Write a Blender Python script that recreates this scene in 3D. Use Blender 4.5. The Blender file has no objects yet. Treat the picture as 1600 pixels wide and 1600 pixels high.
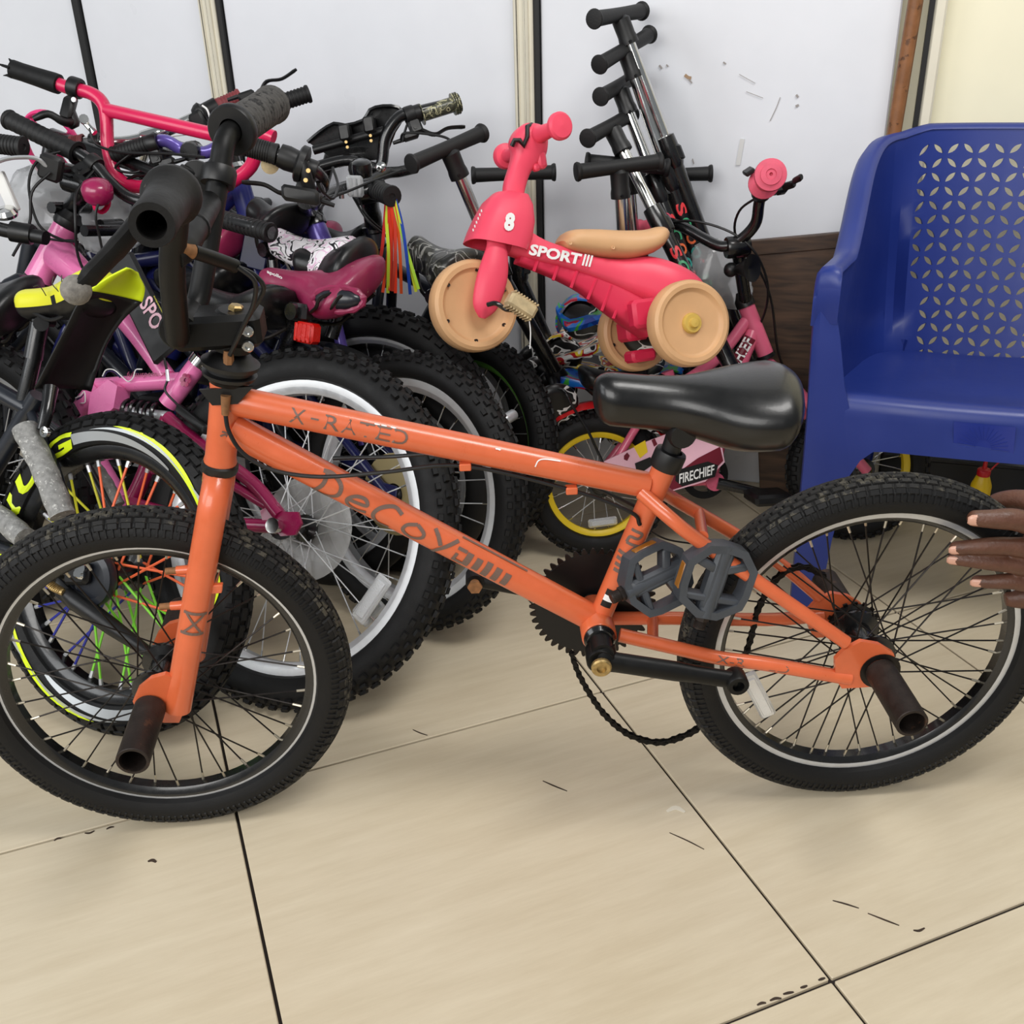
import bpy, math, random
from mathutils import Vector as V, Matrix
S = bpy.context.scene
COL = S.collection
rnd = random.Random(7)

# ------------------------------------------------------------------ camera
CAM_H, PITCH, ROLL, FPX = 1.0206, 0.4621, -0.0321, 1580.9
FW = V((0, math.cos(PITCH), -math.sin(PITCH)))
_u = V((0, math.sin(PITCH), math.cos(PITCH)))
RI = math.cos(ROLL) * V((1, 0, 0)) + math.sin(ROLL) * _u
UPV = -math.sin(ROLL) * V((1, 0, 0)) + math.cos(ROLL) * _u
CO = V((0, 0, CAM_H))
cd = bpy.data.cameras.new('camera')
cam = bpy.data.objects.new('camera', cd)
COL.objects.link(cam)
cam.matrix_world = Matrix(((RI.x, UPV.x, -FW.x, CO.x), (RI.y, UPV.y, -FW.y, CO.y), (RI.z, UPV.z, -FW.z, CO.z), (0, 0, 0, 1)))
cd.sensor_width = 36
cd.lens = 36 * FPX / 1600
cd.clip_start = 0.02
S.camera = cam

# ------------------------------------------------------------------ world, lights, exposure
w = bpy.data.worlds.new('overcast_daylight')
S.world = w
w.use_nodes = True
bg = w.node_tree.nodes['Background']
bg.inputs[0].default_value = (0.90, 0.95, 1.0, 1)
bg.inputs[1].default_value = 0.28

def area(name, loc, target, sx, sy, power, col=(1, 1, 1)):
    d = bpy.data.lights.new(name, 'AREA')
    d.shape = 'RECTANGLE'; d.size = sx; d.size_y = sy; d.energy = power; d.color = col
    o = bpy.data.objects.new(name, d)
    COL.objects.link(o)
    o.location = loc
    o.rotation_euler = (V(target) - V(loc)).to_track_quat('-Z', 'Y').to_euler()
    o['label'] = 'broad soft light from outside the view'
    return o

area('shopfront_daylight', (-1.6, -1.9, 2.3), (0.0, 1.6, 0.3), 3.0, 1.8, 112, (1.0, 0.985, 0.96))
area('upper_right_light', (0.9, 0.7, 2.75), (0.6, 1.3, 0.0), 1.2, 0.6, 38, (1.0, 0.98, 0.95))  # weaker second light from above right, its source unseen
area('left_wall_fill', (-2.7, 0.5, 1.9), (-0.2, 2.3, 0.8), 1.4, 1.6, 30, (0.96, 0.98, 1.0))  # fill light added to brighten the wall's left side; no window known there
S.view_settings.view_transform = 'Standard'
S.view_settings.look = 'None'
S.view_settings.exposure = -0.12
S.view_settings.gamma = 1.0
S.view_settings.use_curve_mapping = False

# ------------------------------------------------------------------ measuring helpers
def _ray(px, py):
    return FW + RI * ((px - 800) / FPX) + UPV * ((800 - py) / FPX)

def at(px, py, Y):
    """world point seen at a pixel, standing at depth Y"""
    d = _ray(px, py)
    return CO + d * (Y / d.y)

def atz(px, py, z):
    d = _ray(px, py)
    return CO + d * ((z - CAM_H) / d.z)

class Plane:
    """upright (or leaning) mid plane of a bicycle: u along it, v up in it, w towards the viewer"""
    def __init__(s, x, y, psi, lean):
        p, l = math.radians(psi), math.radians(lean)
        s.O = V((x, y, 0))
        s.hd = V((math.cos(p), math.sin(p), 0))
        n0 = V((math.sin(p), -math.cos(p), 0))
        s.up = math.cos(l) * V((0, 0, 1)) + math.sin(l) * n0
        s.n = s.hd.cross(s.up)
    def px(s, x, y, w=0.0):
        d = _ray(x, y)
        o = s.O + s.n * w
        return CO + d * ((o - CO).dot(s.n) / d.dot(s.n))
    def uv(s, u, v, w=0.0):
        return s.O + s.hd * u + s.up * v + s.n * w

# ------------------------------------------------------------------ mesh builder
def spline(pts, n=6, closed=False):
    pts = [V(p) for p in pts]
    out = []
    N = len(pts)
    rng = range(N) if closed else range(N - 1)
    for i in rng:
        if closed:
            p0, p1, p2, p3 = pts[i - 1], pts[i], pts[(i + 1) % N], pts[(i + 2) % N]
        else:
            p1, p2 = pts[i], pts[i + 1]
            p0 = pts[i - 1] if i else p1 * 2 - p2
            p3 = pts[i + 2] if i + 2 < N else p2 * 2 - p1
        for k in range(n):
            t = k / n
            out.append(0.5 * ((2 * p1) + (p2 - p0) * t + (2 * p0 - 5 * p1 + 4 * p2 - p3) * t * t + (3 * p1 - p0 - 3 * p2 + p3) * t ** 3))
    if not closed:
        out.append(pts[-1])
    return out

def perp(d):
    d = d.normalized()
    a = V((0, 0, 1)) if abs(d.z) < 0.9 else V((1, 0, 0))
    x = a.cross(d).normalized()
    return x, d.cross(x)

class MB:
    def __init__(s):
        s.v = []; s.f = []; s.m = []
    def add(s, vs, fs, mi=0):
        b = len(s.v)
        s.v += [V(p) for p in vs]
        for k, f in enumerate(fs):
            s.f.append([b + i for i in f])
            s.m.append(mi[k] if isinstance(mi, list) else mi)
        return s
    def loft(s, rings, caps=True, closed=False, mi=0, ringclosed=True):
        n = len(rings[0]); vs = [p for r in rings for p in r]; fs = []; R = len(rings)
        for i in range(R if closed else R - 1):
            a, b = i * n, ((i + 1) % R) * n
            for k in range(n if ringclosed else n - 1):
                k2 = (k + 1) % n
                fs.append((a + k, a + k2, b + k2, b + k))
        if caps and not closed and ringclosed:
            fs.append(tuple(reversed(range(n)))); fs.append(tuple(range((R - 1) * n, R * n)))
        return s.add(vs, fs, mi)
    def tube(s, pts, r, seg=10, caps=True, mi=0, closed=False, flat=1.0, flatdir=None):
        pts = [V(p) for p in pts]; N = len(pts)
        rr = r if isinstance(r, (list, tuple)) else [r] * N
        if len(rr) != N:
            rr = [rr[0] + (rr[-1] - rr[0]) * i / (N - 1) for i in range(N)]
        rings = []; x = None
        for i, p in enumerate(pts):
            if closed:
                t = pts[(i + 1) % N] - pts[i - 1]
            else:
                t = pts[min(i + 1, N - 1)] - pts[max(i - 1, 0)]
            t = t.normalized()
            if x is None:
                if flatdir is not None:
                    x = V(flatdir)
                else:
                    x = perp(t)[0]
            x = (x - t * x.dot(t)).normalized()
            y = t.cross(x)
            rings.append([p + (x * math.cos(2 * math.pi * k / seg) + y * math.sin(2 * math.pi * k / seg) * flat) * rr[i] for k in range(seg)])
        return s.loft(rings, caps, closed, mi)
    def lathe(s, prof, o, axis, seg=20, mi=0, caps=False, arc=None):
        o = V(o); a = V(axis).normalized(); x, y = perp(a)
        rings = []
        full = arc is None
        A0, A1 = (0, 2 * math.pi) if full else arc
        for k in range(seg if full else seg + 1):
            t = A0 + (A1 - A0) * k / seg
            d = x * math.cos(t) + y * math.sin(t)
            rings.append([o + a * h + d * max(rad, 1e-5) for rad, h in prof])
        n = len(prof); vs = [p for r in rings for p in r]; fs = []; ms = []
        for k in range(seg):
            k2 = (k + 1) % len(rings)
            for i in range(n - 1):
                fs.append((k * n + i, k2 * n + i, k2 * n + i + 1, k * n + i + 1))
                ms.append(mi[i] if isinstance(mi, list) else mi)
        s.add(vs, fs, ms)
        if caps:
            b = [r[0] for r in rings]; t_ = [r[-1] for r in rings]
            m0 = mi[0] if isinstance(mi, list) else mi
            s.add(b, [tuple(reversed(range(len(b))))], m0); s.add(t_, [tuple(range(len(t_)))], m0)
        return s
    def cyl(s, a, b, r, r2=None, seg=14, mi=0):
        a, b = V(a), V(b)
        return s.tube([a, b], [r, r if r2 is None else r2], seg, True, mi)
    def pipe(s, a, b, r, ri, seg=20, mi=0):
        """open hollow pipe"""
        a, b = V(a), V(b); L = (b - a).length
        return s.lathe([(ri, 0), (r - .0008, 0), (r, .0008), (r, L - .0008), (r - .0008, L), (ri, L), (ri, 0)], a, b - a, seg, mi)
    def box(s, c, size, X=(1, 0, 0), Y=(0, 1, 0), Z=(0, 0, 1), mi=0, bev=0.0):
        c = V(c); X, Y, Z = V(X).normalized(), V(Y).normalized(), V(Z).normalized()
        hx, hy, hz = size[0] / 2, size[1] / 2, size[2] / 2
        if bev <= 0:
            vs = [c + X * (hx * i) + Y * (hy * j) + Z * (hz * k) for k in (-1, 1) for j in (-1, 1) for i in (-1, 1)]
            return s.add(vs, [(0, 2, 3, 1), (4, 5, 7, 6), (0, 1, 5, 4), (2, 6, 7, 3), (0, 4, 6, 2), (1, 3, 7, 5)], mi)
        b = min(bev, hx * .9, hy * .9, hz * .9)
        rings = []
        for z, ins in ((-hz, b), (-hz + b, 0), (hz - b, 0), (hz, b)):
            ax, ay = hx - ins, hy - ins
            cb = b * (.5 if ins else 1)
            ring = [(-ax + cb, -ay), (ax - cb, -ay), (ax, -ay + cb), (ax, ay - cb), (ax - cb, ay), (-ax + cb, ay), (-ax, ay - cb), (-ax, -ay + cb)]
            rings.append([c + X * p + Y * q + Z * z for p, q in ring])
        return s.loft(rings, True, False, mi)
    def ball(s, c, r, seg=14, rings=9, mi=0, sc=(1, 1, 1), axes=None):
        c = V(c); X, Y, Z = axes or (V((1, 0, 0)), V((0, 1, 0)), V((0, 0, 1)))
        rs = []
        for i in range(rings + 1):
            t = math.pi * i / rings; rad = max(math.sin(t), 1e-4) * r; z = -math.cos(t) * r
            rs.append([c + X * (rad * math.cos(2 * math.pi * k / seg) * sc[0]) + Y * (rad * math.sin(2 * math.pi * k / seg) * sc[1]) + Z * (z * sc[2]) for k in range(seg)])
        return s.loft(rs, True, False, mi)
    def prism(s, poly, n, thick, mi=0):
        """flat plate: polygon of world points pulled along n (centred)"""
        n = V(n).normalized() * (thick / 2); k = len(poly)
        vs = [V(p) + n for p in poly] + [V(p) - n for p in poly]
        fs = [tuple(range(k)), tuple(reversed(range(k, 2 * k)))]
        fs += [(i, i + k, (i + 1) % k + k, (i + 1) % k) for i in range(k)]
        return s.add(vs, fs, mi)
    def ribbon(s, pts, wdir, width, thick=0.0015, mi=0):
        pts = [V(p) for p in pts]; rings = []
        for i, p in enumerate(pts):
            t = (pts[min(i + 1, len(pts) - 1)] - pts[max(i - 1, 0)]).normalized()
            wd = V(wdir); wd = (wd - t * wd.dot(t)).normalized(); nn = t.cross(wd)
            ww = width[i] if isinstance(width, (list, tuple)) else width
            rings.append([p + wd * (ww / 2) + nn * (thick / 2), p - wd * (ww / 2) + nn * (thick / 2), p - wd * (ww / 2) - nn * (thick / 2), p + wd * (ww / 2) - nn * (thick / 2)])
        return s.loft(rings, True, False, mi)

def link_mesh(name, mb, mats, parent=None, smooth=40, origin=None):
    me = bpy.data.meshes.new(name)
    if origin is None:
        origin = ROOTLOC.get(parent.name, V((0, 0, 0))) if parent else V((0, 0, 0))
    me.from_pydata([p - origin for p in mb.v], [], mb.f)
    ms = mats if isinstance(mats, (list, tuple)) else [mats]
    for m in ms:
        me.materials.append(m)
    if len(ms) > 1:
        me.polygons.foreach_set('material_index', mb.m)
    if smooth:
        me.polygons.foreach_set('use_smooth', [True] * len(me.polygons))
        me.set_sharp_from_angle(angle=math.radians(smooth))
    me.update()
    o = bpy.data.objects.new(name, me)
    COL.objects.link(o)
    if parent:
        o.parent = parent
        ROOTLOC[o.name] = origin
    return o

ROOTLOC = {}
def thing(name, label, cat, loc, group=None):
    o = bpy.data.objects.new(name, None)
    o.empty_display_size = .05
    COL.objects.link(o)
    o.location = loc
    ROOTLOC[o.name] = V(loc)
    o['label'] = label; o['category'] = cat
    if group: o['group'] = group
    return o

def solo(name, mb, mats, label, cat, loc=None, group=None, smooth=40, kind=None):
    """a thing that is a single mesh"""
    org = V(loc) if loc is not None else sum(mb.v, V((0, 0, 0))) / len(mb.v)
    o = link_mesh(name, mb, mats, None, smooth, org)
    o.location = org
    ROOTLOC[o.name] = org
    o['label'] = label; o['category'] = cat
    if group: o['group'] = group
    if kind: o['kind'] = kind
    return o

def part(name, mb, mats, parent, label=None, smooth=40, kind=None):
    o = link_mesh(name, mb, mats, parent, smooth)
    if label: o['label'] = label
    if kind: o['kind'] = kind
    return o

def structure(name, mb, mats, smooth=0):
    o = link_mesh(name, mb, mats, None, smooth, V((0, 0, 0)))
    o['kind'] = 'structure'
    ROOTLOC[o.name] = V((0, 0, 0))
    return o

# ------------------------------------------------------------------ materials
def lin(c):
    return tuple(((x / 255) / 12.92 if x / 255 <= .04045 else (((x / 255) + .055) / 1.055) ** 2.4) for x in c)

def mat(name, rgb, rough=.5, metal=0., coat=0., var=0., vscale=8., wear=None, wamt=.5, wscale=30., bump=0., bscale=200., spec=.5, trans=0., alpha=1., emis=None, sss=0.):
    m = bpy.data.materials.new(name); m.use_nodes = True
    nt = m.node_tree; N = nt.nodes; L = nt.links
    b = N['Principled BSDF']
    col = lin(rgb) + (1,)
    b.inputs['Base Color'].default_value = col
    b.inputs['Roughness'].default_value = rough
    b.inputs['Metallic'].default_value = metal
    b.inputs['Specular IOR Level'].default_value = spec
    b.inputs['Coat Weight'].default_value = coat
    b.inputs['Coat Roughness'].default_value = .08
    b.inputs['Transmission Weight'].default_value = trans
    b.inputs['Alpha'].default_value = alpha
    if sss:
        b.inputs['Subsurface Weight'].default_value = sss
        b.inputs['Subsurface Radius'].default_value = (.01, .004, .002)
    tc = N.new('ShaderNodeTexCoord'); out = None
    def noise(sc, det=4, ro=.6):
        n = N.new('ShaderNodeTexNoise'); n.inputs['Scale'].default_value = sc; n.inputs['Detail'].default_value = det
        n.inputs['Roughness'].default_value = ro
        L.new(tc.outputs['Object'], n.inputs['Vector']); return n
    if var:
        n = noise(vscale); mx = N.new('ShaderNodeMix'); mx.data_type = 'RGBA'
        mx.inputs[6].default_value = tuple(c * (1 - var) for c in col[:3]) + (1,)
        mx.inputs[7].default_value = tuple(min(1, c * (1 + var)) for c in col[:3]) + (1,)
        r = N.new('ShaderNodeMapRange'); r.inputs[1].default_value = .3; r.inputs[2].default_value = .7
        L.new(n.outputs['Fac'], r.inputs[0]); L.new(r.outputs[0], mx.inputs[0]); out = mx.outputs[2]
        r2 = N.new('ShaderNodeMapRange'); r2.inputs[1].default_value = .3; r2.inputs[2].default_value = .7
        r2.inputs[3].default_value = max(.02, rough - .08); r2.inputs[4].default_value = min(1, rough + .08)
        L.new(n.outputs['Fac'], r2.inputs[0]); L.new(r2.outputs[0], b.inputs['Roughness'])
    if wear:
        n = noise(wscale, 6, .7); r = N.new('ShaderNodeMapRange')
        r.inputs[1].default_value = 1 - wamt; r.inputs[2].default_value = 1 - wamt + .04
        L.new(n.outputs['Fac'], r.inputs[0])
        mx = N.new('ShaderNodeMix'); mx.data_type = 'RGBA'
        if out: L.new(out, mx.inputs[6])
        else: mx.inputs[6].default_value = col
        mx.inputs[7].default_value = lin(wear) + (1,)
        L.new(r.outputs[0], mx.inputs[0]); out = mx.outputs[2]
    if out: L.new(out, b.inputs['Base Color'])
    if bump:
        n = noise(bscale, 3); bp = N.new('ShaderNodeBump'); bp.inputs['Strength'].default_value = bump; bp.inputs['Distance'].default_value = .002
        L.new(n.outputs['Fac'], bp.inputs['Height']); L.new(bp.outputs[0], b.inputs['Normal'])
    if emis:
        b.inputs['Emission Color'].default_value = lin(emis) + (1,); b.inputs['Emission Strength'].default_value = 1
    return m

M = {}
M['orange'] = mat('orange_paint', (216, 104, 62), .34, coat=.35, var=.06, vscale=25, wear=(196, 160, 140), wamt=.245, wscale=26)
M['black_rubber'] = mat('black_rubber', (14, 14, 15), .62, spec=.35, var=.2, vscale=40, bump=.15, bscale=400)
M['tread_dusty'] = mat('dusty_tread', (22, 21, 20), .75, var=.3, vscale=40, wear=(72, 68, 58), wamt=.46, wscale=60)
M['black_paint'] = mat('black_paint', (14, 14, 15), .28, coat=.4, var=.1, vscale=30)
M['black_worn'] = mat('worn_black_paint', (9, 9, 9), .46, var=.25, vscale=40, wear=(64, 58, 54), wamt=.27, wscale=70, spec=.3)
M['black_plastic'] = mat('black_plastic', (11, 11, 12), .45, var=.1, vscale=30)
M['grey_plastic'] = mat('grey_plastic', (66, 70, 76), .5, var=.12, vscale=30, bump=.1, bscale=300)
M['chrome'] = mat('chrome', (215, 215, 212), .16, metal=1., var=.05)
M['alloy'] = mat('brushed_alloy', (206, 208, 211), .36, metal=.55, var=.06, vscale=60)
M['white_alloy'] = mat('pale_alloy', (226, 228, 230), .38, metal=.2, var=.05, vscale=60)
M['dark_steel'] = mat('dark_steel', (44, 40, 38), .4, metal=.7, var=.2, vscale=60)
M['nipple'] = mat('nipple_brass', (205, 196, 176), .35, metal=.8)
M['rust_steel'] = mat('rusty_steel', (48, 40, 36), .55, metal=.5, var=.35, vscale=45, wear=(76, 56, 44), wamt=.40, wscale=35, bump=.2, bscale=250)
M['rust'] = mat('rust', (140, 98, 62), .7, metal=.3, var=.3, vscale=120)
M['brass'] = mat('worn_brass_bolt', (176, 150, 100), .4, metal=.8, var=.3, vscale=200)
M['decal_grey'] = mat('worn_grey_decal', (118, 92, 82), .5, wear=(216, 104, 62), wamt=.40, wscale=160)
M['decal_dark'] = mat('grey_brown_decal', (112, 90, 80), .5, wear=(216, 104, 62), wamt=.33, wscale=140)
M['white'] = mat('white_print', (238, 238, 236), .45)
M['black_print'] = mat('black_print', (12, 12, 12), .45)
M['clear'] = mat('clear_reflector', (236, 238, 240), .12, trans=.55, spec=.6, bump=.5, bscale=500)
M['chain'] = mat('oily_chain', (26, 24, 23), .45, metal=.6, var=.3, vscale=200)
M['chainring'] = mat('black_chainring', (20, 20, 21), .4, metal=.3, wear=(170, 165, 155), wamt=.3, wscale=12)

# ------------------------------------------------------------------ lettering
_fontcache = {}
def text_poly(txt, shear=0., bold=0.):
    key = (txt, shear, bold)
    if key in _fontcache: return _fontcache[key]
    c = bpy.data.curves.new('lettering', 'FONT'); c.body = txt; c.size = 1; c.shear = shear; c.offset = bold
    c.resolution_u = 3
    o = bpy.data.objects.new('lettering', c); COL.objects.link(o)
    dg = bpy.context.evaluated_depsgraph_get()
    me = bpy.data.meshes.new_from_object(o.evaluated_get(dg))
    vs = [v.co.copy() for v in me.vertices]; fs = [tuple(p.vertices) for p in me.polygons]
    bpy.data.objects.remove(o); bpy.data.meshes.remove(me); bpy.data.curves.remove(c)
    x0 = min(v.x for v in vs); x1 = max(v.x for v in vs); y0 = min(v.y for v in vs); y1 = max(v.y for v in vs)
    vs = [((v.x - x0) / (x1 - x0), (v.y - y0) / (y1 - y0)) for v in vs]
    _fontcache[key] = (vs, fs, (x1 - x0) / (y1 - y0))
    return _fontcache[key]

def text_on(mb, txt, fn, mi=0, shear=0., bold=0., cut=0):
    """fn maps (0..1 along, 0..1 up) to a world point on a surface"""
    vs, fs, asp = text_poly(txt, shear, bold)
    mb.add([fn(a, b) for a, b in vs], fs, mi)
    return mb

def on_tube(a, b, r, s0, s1, h, phi, ref):
    """map text along a round tube a>b, from s0 to s1 (metres), letter height h, centred on angle phi from ref"""
    a, b, ref = V(a), V(b), V(ref); t = (b - a).normalized()
    x = (ref - t * ref.dot(t)).normalized(); y = x.cross(t) if True else None
    if y.z < 0 and abs(t.z) < .9: y = -y
    def fn(p, q):
        s = s0 + (s1 - s0) * p; ang = phi + (q - .5) * h / r
        return a + t * s + (x * math.cos(ang) + y * math.sin(ang)) * (r + .0006)
    return fn

def on_flat(o, X, Y, lx, ly, lift=None):
    o, X, Y = V(o), V(X).normalized(), V(Y).normalized()
    l = lift if lift is not None else V((0, 0, 0))
    return lambda p, q: o + X * (p * lx) + Y * (q * ly) + l

def patch_on(mb, fn, p0, p1, q0, q1, n=5, mi=0):
    """filled rectangle of a surface map"""
    vs = [fn(p0 + (p1 - p0) * i / 1, q0 + (q1 - q0) * j / n) for i in (0, 1) for j in range(n + 1)]
    return mb.add(vs, [(j, j + 1, j + n + 2, j + n + 1) for j in range(n)], mi)

def strokes_on(mb, strokes, fn, wid, mi=0, asp=1.0):
    """hand-drawn letters: polylines in a 0..1 square turned into ribbons on a surface map"""
    for st in strokes:
        pts = spline([(x, y, 0) for x, y in st], 5) if len(st) > 2 else [V((st[0][0] + (st[1][0] - st[0][0]) * i / 6, st[0][1] + (st[1][1] - st[0][1]) * i / 6, 0)) for i in range(7)]
        L, Rr = [], []
        for i, p in enumerate(pts):
            t = pts[min(i + 1, len(pts) - 1)] - pts[max(i - 1, 0)]
            t = V((t.x * asp, t.y, 0)).normalized()
            L.append(fn(p.x - t.y * wid / asp, p.y + t.x * wid)); Rr.append(fn(p.x + t.y * wid / asp, p.y - t.x * wid))
        n = len(pts)
        mb.add(L + Rr, [(i, i + n, i + n + 1, i + 1) for i in range(n - 1)], mi)
    return mb
# ------------------------------------------------------------------ floor of large glossy tiles
def tile_material():
    m = bpy.data.materials.new('beige_porcelain_tile'); m.use_nodes = True
    nt = m.node_tree; N = nt.nodes; L = nt.links; b = N['Principled BSDF']
    g = N.new('ShaderNodeNewGeometry'); mp = N.new('ShaderNodeMapping'); mp.vector_type = 'TEXTURE'
    mp.inputs['Rotation'].default_value = (0, 0, 0.36); mp.inputs['Scale'].default_value = (.50, .055, 1)
    L.new(g.outputs['Position'], mp.inputs[0])
    oi = N.new('ShaderNodeObjectInfo'); ad = N.new('ShaderNodeVectorMath'); ad.operation = 'ADD'
    mu = N.new('ShaderNodeVectorMath'); mu.operation = 'SCALE'; mu.inputs[3].default_value = 37.0
    cx = N.new('ShaderNodeCombineXYZ'); L.new(oi.outputs['Random'], cx.inputs[0]); L.new(oi.outputs['Random'], cx.inputs[1])
    L.new(cx.outputs[0], mu.inputs[0]); L.new(mp.outputs[0], ad.inputs[0]); L.new(mu.outputs[0], ad.inputs[1])
    n1 = N.new('ShaderNodeTexNoise'); n1.inputs['Scale'].default_value = 2.2; n1.inputs['Detail'].default_value = 8; n1.inputs['Roughness'].default_value = .72
    L.new(ad.outputs[0], n1.inputs['Vector'])
    r = N.new('ShaderNodeValToRGB'); e = r.color_ramp.elements
    e[0].position = .28; e[0].color = lin((205, 192, 167)) + (1,); e[1].position = .72; e[1].color = lin((221, 210, 187)) + (1,)
    L.new(n1.outputs['Fac'], r.inputs[0])
    n2 = N.new('ShaderNodeTexNoise'); n2.inputs['Scale'].default_value = 1.7; L.new(g.outputs['Position'], n2.inputs['Vector'])
    mx = N.new('ShaderNodeMix'); mx.data_type = 'RGBA'; mx.blend_type = 'MULTIPLY'
    mx.inputs[7].default_value = lin((238, 232, 222)) + (1,); L.new(n2.outputs['Fac'], mx.inputs[0]); L.new(r.outputs[0], mx.inputs[6])
    L.new(mx.outputs[2], b.inputs['Base Color'])
    b.inputs['Roughness'].default_value = .32; b.inputs['Specular IOR Level'].default_value = .42
    return m

M['tile'] = tile_material()
M['grout'] = mat('dark_grout', (36, 28, 24), .9, var=.3, vscale=30)
TX, TY, TS, TPH = 0.1404, 1.3702, 0.605, 0.3603
ti, tj = V((math.cos(TPH), math.sin(TPH), 0)), V((-math.sin(TPH), math.cos(TPH), 0))
WP = Plane(0, 2.353, -18.5, 0)          # back wall plane
wa, wn = WP.hd, WP.n

mb = MB(); mb.box((0.2, 1.3, -0.035), (7.4, 4.8, 0.06))
floor = structure('floor', mb, M['grout'])
mb = MB(); g = .0021
mb.box((0, 0, -.004), (TS - 2 * g, TS - 2 * g, .008), ti, tj, bev=.0012)
tile_me = None
for i in range(-6, 6):
    for j in range(-5, 5):
        c = V((TX, TY, 0)) + ti * (TS * (i + .5)) + tj * (TS * (j + .5))
        if (c - WP.O).dot(wn) < -.42 or c.y < -.6 or abs(c.x) > 3.1:
            continue
        if tile_me is None:
            o = link_mesh('tile', mb, M['tile'], None, 0, V((0, 0, 0))); tile_me = o.data
        else:
            o = bpy.data.objects.new('tile', tile_me); COL.objects.link(o)
        o.parent = floor; o.location = c

# scuffs, chips and a stain lying on the tiles
M['scuff'] = mat('dark_scuff', (58, 44, 34), .8, var=.3, vscale=60)
M['stain'] = mat('pale_stain', (222, 214, 196), .6)
def floor_mark(name, pts, wid, m):
    mb = MB(); q = spline([atz(x, y, .0004) for x, y in pts], 4)
    mb.ribbon(q, perp(q[-1] - q[0])[0] if False else (q[-1] - q[0]).cross(V((0, 0, 1))), [wid * (.35 + .65 * math.sin(math.pi * (i + .6) / (len(q) + .2))) for i in range(len(q))], .0006)
    return part(name, mb, m, floor)
floor_mark('scuff', [(848, 1220), (866, 1228), (886, 1236)], .0022, M['scuff'])
floor_mark('scuff', [(1046, 1301), (1075, 1314), (1100, 1327)], .0018, M['scuff'])
floor_mark('scuff', [(1301, 1407), (1320, 1412), (1342, 1419)], .0022, M['scuff'])
floor_mark('scuff', [(1356, 1427), (1384, 1438), (1405, 1446)], .0022, M['scuff'])
floor_mark('scuff', [(645, 1140), (656, 1145), (668, 1149)], .002, M['scuff'])
floor_mark('chip', [(231, 1346), (238, 1344), (244, 1347)], .005, M['scuff'])
floor_mark('stain', [(1042, 1268), (1056, 1262), (1070, 1269)], .008, M['stain'])
for x, y in ((1190, 1569), (1212, 1562), (1232, 1552), (1256, 1542), (1284, 1530), (90, 1312), (140, 1300), (172, 1294), (1436, 1452)):
    a = rnd.uniform(5, 11)
    floor_mark('chip', [(x - a, y + 1.5), (x, y + rnd.uniform(-2.5, 2.5)), (x + a, y - 2)], .0032, M['scuff'])

# ------------------------------------------------------------------ back wall: white sheet panels, cream posts, cream wall
def panel_mat(name, rgb, rough):
    m = mat(name, rgb, rough, var=.035, vscale=3.5, wear=(150, 146, 140), wamt=.262, wscale=24, spec=.4)
    return m
M['white_panel'] = panel_mat('white_wall_panel', (228, 230, 235), .34)
M['cream'] = mat('cream_wall_paint', (242, 236, 208), .6, var=.03, vscale=4)
M['cream_post'] = mat('cream_post_paint', (226, 220, 200), .45, var=.04, vscale=12)
M['dark_gap'] = mat('black_seam', (16, 15, 15), .6)
M['skirting'] = mat('dark_skirting', (34, 36, 40), .4, var=.1, vscale=8)
def wpt(a, z, w=0.0): return WP.O + wa * a + wn * w + V((0, 0, z))
def wa_of(px, py): return (WP.px(px, py) - WP.O).dot(wa)
WX = V(wa); WN = V(wn); ZZ = V((0, 0, 1))
A1, A2, A3, A4 = wa_of(133, 70), wa_of(348, 40), wa_of(842, 200), wa_of(1412, 100)
HTOP = 2.7
mb = MB(); mb.box(wpt(0, HTOP / 2, -.09), (6.4, HTOP, .10), WX, ZZ, WN)
wall = structure('wall_back', mb, M['cream'])
def panel(a0, a1):
    mb = MB(); mb.box(wpt((a0 + a1) / 2, HTOP / 2, -.016), (a1 - a0, HTOP, .03), WX, ZZ, WN, bev=.003)
    part('panel', mb, M['white_panel'], wall)
def post(a, wd=.042):
    mb = MB()
    mb.box(wpt(a - wd / 2, HTOP / 2, .001), (wd, HTOP, .030), WX, ZZ, WN, bev=.003)
    mb.box(wpt(a - wd * .33, HTOP / 2, .018), (wd * .26, HTOP, .014), WX, ZZ, WN, bev=.004)
    mb.box(wpt(a - wd * .78, HTOP / 2, .016), (wd * .16, HTOP, .008), WX, ZZ, WN, bev=.003)
    part('post', mb, M['cream_post'], wall)
def seam(a, wd=.011):
    mb = MB(); mb.box(wpt(a, HTOP / 2, -.006), (wd, HTOP, .03), WX, ZZ, WN)
    part('seam', mb, M['dark_gap'], wall)
panel(-3.1, A1 - .010); seam(A1, .017); panel(A1 + .010, A2 - .052)
post(A2 - .006); seam(A2); panel(A2 + .007, A3 - .050)
post(A3 - .006); seam(A3); panel(A3 + .007, A4 - .016)
mb = MB(); mb.box(wpt(A4 + .052, HTOP / 2, -.014), (.022, HTOP, .04), WX, ZZ, WN, bev=.004)
part('post', mb, M['cream_post'], wall); seam(A4 + .036, .009)
mb = MB(); mb.box(wpt(A4 + .06 + 1.0, .058, -.012), (2.0, .116, .052), WX, ZZ, WN, bev=.004)
mb.box(wpt(A4 + .06 + 1.0, .108, .0), (2.0, .014, .044), WX, ZZ, WN, bev=.004)
bb = structure('baseboard_back', mb, M['skirting'])

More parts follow.
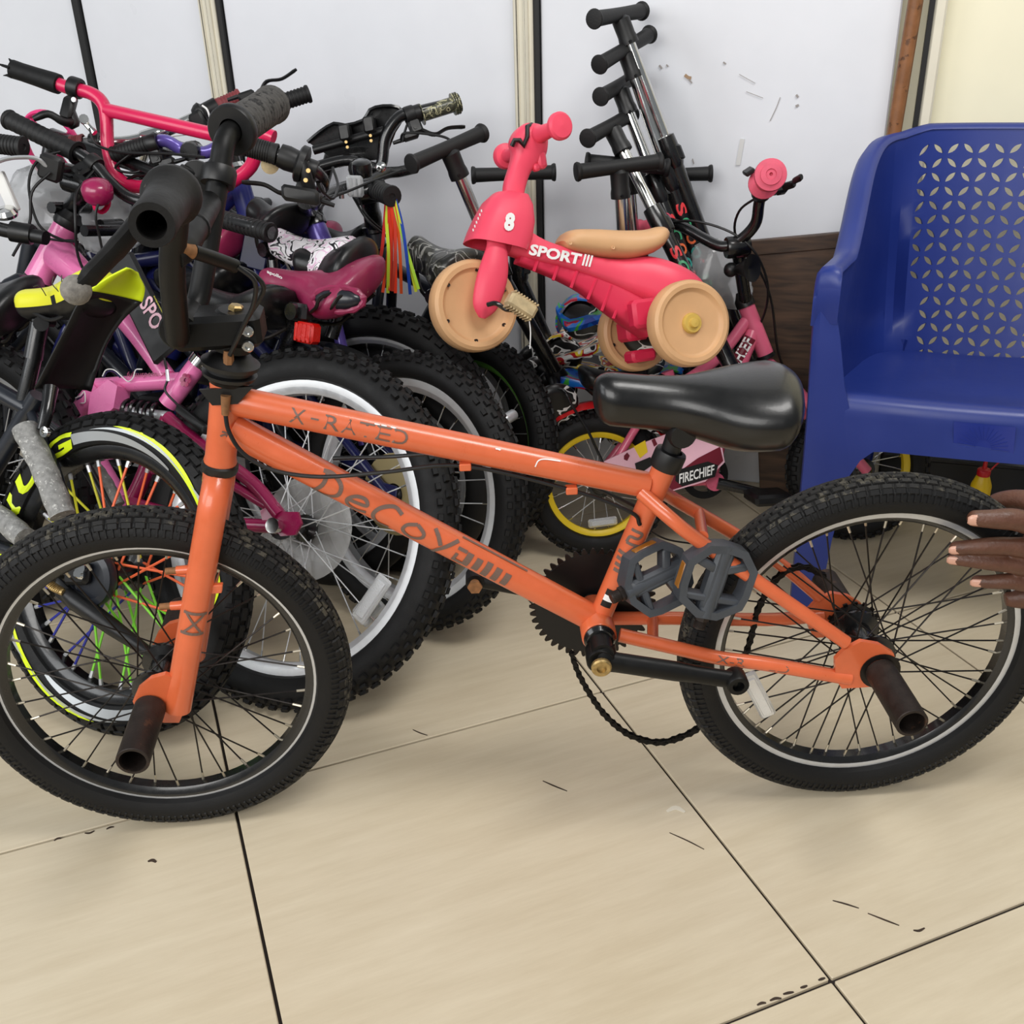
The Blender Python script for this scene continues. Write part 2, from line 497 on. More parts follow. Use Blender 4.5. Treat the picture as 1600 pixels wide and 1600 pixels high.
# brown wooden pole at the panel's right edge
M['pole_wood'] = mat('varnished_pole_wood', (134, 88, 52), .5, var=.3, vscale=22, wear=(92, 58, 34), wamt=.42, wscale=40)
mb = MB(); pa, pb = WP.px(1394, 225, .022), WP.px(1431, 0, .022)
dd = (pb - pa).normalized()
base = pa - dd * (pa.z - .005) / dd.z
mb.tube(spline([base, pa, pb, pb + dd * .9], 5), .0135, 10)
solo('wooden_pole', mb, M['pole_wood'], 'slim brown wooden pole leaning upright on the wall behind the blue chair', 'pole', base)

# a few taped marks and scratches on the right panel
M['tape'] = mat('clear_tape', (220, 220, 218), .2, spec=.6)
mb = MB()
def wall_mark(pts, wid, m, name):
    mb = MB(); q = spline([WP.px(x, y, .0012) for x, y in pts], 3)
    mb.ribbon(q, (q[-1] - q[0]).cross(wn), wid, .0008)
    part(name, mb, m, wall)
M['pencil'] = mat('grey_scratch', (160, 154, 150), .8)
M['plaster_hole'] = mat('chipped_plaster', (168, 140, 112), .9)
wall_mark([(1160, 217), (1157, 235), (1153, 258)], .009, M['tape'], 'tape_strip')
wall_mark([(1070, 117), (1075, 121), (1080, 122)], .006, M['plaster_hole'], 'chip')
wall_mark([(1076, 124), (1079, 127), (1081, 130)], .003, M['pencil'], 'scratch')
for p, wd in (([(1030, 102), (1034, 107)], .004), ([(1041, 101), (1044, 104)], .003), ([(1130, 97), (1134, 100)], .003), ([(1219, 152), (1213, 168), (1203, 189)], .0013), ([(1155, 116), (1180, 130)], .0009),
              ([(1244, 148), (1247, 152)], .004), ([(1243, 166), (1248, 164)], .004), ([(994, 318), (990, 345)], .0012), ([(1082, 248), (1084, 256)], .002), ([(1166, 143), (1192, 153)], .0009)):
    wall_mark(p if len(p) > 2 else [p[0], ((p[0][0] + p[1][0]) / 2, (p[0][1] + p[1][1]) / 2), p[1]], wd, M['pencil'], 'scratch')

# dark wooden board leaning on the wall
def wood_mat(name, c0, c1):
    m = bpy.data.materials.new(name); m.use_nodes = True
    nt = m.node_tree; N = nt.nodes; L = nt.links; b = N['Principled BSDF']
    tc = N.new('ShaderNodeTexCoord'); mp = N.new('ShaderNodeMapping'); mp.inputs['Scale'].default_value = (2.5, 8, 30)
    L.new(tc.outputs['Object'], mp.inputs[0]); n = N.new('ShaderNodeTexNoise'); n.inputs['Scale'].default_value = 2.5; n.inputs['Detail'].default_value = 7
    n.inputs['Distortion'].default_value = .6
    L.new(mp.outputs[0], n.inputs['Vector']); r = N.new('ShaderNodeValToRGB')
    r.color_ramp.elements[0].position = .3; r.color_ramp.elements[0].color = lin(c0) + (1,)
    r.color_ramp.elements[1].position = .7; r.color_ramp.elements[1].color = lin(c1) + (1,)
    L.new(n.outputs['Fac'], r.inputs[0]); L.new(r.outputs[0], b.inputs['Base Color']); b.inputs['Roughness'].default_value = .55
    return m
M['board'] = wood_mat('dark_walnut_board', (46, 33, 25), (92, 68, 50))
tl, tr = at(1172, 378, 2.095), at(1325, 364, 2.045)
tz = .5 * (tl.z + tr.z)
ax = (tr - tl).normalized(); lean = V((0, -.05, -1)).normalized()
lean = (lean - ax * lean.dot(ax)).normalized()
L_ = (tl.z - .012) / -lean.z; W_ = (tr - tl).length
nn = ax.cross(lean).normalized()
mb = MB(); mb.box((tl + tr) / 2 + lean * (L_ / 2), (W_, L_, .018), ax, lean, nn, bev=.002)
mb.box((tl + tr) / 2 + lean * .012, (W_, .03, .024), ax, lean, nn, bev=.002)
wb = solo('wooden_board', mb, M['board'], 'dark brown wooden board standing on its edge behind the pink bicycle', 'board')
# ------------------------------------------------------------------ bicycle wheel
def arr(hd, up, n):
    return Matrix(((hd.x, -n.x, up.x), (hd.y, -n.y, up.y), (hd.z, -n.z, up.z)))

def put(o, parent, world, rot):
    """place an object built in wheel space"""
    root = ROOTLOC[parent.name]
    o.parent = parent
    o.matrix_basis = Matrix.Translation(V(world) - root) @ rot.to_4x4()

def local_obj(name, mb, mats, parent=None, smooth=40):
    o = link_mesh(name, mb, mats, None, smooth, V((0, 0, 0)))
    if parent: o.parent = parent
    return o

def tyre_mesh(R, rt, wid, style, mi=0, dusty=1, nu=96):
    """tyre ring round local Y; wid = half width; style gives the tread"""
    mb = MB(); prof = []
    K = 15
    for k in range(K):
        a = math.radians(-128 + 256 * k / (K - 1))
        prof.append((R - rt + rt * math.cos(a) * (1.0 if abs(a) < 1.9 else .95), wid * math.sin(a)))
    prof = [(r, h) for r, h in prof]
    inner = [(R - rt * 1.72, wid * .45), (R - rt * 1.72, -wid * .45)]
    mb.lathe(prof + inner + [prof[0]], (0, 0, 0), (0, 1, 0), nu, mi)
    return mb

def tread(mb, R, rt, wid, rows, count, size, h, mi=1, stagger=.5, taper=.75, dead=None):
    """lug blocks: rows = list of cross angles in degrees"""
    ri = 0
    for a_deg in rows:
        ri += 1
        a = math.radians(a_deg)
        for k in range(count):
            t = 2 * math.pi * (k + (stagger if ri % 2 else 0)) / count
            er = V((math.cos(t), 0, math.sin(t))); et = V((-math.sin(t), 0, math.cos(t))); ey = V((0, 1, 0))
            nrm = er * math.cos(a) + ey * math.sin(a); tan = -er * math.sin(a) + ey * math.cos(a)
            c = er * (R - rt) + er * (rt * math.cos(a)) + ey * (wid * math.sin(a))
            sx, sy = size
            b = [c - nrm * .001 + et * (sx / 2 * i) + tan * (sy / 2 * j) for j in (-1, 1) for i in (-1, 1)]
            tp = [c + nrm * h + et * (sx / 2 * i * taper) + tan * (sy / 2 * j * taper) for j in (-1, 1) for i in (-1, 1)]
            mb.add(b + tp, [(4, 5, 7, 6), (0, 4, 6, 2), (1, 3, 7, 5), (0, 1, 5, 4), (2, 6, 7, 3)], mi)
    return mb

def rim_mesh(Ro, depth, wid, mis, lip=False):
    """box section rim; mis = material indexes (side, inner)"""
    s, i = mis
    prof = [(Ro, -wid), (Ro - (.0085 if lip else .004), -wid - .0005), (Ro - depth * .62, -wid), (Ro - depth, -wid * .55), (Ro - depth, wid * .55), (Ro - depth * .62, wid), (Ro - (.0085 if lip else .004), wid + .0005), (Ro, wid), (Ro - .006, wid * .8), (Ro - .006, -wid * .8), (Ro, -wid)]
    return MB().lathe(prof, (0, 0, 0), (0, 1, 0), 96, [s, i if lip else s, i, i, i, i if lip else s, s, i, i, i])

def wheel(parent, name, c, hd, up, n, R, rt, twid, rim_d, rim_w, mats, nspoke=36, tread_fn=None, phase=0., spoke_mats=None, hub_r=.018, hub_w=.032, spoke_r=.0011, tyre_label=None, tyre_mats=None, extra=None, axle=.05, hub_mat=None, cross=.9, lip=False):
    """mats: rim side, rim inner, spoke, nipple"""
    rot = arr(hd, up, n)
    Ro = R - rt * 1.55
    w_ = local_obj(name, rim_mesh(Ro, rim_d, rim_w, (0, 1), lip), [mats[0], mats[1]], None, 50)
    put(w_, parent, c, rot)
    ROOTLOC[w_.name] = V((0, 0, 0))
    tm = tyre_mesh(R - (.0015 if tread_fn else 0), rt, twid, None)
    if tread_fn: tread_fn(tm)
    t = local_obj('tyre', tm, tyre_mats or [M['black_rubber'], M['tread_dusty']], w_, 45)
    if tyre_label: t['label'] = tyre_label
    hb = MB()
    hb.lathe([(0.004, -axle), (.0055, -axle), (.0055, -hub_w - .012), (.012, -hub_w - .01), (hub_r, -hub_w - .003), (hub_r + .006, -hub_w - .002), (hub_r + .006, -hub_w + .002), (hub_r * .7, -hub_w + .007), (hub_r * .7, hub_w - .007), (hub_r + .006, hub_w - .002), (hub_r + .006, hub_w + .002), (hub_r, hub_w + .003), (.012, hub_w + .01), (.0055, hub_w + .012), (.0055, axle), (.004, axle)], (0, 0, 0), (0, 1, 0), 18, caps=True)
    hub = local_obj('hub', hb, hub_mat or M['black_paint'], w_, 40)
    # four spoke shapes shared round the wheel
    ri = Ro - rim_d + .001; meshes = {}
    per = nspoke // 4
    for side in (-1, 1):
        for lead in (-1, 1):
            sm = MB(); a = lead * cross
            p0 = V((math.sin(a) * hub_r, side * hub_w, math.cos(a) * hub_r)); p1 = V((0, side * rim_w * .25, ri))
            sm.tube([p0, p1], spoke_r, 6, True, 0)
            d = (p0 - p1).normalized()
            sm.cyl(p1 - d * .001, p1 + d * .012, spoke_r * 1.75, spoke_r * 1.5, 6, 1)
            meshes[(side, lead)] = sm
    cache = {}
    k = 0
    for q in range(per):
        for side, lead in ((-1, -1), (1, -1), (-1, 1), (1, 1)):
            ang = 2 * math.pi * k / nspoke + phase
            sp_m = spoke_mats[k % len(spoke_mats)] if spoke_mats else mats[2]
            key = (side, lead, sp_m.name)
            if key not in cache:
                o = local_obj('spoke', meshes[(side, lead)], [sp_m, mats[3]], w_, 40); cache[key] = o.data
            else:
                o = bpy.data.objects.new('spoke', cache[key]); COL.objects.link(o); o.parent = w_
            o.rotation_euler = (0, ang, 0)
            k += 1
    return w_, rot

def in_wheel(w_, name, mb, mats, label=None, smooth=40):
    o = local_obj(name, mb, mats, w_, smooth)
    if label: o['label'] = label
    return o

# ------------------------------------------------------------------ saddle
def saddle_mesh(nose, rear, upv, wid_rear, wid_nose, th, sag=.01, tail=.012, seg=22, mi=0, n=18, sharp=2.6):
    """padded bicycle saddle from nose tip to rear edge"""
    nose, rear, upv = V(nose), V(rear), V(upv)
    ax = rear - nose; L = ax.length; ax = ax.normalized(); upv = (upv - ax * upv.dot(ax)).normalized(); sd = ax.cross(upv).normalized()
    rings = []
    for i in range(n + 1):
        t = i / n; tt = .5 - .5 * math.cos(math.pi * t)
        x = tt * L
        # plan width: narrow nose, flare, rounded rear
        fl = 1 / (1 + math.exp(-(tt - .56) * 13))
        hw = wid_nose + (wid_rear - wid_nose) * fl
        endr = math.sqrt(max(0, 1 - max(0, (tt - .86) / .14) ** 2)) if tt > .86 else 1
        nosr = math.sqrt(max(0, 1 - ((.1 - tt) / .1) ** 2)) if tt < .1 else 1
        hw *= max(.03, endr * nosr)
        z = -sag * math.sin(math.pi * min(1, tt * 1.15)) * 1.2 + tail * max(0, (tt - .6) / .4) ** 1.5
        h = th * (1 + .45 * fl) * max(.06, (endr * nosr) ** .7)
        c = nose + ax * x + upv * z
        ring = []
        for k in range(seg):
            a = 2 * math.pi * k / seg
            ca, sa = math.cos(a), math.sin(a)
            px = math.copysign(abs(ca) ** (2 / sharp), ca) * hw
            pz = math.copysign(abs(sa) ** (2 / sharp), sa)
            pz = pz * h * .32 if pz > 0 else pz * h * .68
            if sa < 0: px *= 1 - .18 * (-sa)
            dome = -(px / max(hw, 1e-4)) ** 2 * h * .16
            ring.append(c + sd * px + upv * (pz + dome))
        rings.append(ring)
    return MB().loft(rings, True, False, mi), (ax, sd, upv, L)

def saddle(parent, nose, rear, upv, m, wid=.075, wn_=.022, th=.045, label=None, clamp=None, sag=.008, name='saddle', tail=.012):
    mb, (ax, sd, u, L) = saddle_mesh(nose, rear, upv, wid, wn_, th, sag, tail)
    s = part(name, mb, m, parent, label, 60)
    r = MB()
    nose, rear = V(nose), V(rear)
    for k in (-1, 1):
        r.tube(spline([nose + ax * L * .12 - u * th * .5 + sd * .006 * k, nose + ax * L * .4 - u * (th + .018) + sd * .02 * k, nose + ax * L * .68 - u * (th + .018) + sd * .022 * k, nose + ax * L * .9 - u * th * .7 + sd * .035 * k], 4), .0035, 6)
    part('saddle_rail', r, M['dark_steel'], s)
    if clamp:
        c = MB(); p = nose + ax * L * .56 - u * (th + .018)
        c.lathe([(.0, -.026), (.013, -.026), (.016, -.02), (.016, .02), (.013, .026), (0, .026)], p, sd, 14)
        c.box(p - u * .005, (.035, .036, .026), ax, sd, u, bev=.004)
        c.cyl(p, clamp, .0125, None, 14)
        part('seat_post', c, M['black_paint'] if not isinstance(clamp, tuple) else M['chrome'], parent)
    return s

# ------------------------------------------------------------------ grips, levers, cables
def grip_mesh(a, b, r=.015, flange=.024, ribs=14, endcap=True, mi=0, rib=.0012, seg=18):
    """a = inner end (flange side), b = outer end"""
    a, b = V(a), V(b); L = (b - a).length
    prof = [(r * .9, 0), (flange, .001), (flange, .004), (r * 1.05, .008)]
    for i in range(ribs):
        h = .01 + (L - .018) * i / ribs; dh = (L - .018) / ribs
        prof += [(r + rib, h + dh * .1), (r + rib, h + dh * .55), (r, h + dh * .65), (r, h + dh * .98)]
    prof += [(r * 1.12, L - .007), (r * 1.18, L - .004), (r * 1.1, L - .0005)]
    if endcap: prof += [(r * .35, L), (r * .3, L - .002), (0, L - .002)]
    else: prof += [(r * .72, L), (r * .7, L - .04), (0, L - .04)]
    return MB().lathe(prof, a, b - a, seg, mi)

def lever_mesh(p, axis, out, length=.085, blade_dir=None, r=.014, mi=0):
    """brake lever: clamp round the bar at p, body, blade running along axis (towards the grip end)"""
    p, axis, out = V(p), V(axis).normalized(), V(out).normalized()
    out = (out - axis * out.dot(axis)).normalized(); sd = axis.cross(out)
    mb = MB()
    mb.lathe([(.0108, -.010), (r + .003, -.010), (r + .004, -.007), (r + .004, .007), (r + .003, .010), (.0108, .010)], p, axis, 16, mi)
    mb.box(p + out * .026 + axis * .002, (.026, .030, .018), axis, out, sd, mi, .004)
    mb.box(p + out * .040 - axis * .014, (.034, .016, .014), axis, out, sd, mi, .004)
    mb.cyl(p + out * .043 - axis * .03, p + out * .043 - axis * .052, .0045, .0035, 8, mi)
    b0 = p + out * .036 + axis * .012
    pts = spline([b0, b0 + axis * length * .25 + out * .016, b0 + axis * length * .6 + out * .012, b0 + axis * length + out * .02], 5)
    mb.tube(pts, [.007] * 6 + [.006] * (len(pts) - 8) + [.0065, .005], 8, True, mi, False, .55, sd)
    mb.cyl(p + out * .03 + sd * .0105, p + out * .03 - sd * .0105, .004, None, 8, mi)
    return mb

def cable(parent, pts, r=.0024, m=None, name='cable', n=6, label=None):
    mb = MB().tube(spline(pts, n), r, 8)
    return part(name, mb, m or M['black_plastic'], parent, label)

def chain_mesh(pts, pitch=.0127, wid=.006, mi=0):
    """bush roller chain along a polyline"""
    pts = [V(p) for p in pts]; mb = MB(); d = 0; res = [pts[0]]
    acc = 0.
    for i in range(1, len(pts)):
        a, b = pts[i - 1], pts[i]; L = (b - a).length; s = pitch - acc
        while s <= L:
            res.append(a + (b - a) * (s / L)); s += pitch
        acc = (L - (s - pitch))
    return res

def bolt(mb, p, n, r=.005, h=.004, mi=0, seg=6):
    p, n = V(p), V(n).normalized()
    mb.cyl(p, p + n * h, r, r * .9, seg, mi)
# ------------------------------------------------------------------ the orange bicycle in front
HP = Plane(-.46906, 1.1051, 1.366, .58)
hero = thing('bmx_bicycle', 'scuffed orange stunt bicycle with black saddle and rusty pegs at the front', 'bicycle', (0.0, 1.115, 0))
p = HP.px; hn, hu, hh = HP.n, HP.up, HP.hd
head_t, head_b = HP.uv(.150, .650), HP.uv(.1255, .548)
hax = (head_t - head_b).normalized()
FN = V((.0917, -.9953, -.0297)).normalized()        # front axle, bars turned a little
FH = (hu - FN * hu.dot(FN)).normalized().cross(FN).normalized()
FU = FN.cross(FH).normalized()
if FU.z < 0: FU = -FU
FH = FU.cross(FN).normalized()
fhub = V((-.46906, 1.1026, .248)); rhub = HP.uv(.9324, .248)

# frame, one welded piece
fr = MB()
fr.lathe([(.0, 0), (.0185, 0), (.0195, .004), (.0180, .010), (.0178, .05), (.0180, .092), (.0195, .100), (.0185, .1045), (0, .1045)], head_b, hax, 24)
tta, ttb = HP.uv(.150, .627), p(1012, 758)
dta, dtb = HP.uv(.146, .592), HP.uv(.575, .304)
sta, stb = HP.uv(.5775, .305), p(1042, 722)
fr.tube([tta, tta.lerp(ttb, .5), ttb], [.0175, .0172, .0162], 24)
fr.tube([dta, dta.lerp(dtb, .5), dtb], [.0188, .0186, .018], 24)
fr.tube([sta, stb], [.0146, .0150], 22)
bbc = HP.uv(.5745, .300)
fr.lathe([(.0, -.036), (.0205, -.036), (.0225, -.033), (.0225, .033), (.0205, .036), (0, .036)], bbc, hn, 26)
# stays
fr.tube(spline([p(968, 992, .03), p(1050, 1011, .040), p(1125, 1028, .046), p(1200, 1038, .052), p(1328, 1060, .058)], 5), .0092, 14)
fr.tube(spline([p(950, 966, -.03), p(1050, 966, -.044), p(1200, 968, -.052), p(1285, 962, -.058)], 5), .0092, 14)
fr.tube(spline([p(1002, 770, .012), p(1050, 812, .040), p(1092, 845, .044), p(1200, 920, .050), p(1322, 1004, .058)], 5), .0088, 14)
fr.tube(spline([p(1030, 765, -.012), p(1062, 785, -.036), p(1150, 836, -.044), p(1225, 886, -.052), p(1280, 932, -.058)], 5), .0088, 14)
# bridges
fr.tube([p(1098, 838, .040), p(1092, 800, -.040)], .007, 12)
fr.tube([p(1020, 1002, .036), p(1020, 966, -.040)], .0075, 12)
# rear dropout plates
def dropout(w_):
    c = HP.uv(.9324, .248, w_)
    U = lambda a, b: HP.uv(.9324 + a, .248 + b, w_)
    fr.prism([U(-.060, .020), U(-.050, .034), U(-.030, .046), U(-.006, .040), U(.014, .026), U(.022, .006), U(.024, -.016), U(.012, -.024), U(-.020, -.026), U(-.046, -.026), U(-.056, -.010)], hn, .007)
dropout(.058); dropout(-.058)
# cable clips under the top tube
for (x, y) in ((727, 728), (893, 765)):
    q = p(x, y, .010); fr.box(q, (.014, .009, .012), hh, hu, hn, 0, .001)
frame = part('frame', fr, M['orange'], hero)
# head and bottom cups, collar
mb = MB()
mb.lathe([(.012, -.010), (.020, -.010), (.0215, -.006), (.0215, .0), (.0195, .002)], head_b, hax, 24)
part('headset_ring', mb, M['black_plastic'], hero)
for s in (1, -1):
    mb = MB(); mb.lathe([(0, .034), (.020, .034), (.0205, .039), (.017, .044), (.008, .046), (0, .046)], bbc, hn * s, 26)
    part('bottom_bracket_cup', mb, M['black_paint'], hero)
# lettering worn into the paint, drawn on the tubes
dec = MB()
L_tt = (ttb - tta).length
view_n = hn
def tt_s(px_, py_): return (p(px_, py_) - tta).dot((ttb - tta).normalized())
s0, s1 = tt_s(455, 640), tt_s(640, 680)
word = 'X-RATED'; span = (s1 - s0) / 7
for i, ch in enumerate(word):
    if ch == '-':
        text_on(dec, '-', on_tube(tta, ttb, .0173, s0 + span * (i + .25), s0 + span * (i + .7), .002, .27, view_n)); continue
    text_on(dec, ch, on_tube(tta, ttb, .0173, s0 + span * (i + .04), s0 + span * (i + .92), .0175, .22, view_n))
def dt_s(px_, py_): return (p(px_, py_) - dta).dot((dtb - dta).normalized())
part('lettering', dec, M['decal_dark'], frame, 'worn grey brown lettering', 0); dec = MB()
d0, d1 = dt_s(495, 745), dt_s(705, 858)
glyph = {
 'D': [[(.22, .98), (.26, .5), (.1, .02)], [(0, .04), (.45, 0), (.9, .35), (.85, .75), (.4, 1.0), (.05, .95)]],
 'e': [[(.12, .42), (.5, .46), (.85, .56), (.7, .8), (.35, .74), (.12, .42), (.25, .12), (.6, .05), (.95, .2)]],
 'C': [[(.98, .85), (.6, .98), (.15, .7), (.05, .35), (.35, .05), (.8, .1)]],
 'o': [[(.5, .9), (.15, .65), (.12, .3), (.5, .1), (.85, .35), (.86, .65), (.5, .9)]],
 'Y': [[(.0, .98), (.25, .75), (.48, .5)], [(1.0, .98), (.7, .6), (.45, .25), (.35, -.1)]],
}
gw = (d1 - d0) / 4.9
for i, ch in enumerate('DeCoY'):
    hgt = .034 if ch in 'DCY' else .025
    f = on_tube(dta, dtb, .0187, d0 + gw * i, d0 + gw * (i + .86), hgt, -.02, view_n)
    strokes_on(dec, glyph[ch], f, .075 if ch in 'DCY' else .09, 0, gw * .86 / hgt)
part('lettering', dec, M['decal_dark'], frame, 'worn grey brown hand style lettering', 0); dec = MB()
# block bars after the word
b0, b1 = dt_s(705, 862), dt_s(795, 905)
for i in range(6):
    w_ = (b1 - b0) / 6
    f = on_tube(dta, dtb, .0187, b0 + w_ * i, b0 + w_ * (i + .62), .022 - .002 * (i % 3), -.05, view_n)
    if i == 0:
        patch_on(dec, f, 0, 1.6, 0, .22); patch_on(dec, f, 0, .5, .22, .6); patch_on(dec, f, 0, 1.5, .8, 1.)
    else: patch_on(dec, f, 0, 1, 0, 1)
patch_on(dec, on_tube(dta, dtb, .0187, b0, b1 + .012, .040, .28, view_n), 0, 1, .93, 1.)
part('block_decal', dec, M['decal_dark'], frame, 'worn grey brown block bars', 0); dec = MB()
# seat tube badge: five and stripes
def st_f(pa, pb, h): return on_tube(sta, stb, .0149, pa, pb, h, .25, view_n)
stl = (stb - sta).length
def st_s(px_, py_): return (p(px_, py_) - sta).dot((stb - sta).normalized())
for i, (y0) in enumerate((848, 858, 868, 877)):
    s_ = st_s(968, y0 + 8); patch_on(dec, st_f(s_ - .0024, s_ + .0024, .028 - .003 * i), 0, 1, 0, 1)
s_ = st_s(985, 833)
strokes_on(dec, [[(.1, .9), (.1, .1)], [(.1, .9), (.5, .8), (.55, .3), (.9, .2), (.95, .9)]], st_f(s_ - .010, s_ + .012, .020), .09, 0, 1.)
part('seat_tube_decal', dec, M['decal_dark'], frame, 'worn grey brown stripes and numeral', 0); dec = MB()
# head tube scratches, chainstay word
for a_, c_ in ((.075, .2), (.040, .3)):
    f = on_tube(head_b, head_t, .0179, a_, a_ + .012, .014, -.35 + 3.14 * 0, view_n)
    strokes_on(dec, [[(.0, .2), (.5, .5), (.3, .9)], [(.6, .1), (.8, .8)]], f, .09, 0, 1.)
part('head_tube_decal', dec, M['decal_dark'], frame, 'worn grey brown marks', 0); dec = MB()
cs0, cs1 = p(1113, 1024, .054), p(1230, 1040, .062)
text_on(dec, 'X-RATED', on_tube(p(1113, 1025, .045), p(1230, 1043, .053), .0093, .004, (p(1230, 1043, .053) - p(1113, 1025, .045)).length, .010, .25, view_n))
part('lettering', dec, M['decal_dark'], frame, 'worn grey brown lettering', 0)
mb = MB()
stk = on_tube(sta, stb, .0150, st_s(939, 938), st_s(950, 912), .013, .25, view_n)
for a_, b_ in (((0, .34)), ((.66, 1.))):
    n_ = 6; vs = [stk(a_ + (b_ - a_) * q, k / n_) for q in (0, 1) for k in range(n_ + 1)]
    mb.add(vs, [(k, k + 1, k + n_ + 2, k + n_ + 1) for k in range(n_)], 0)
n_ = 6; vs = [stk(.34 + .32 * q, k / n_) for q in (0, 1) for k in range(n_ + 1)]
mb.add(vs, [(k, k + 1, k + n_ + 2, k + n_ + 1) for k in range(n_)], 1)
part('frame_sticker', mb, [M['black_print'], M['white']], frame, 'small black and white sticker', 0)
# paint chips
mb = MB()
for (x, y, w1) in ((770, 702, .0016), (588, 640, .0014), (598, 646, .0015), (612, 652, .0012)):
    q = tt_s(x, y + 8); f = on_tube(tta, ttb, .0172, q, q + .006, .003, .75, view_n)
    strokes_on(mb, [[(.0, .5), (.5, .6), (1., .4)]], f, .3, 0, 1.)
part('paint_chip', mb, M['white'], frame, 'bare pale paint chips', 0, kind='stuff'); mb = MB()
f = on_tube(tta, ttb, .0170, tt_s(832, 730), tt_s(870, 730), .014, .45, view_n)
strokes_on(mb, [[(.0, .05), (.08, .6), (.35, .85), (1., .95)]], f, .05, 0, 2.)
part('paint_scratch', mb, M['white'], frame, 'bare pale hooked scratch', 0)

# fork with two legs
crown = head_b - hax * .018
fk = MB()
fk.lathe([(.0, 0), (.0165, 0), (.019, -.006), (.019, -.018), (.016, -.026), (0, -.028)], crown + hax * .01, hax, 22)
def leg_pts(s):
    top = crown + FN * (.026 * s) - hax * .010
    bot = fhub + FN * (.058 * s) + FH * .030 - FU * .012
    return [crown + FN * (.004 * s), top + (bot - top) * .04, top + (bot - top) * .2, top + (bot - top) * .55, bot]
for s in (1, -1):
    fk.tube(spline(leg_pts(s), 5), [.0175] * 3 + [.0172] * 12 + [.0168] * 6, 18)
    c = fhub + FN * (.060 * s)
    q = lambda a, b: c + FH * a + FU * b
    fk.prism([q(.030, -.030), q(.012, -.028), q(-.006, -.022), q(-.018, -.008), q(-.020, .010), q(-.010, .028), q(.008, .042), q(.026, .046), q(.040, .038), q(.046, 0)], FN, .008)
    for t_ in (.30, .47):
        b0 = leg_pts(s)[1] + (leg_pts(s)[4] - leg_pts(s)[1]) * t_
        if s == 1 or t_ < .4: fk.cyl(b0 - FH * .010, b0 - FH * .030, .006, .0055, 10)
    b0 = leg_pts(s)[1] + (leg_pts(s)[4] - leg_pts(s)[1]) * .40
    fk.box(b0 + FH * .022, (.014, .012, .008), FH, hax, FN, 0, .001)
fork = part('fork', fk, M['orange'], hero)
for s in (1, -1):
    for t_ in (.30, .47):
        if s == 1 or t_ < .4:
            mb = MB(); b0 = leg_pts(s)[1] + (leg_pts(s)[4] - leg_pts(s)[1]) * t_
            mb.cyl(b0 - FH * .029, b0 - FH * .043, .0044, .0042, 10)
            part('brake_boss', mb, M['rust'], fork, 'rusty brake mounting pin')
dec = MB(); lp = leg_pts(1)
Lg = (lp[4] - lp[2]).length
f = on_tube(lp[4], lp[2], .0174, Lg * .50, Lg * .50 + .028, .030, -.25, view_n)
strokes_on(dec, [[(.0, 0), (.0, 1)], [(1., 0), (1., 1)]], f, .07, 0, 1.)
strokes_on(dec, [[(.05, .15), (.95, .85)], [(.05, .85), (.95, .15)]], f, .05, 0, 1.)
part('lettering', dec, M['decal_dark'], fork, 'worn grey X marks', 0)

# wheels
def bmx_tread(dusty_rows):
    def fn(mb):
        tread(mb, .248, .026, .026, (-42, -25, -8, 8, 25, 42), 92, (.0150, .0068), .0013)
        tread(mb, .248, .026, .026, (-74, 74), 170, (.0032, .0125), .0007, 0, .5, .8)
        tread(mb, .248, .026, .026, (-56, 56), 92, (.0140, .0085), .0010, 0)
    return fn
wf, rotf = wheel(hero, 'front_wheel', fhub, FH, FU, FN, .248, .026, .026, .020, .013, [M['alloy'], M['black_paint'], M['dark_steel'], M['nipple']], 36, bmx_tread(1), .05, lip=True, tyre_label='black tyre with dusty small block tread', axle=.07, cross=1.15, hub_r=.024, hub_w=.030)
wr, rotr = wheel(hero, 'rear_wheel', rhub, hh, hu, hn, .248, .026, .026, .020, .013, [M['alloy'], M['black_paint'], M['dark_steel'], M['nipple']], 48, bmx_tread(1), .02, tyre_label='black tyre with dusty small block tread', axle=.07, cross=1.2, hub_r=.026, hub_w=.030)
# rear brake drum side of the hub and sprocket
mb = MB(); mb.lathe([(0, .036), (.030, .036), (.033, .040), (.033, .046), (.026, .050), (0, .050)], (0, 0, 0), (0, 1, 0), 30)
for k in range(16):
    t = 2 * math.pi * k / 16; mb.box((math.cos(t) * .034, .044, math.sin(t) * .034), (.006, .003, .006), (math.cos(t), 0, math.sin(t)), (0, 1, 0), (-math.sin(t), 0, math.cos(t)))
in_wheel(wr, 'sprocket', mb, M['chain'])
# clear spoke reflector
def spoke_reflector(w_, ang, r0, r1, wid=.020, y=-.012):
    d = V((math.sin(ang), 0, math.cos(ang))); q = V((math.cos(ang), 0, -math.sin(ang)))
    mb = MB(); mb.box(d * ((r0 + r1) / 2) + V((0, y, 0)), (r1 - r0, wid, .008), q, d, (0, 1, 0), 0, .003)
    mb.box(d * ((r0 + r1) / 2) + V((0, y - .005, 0)), ((r1 - r0) * .8, wid * .6, .003), q, d, (0, 1, 0), 0, .001)
    return in_wheel(w_, 'reflector', mb, M['clear'], 'clear plastic spoke reflector')
dv = p(1184, 1086, .012) - rhub
spoke_reflector(wr, math.atan2(dv.dot(hh), dv.dot(hu)), dv.length - .042, dv.length + .040, .022)

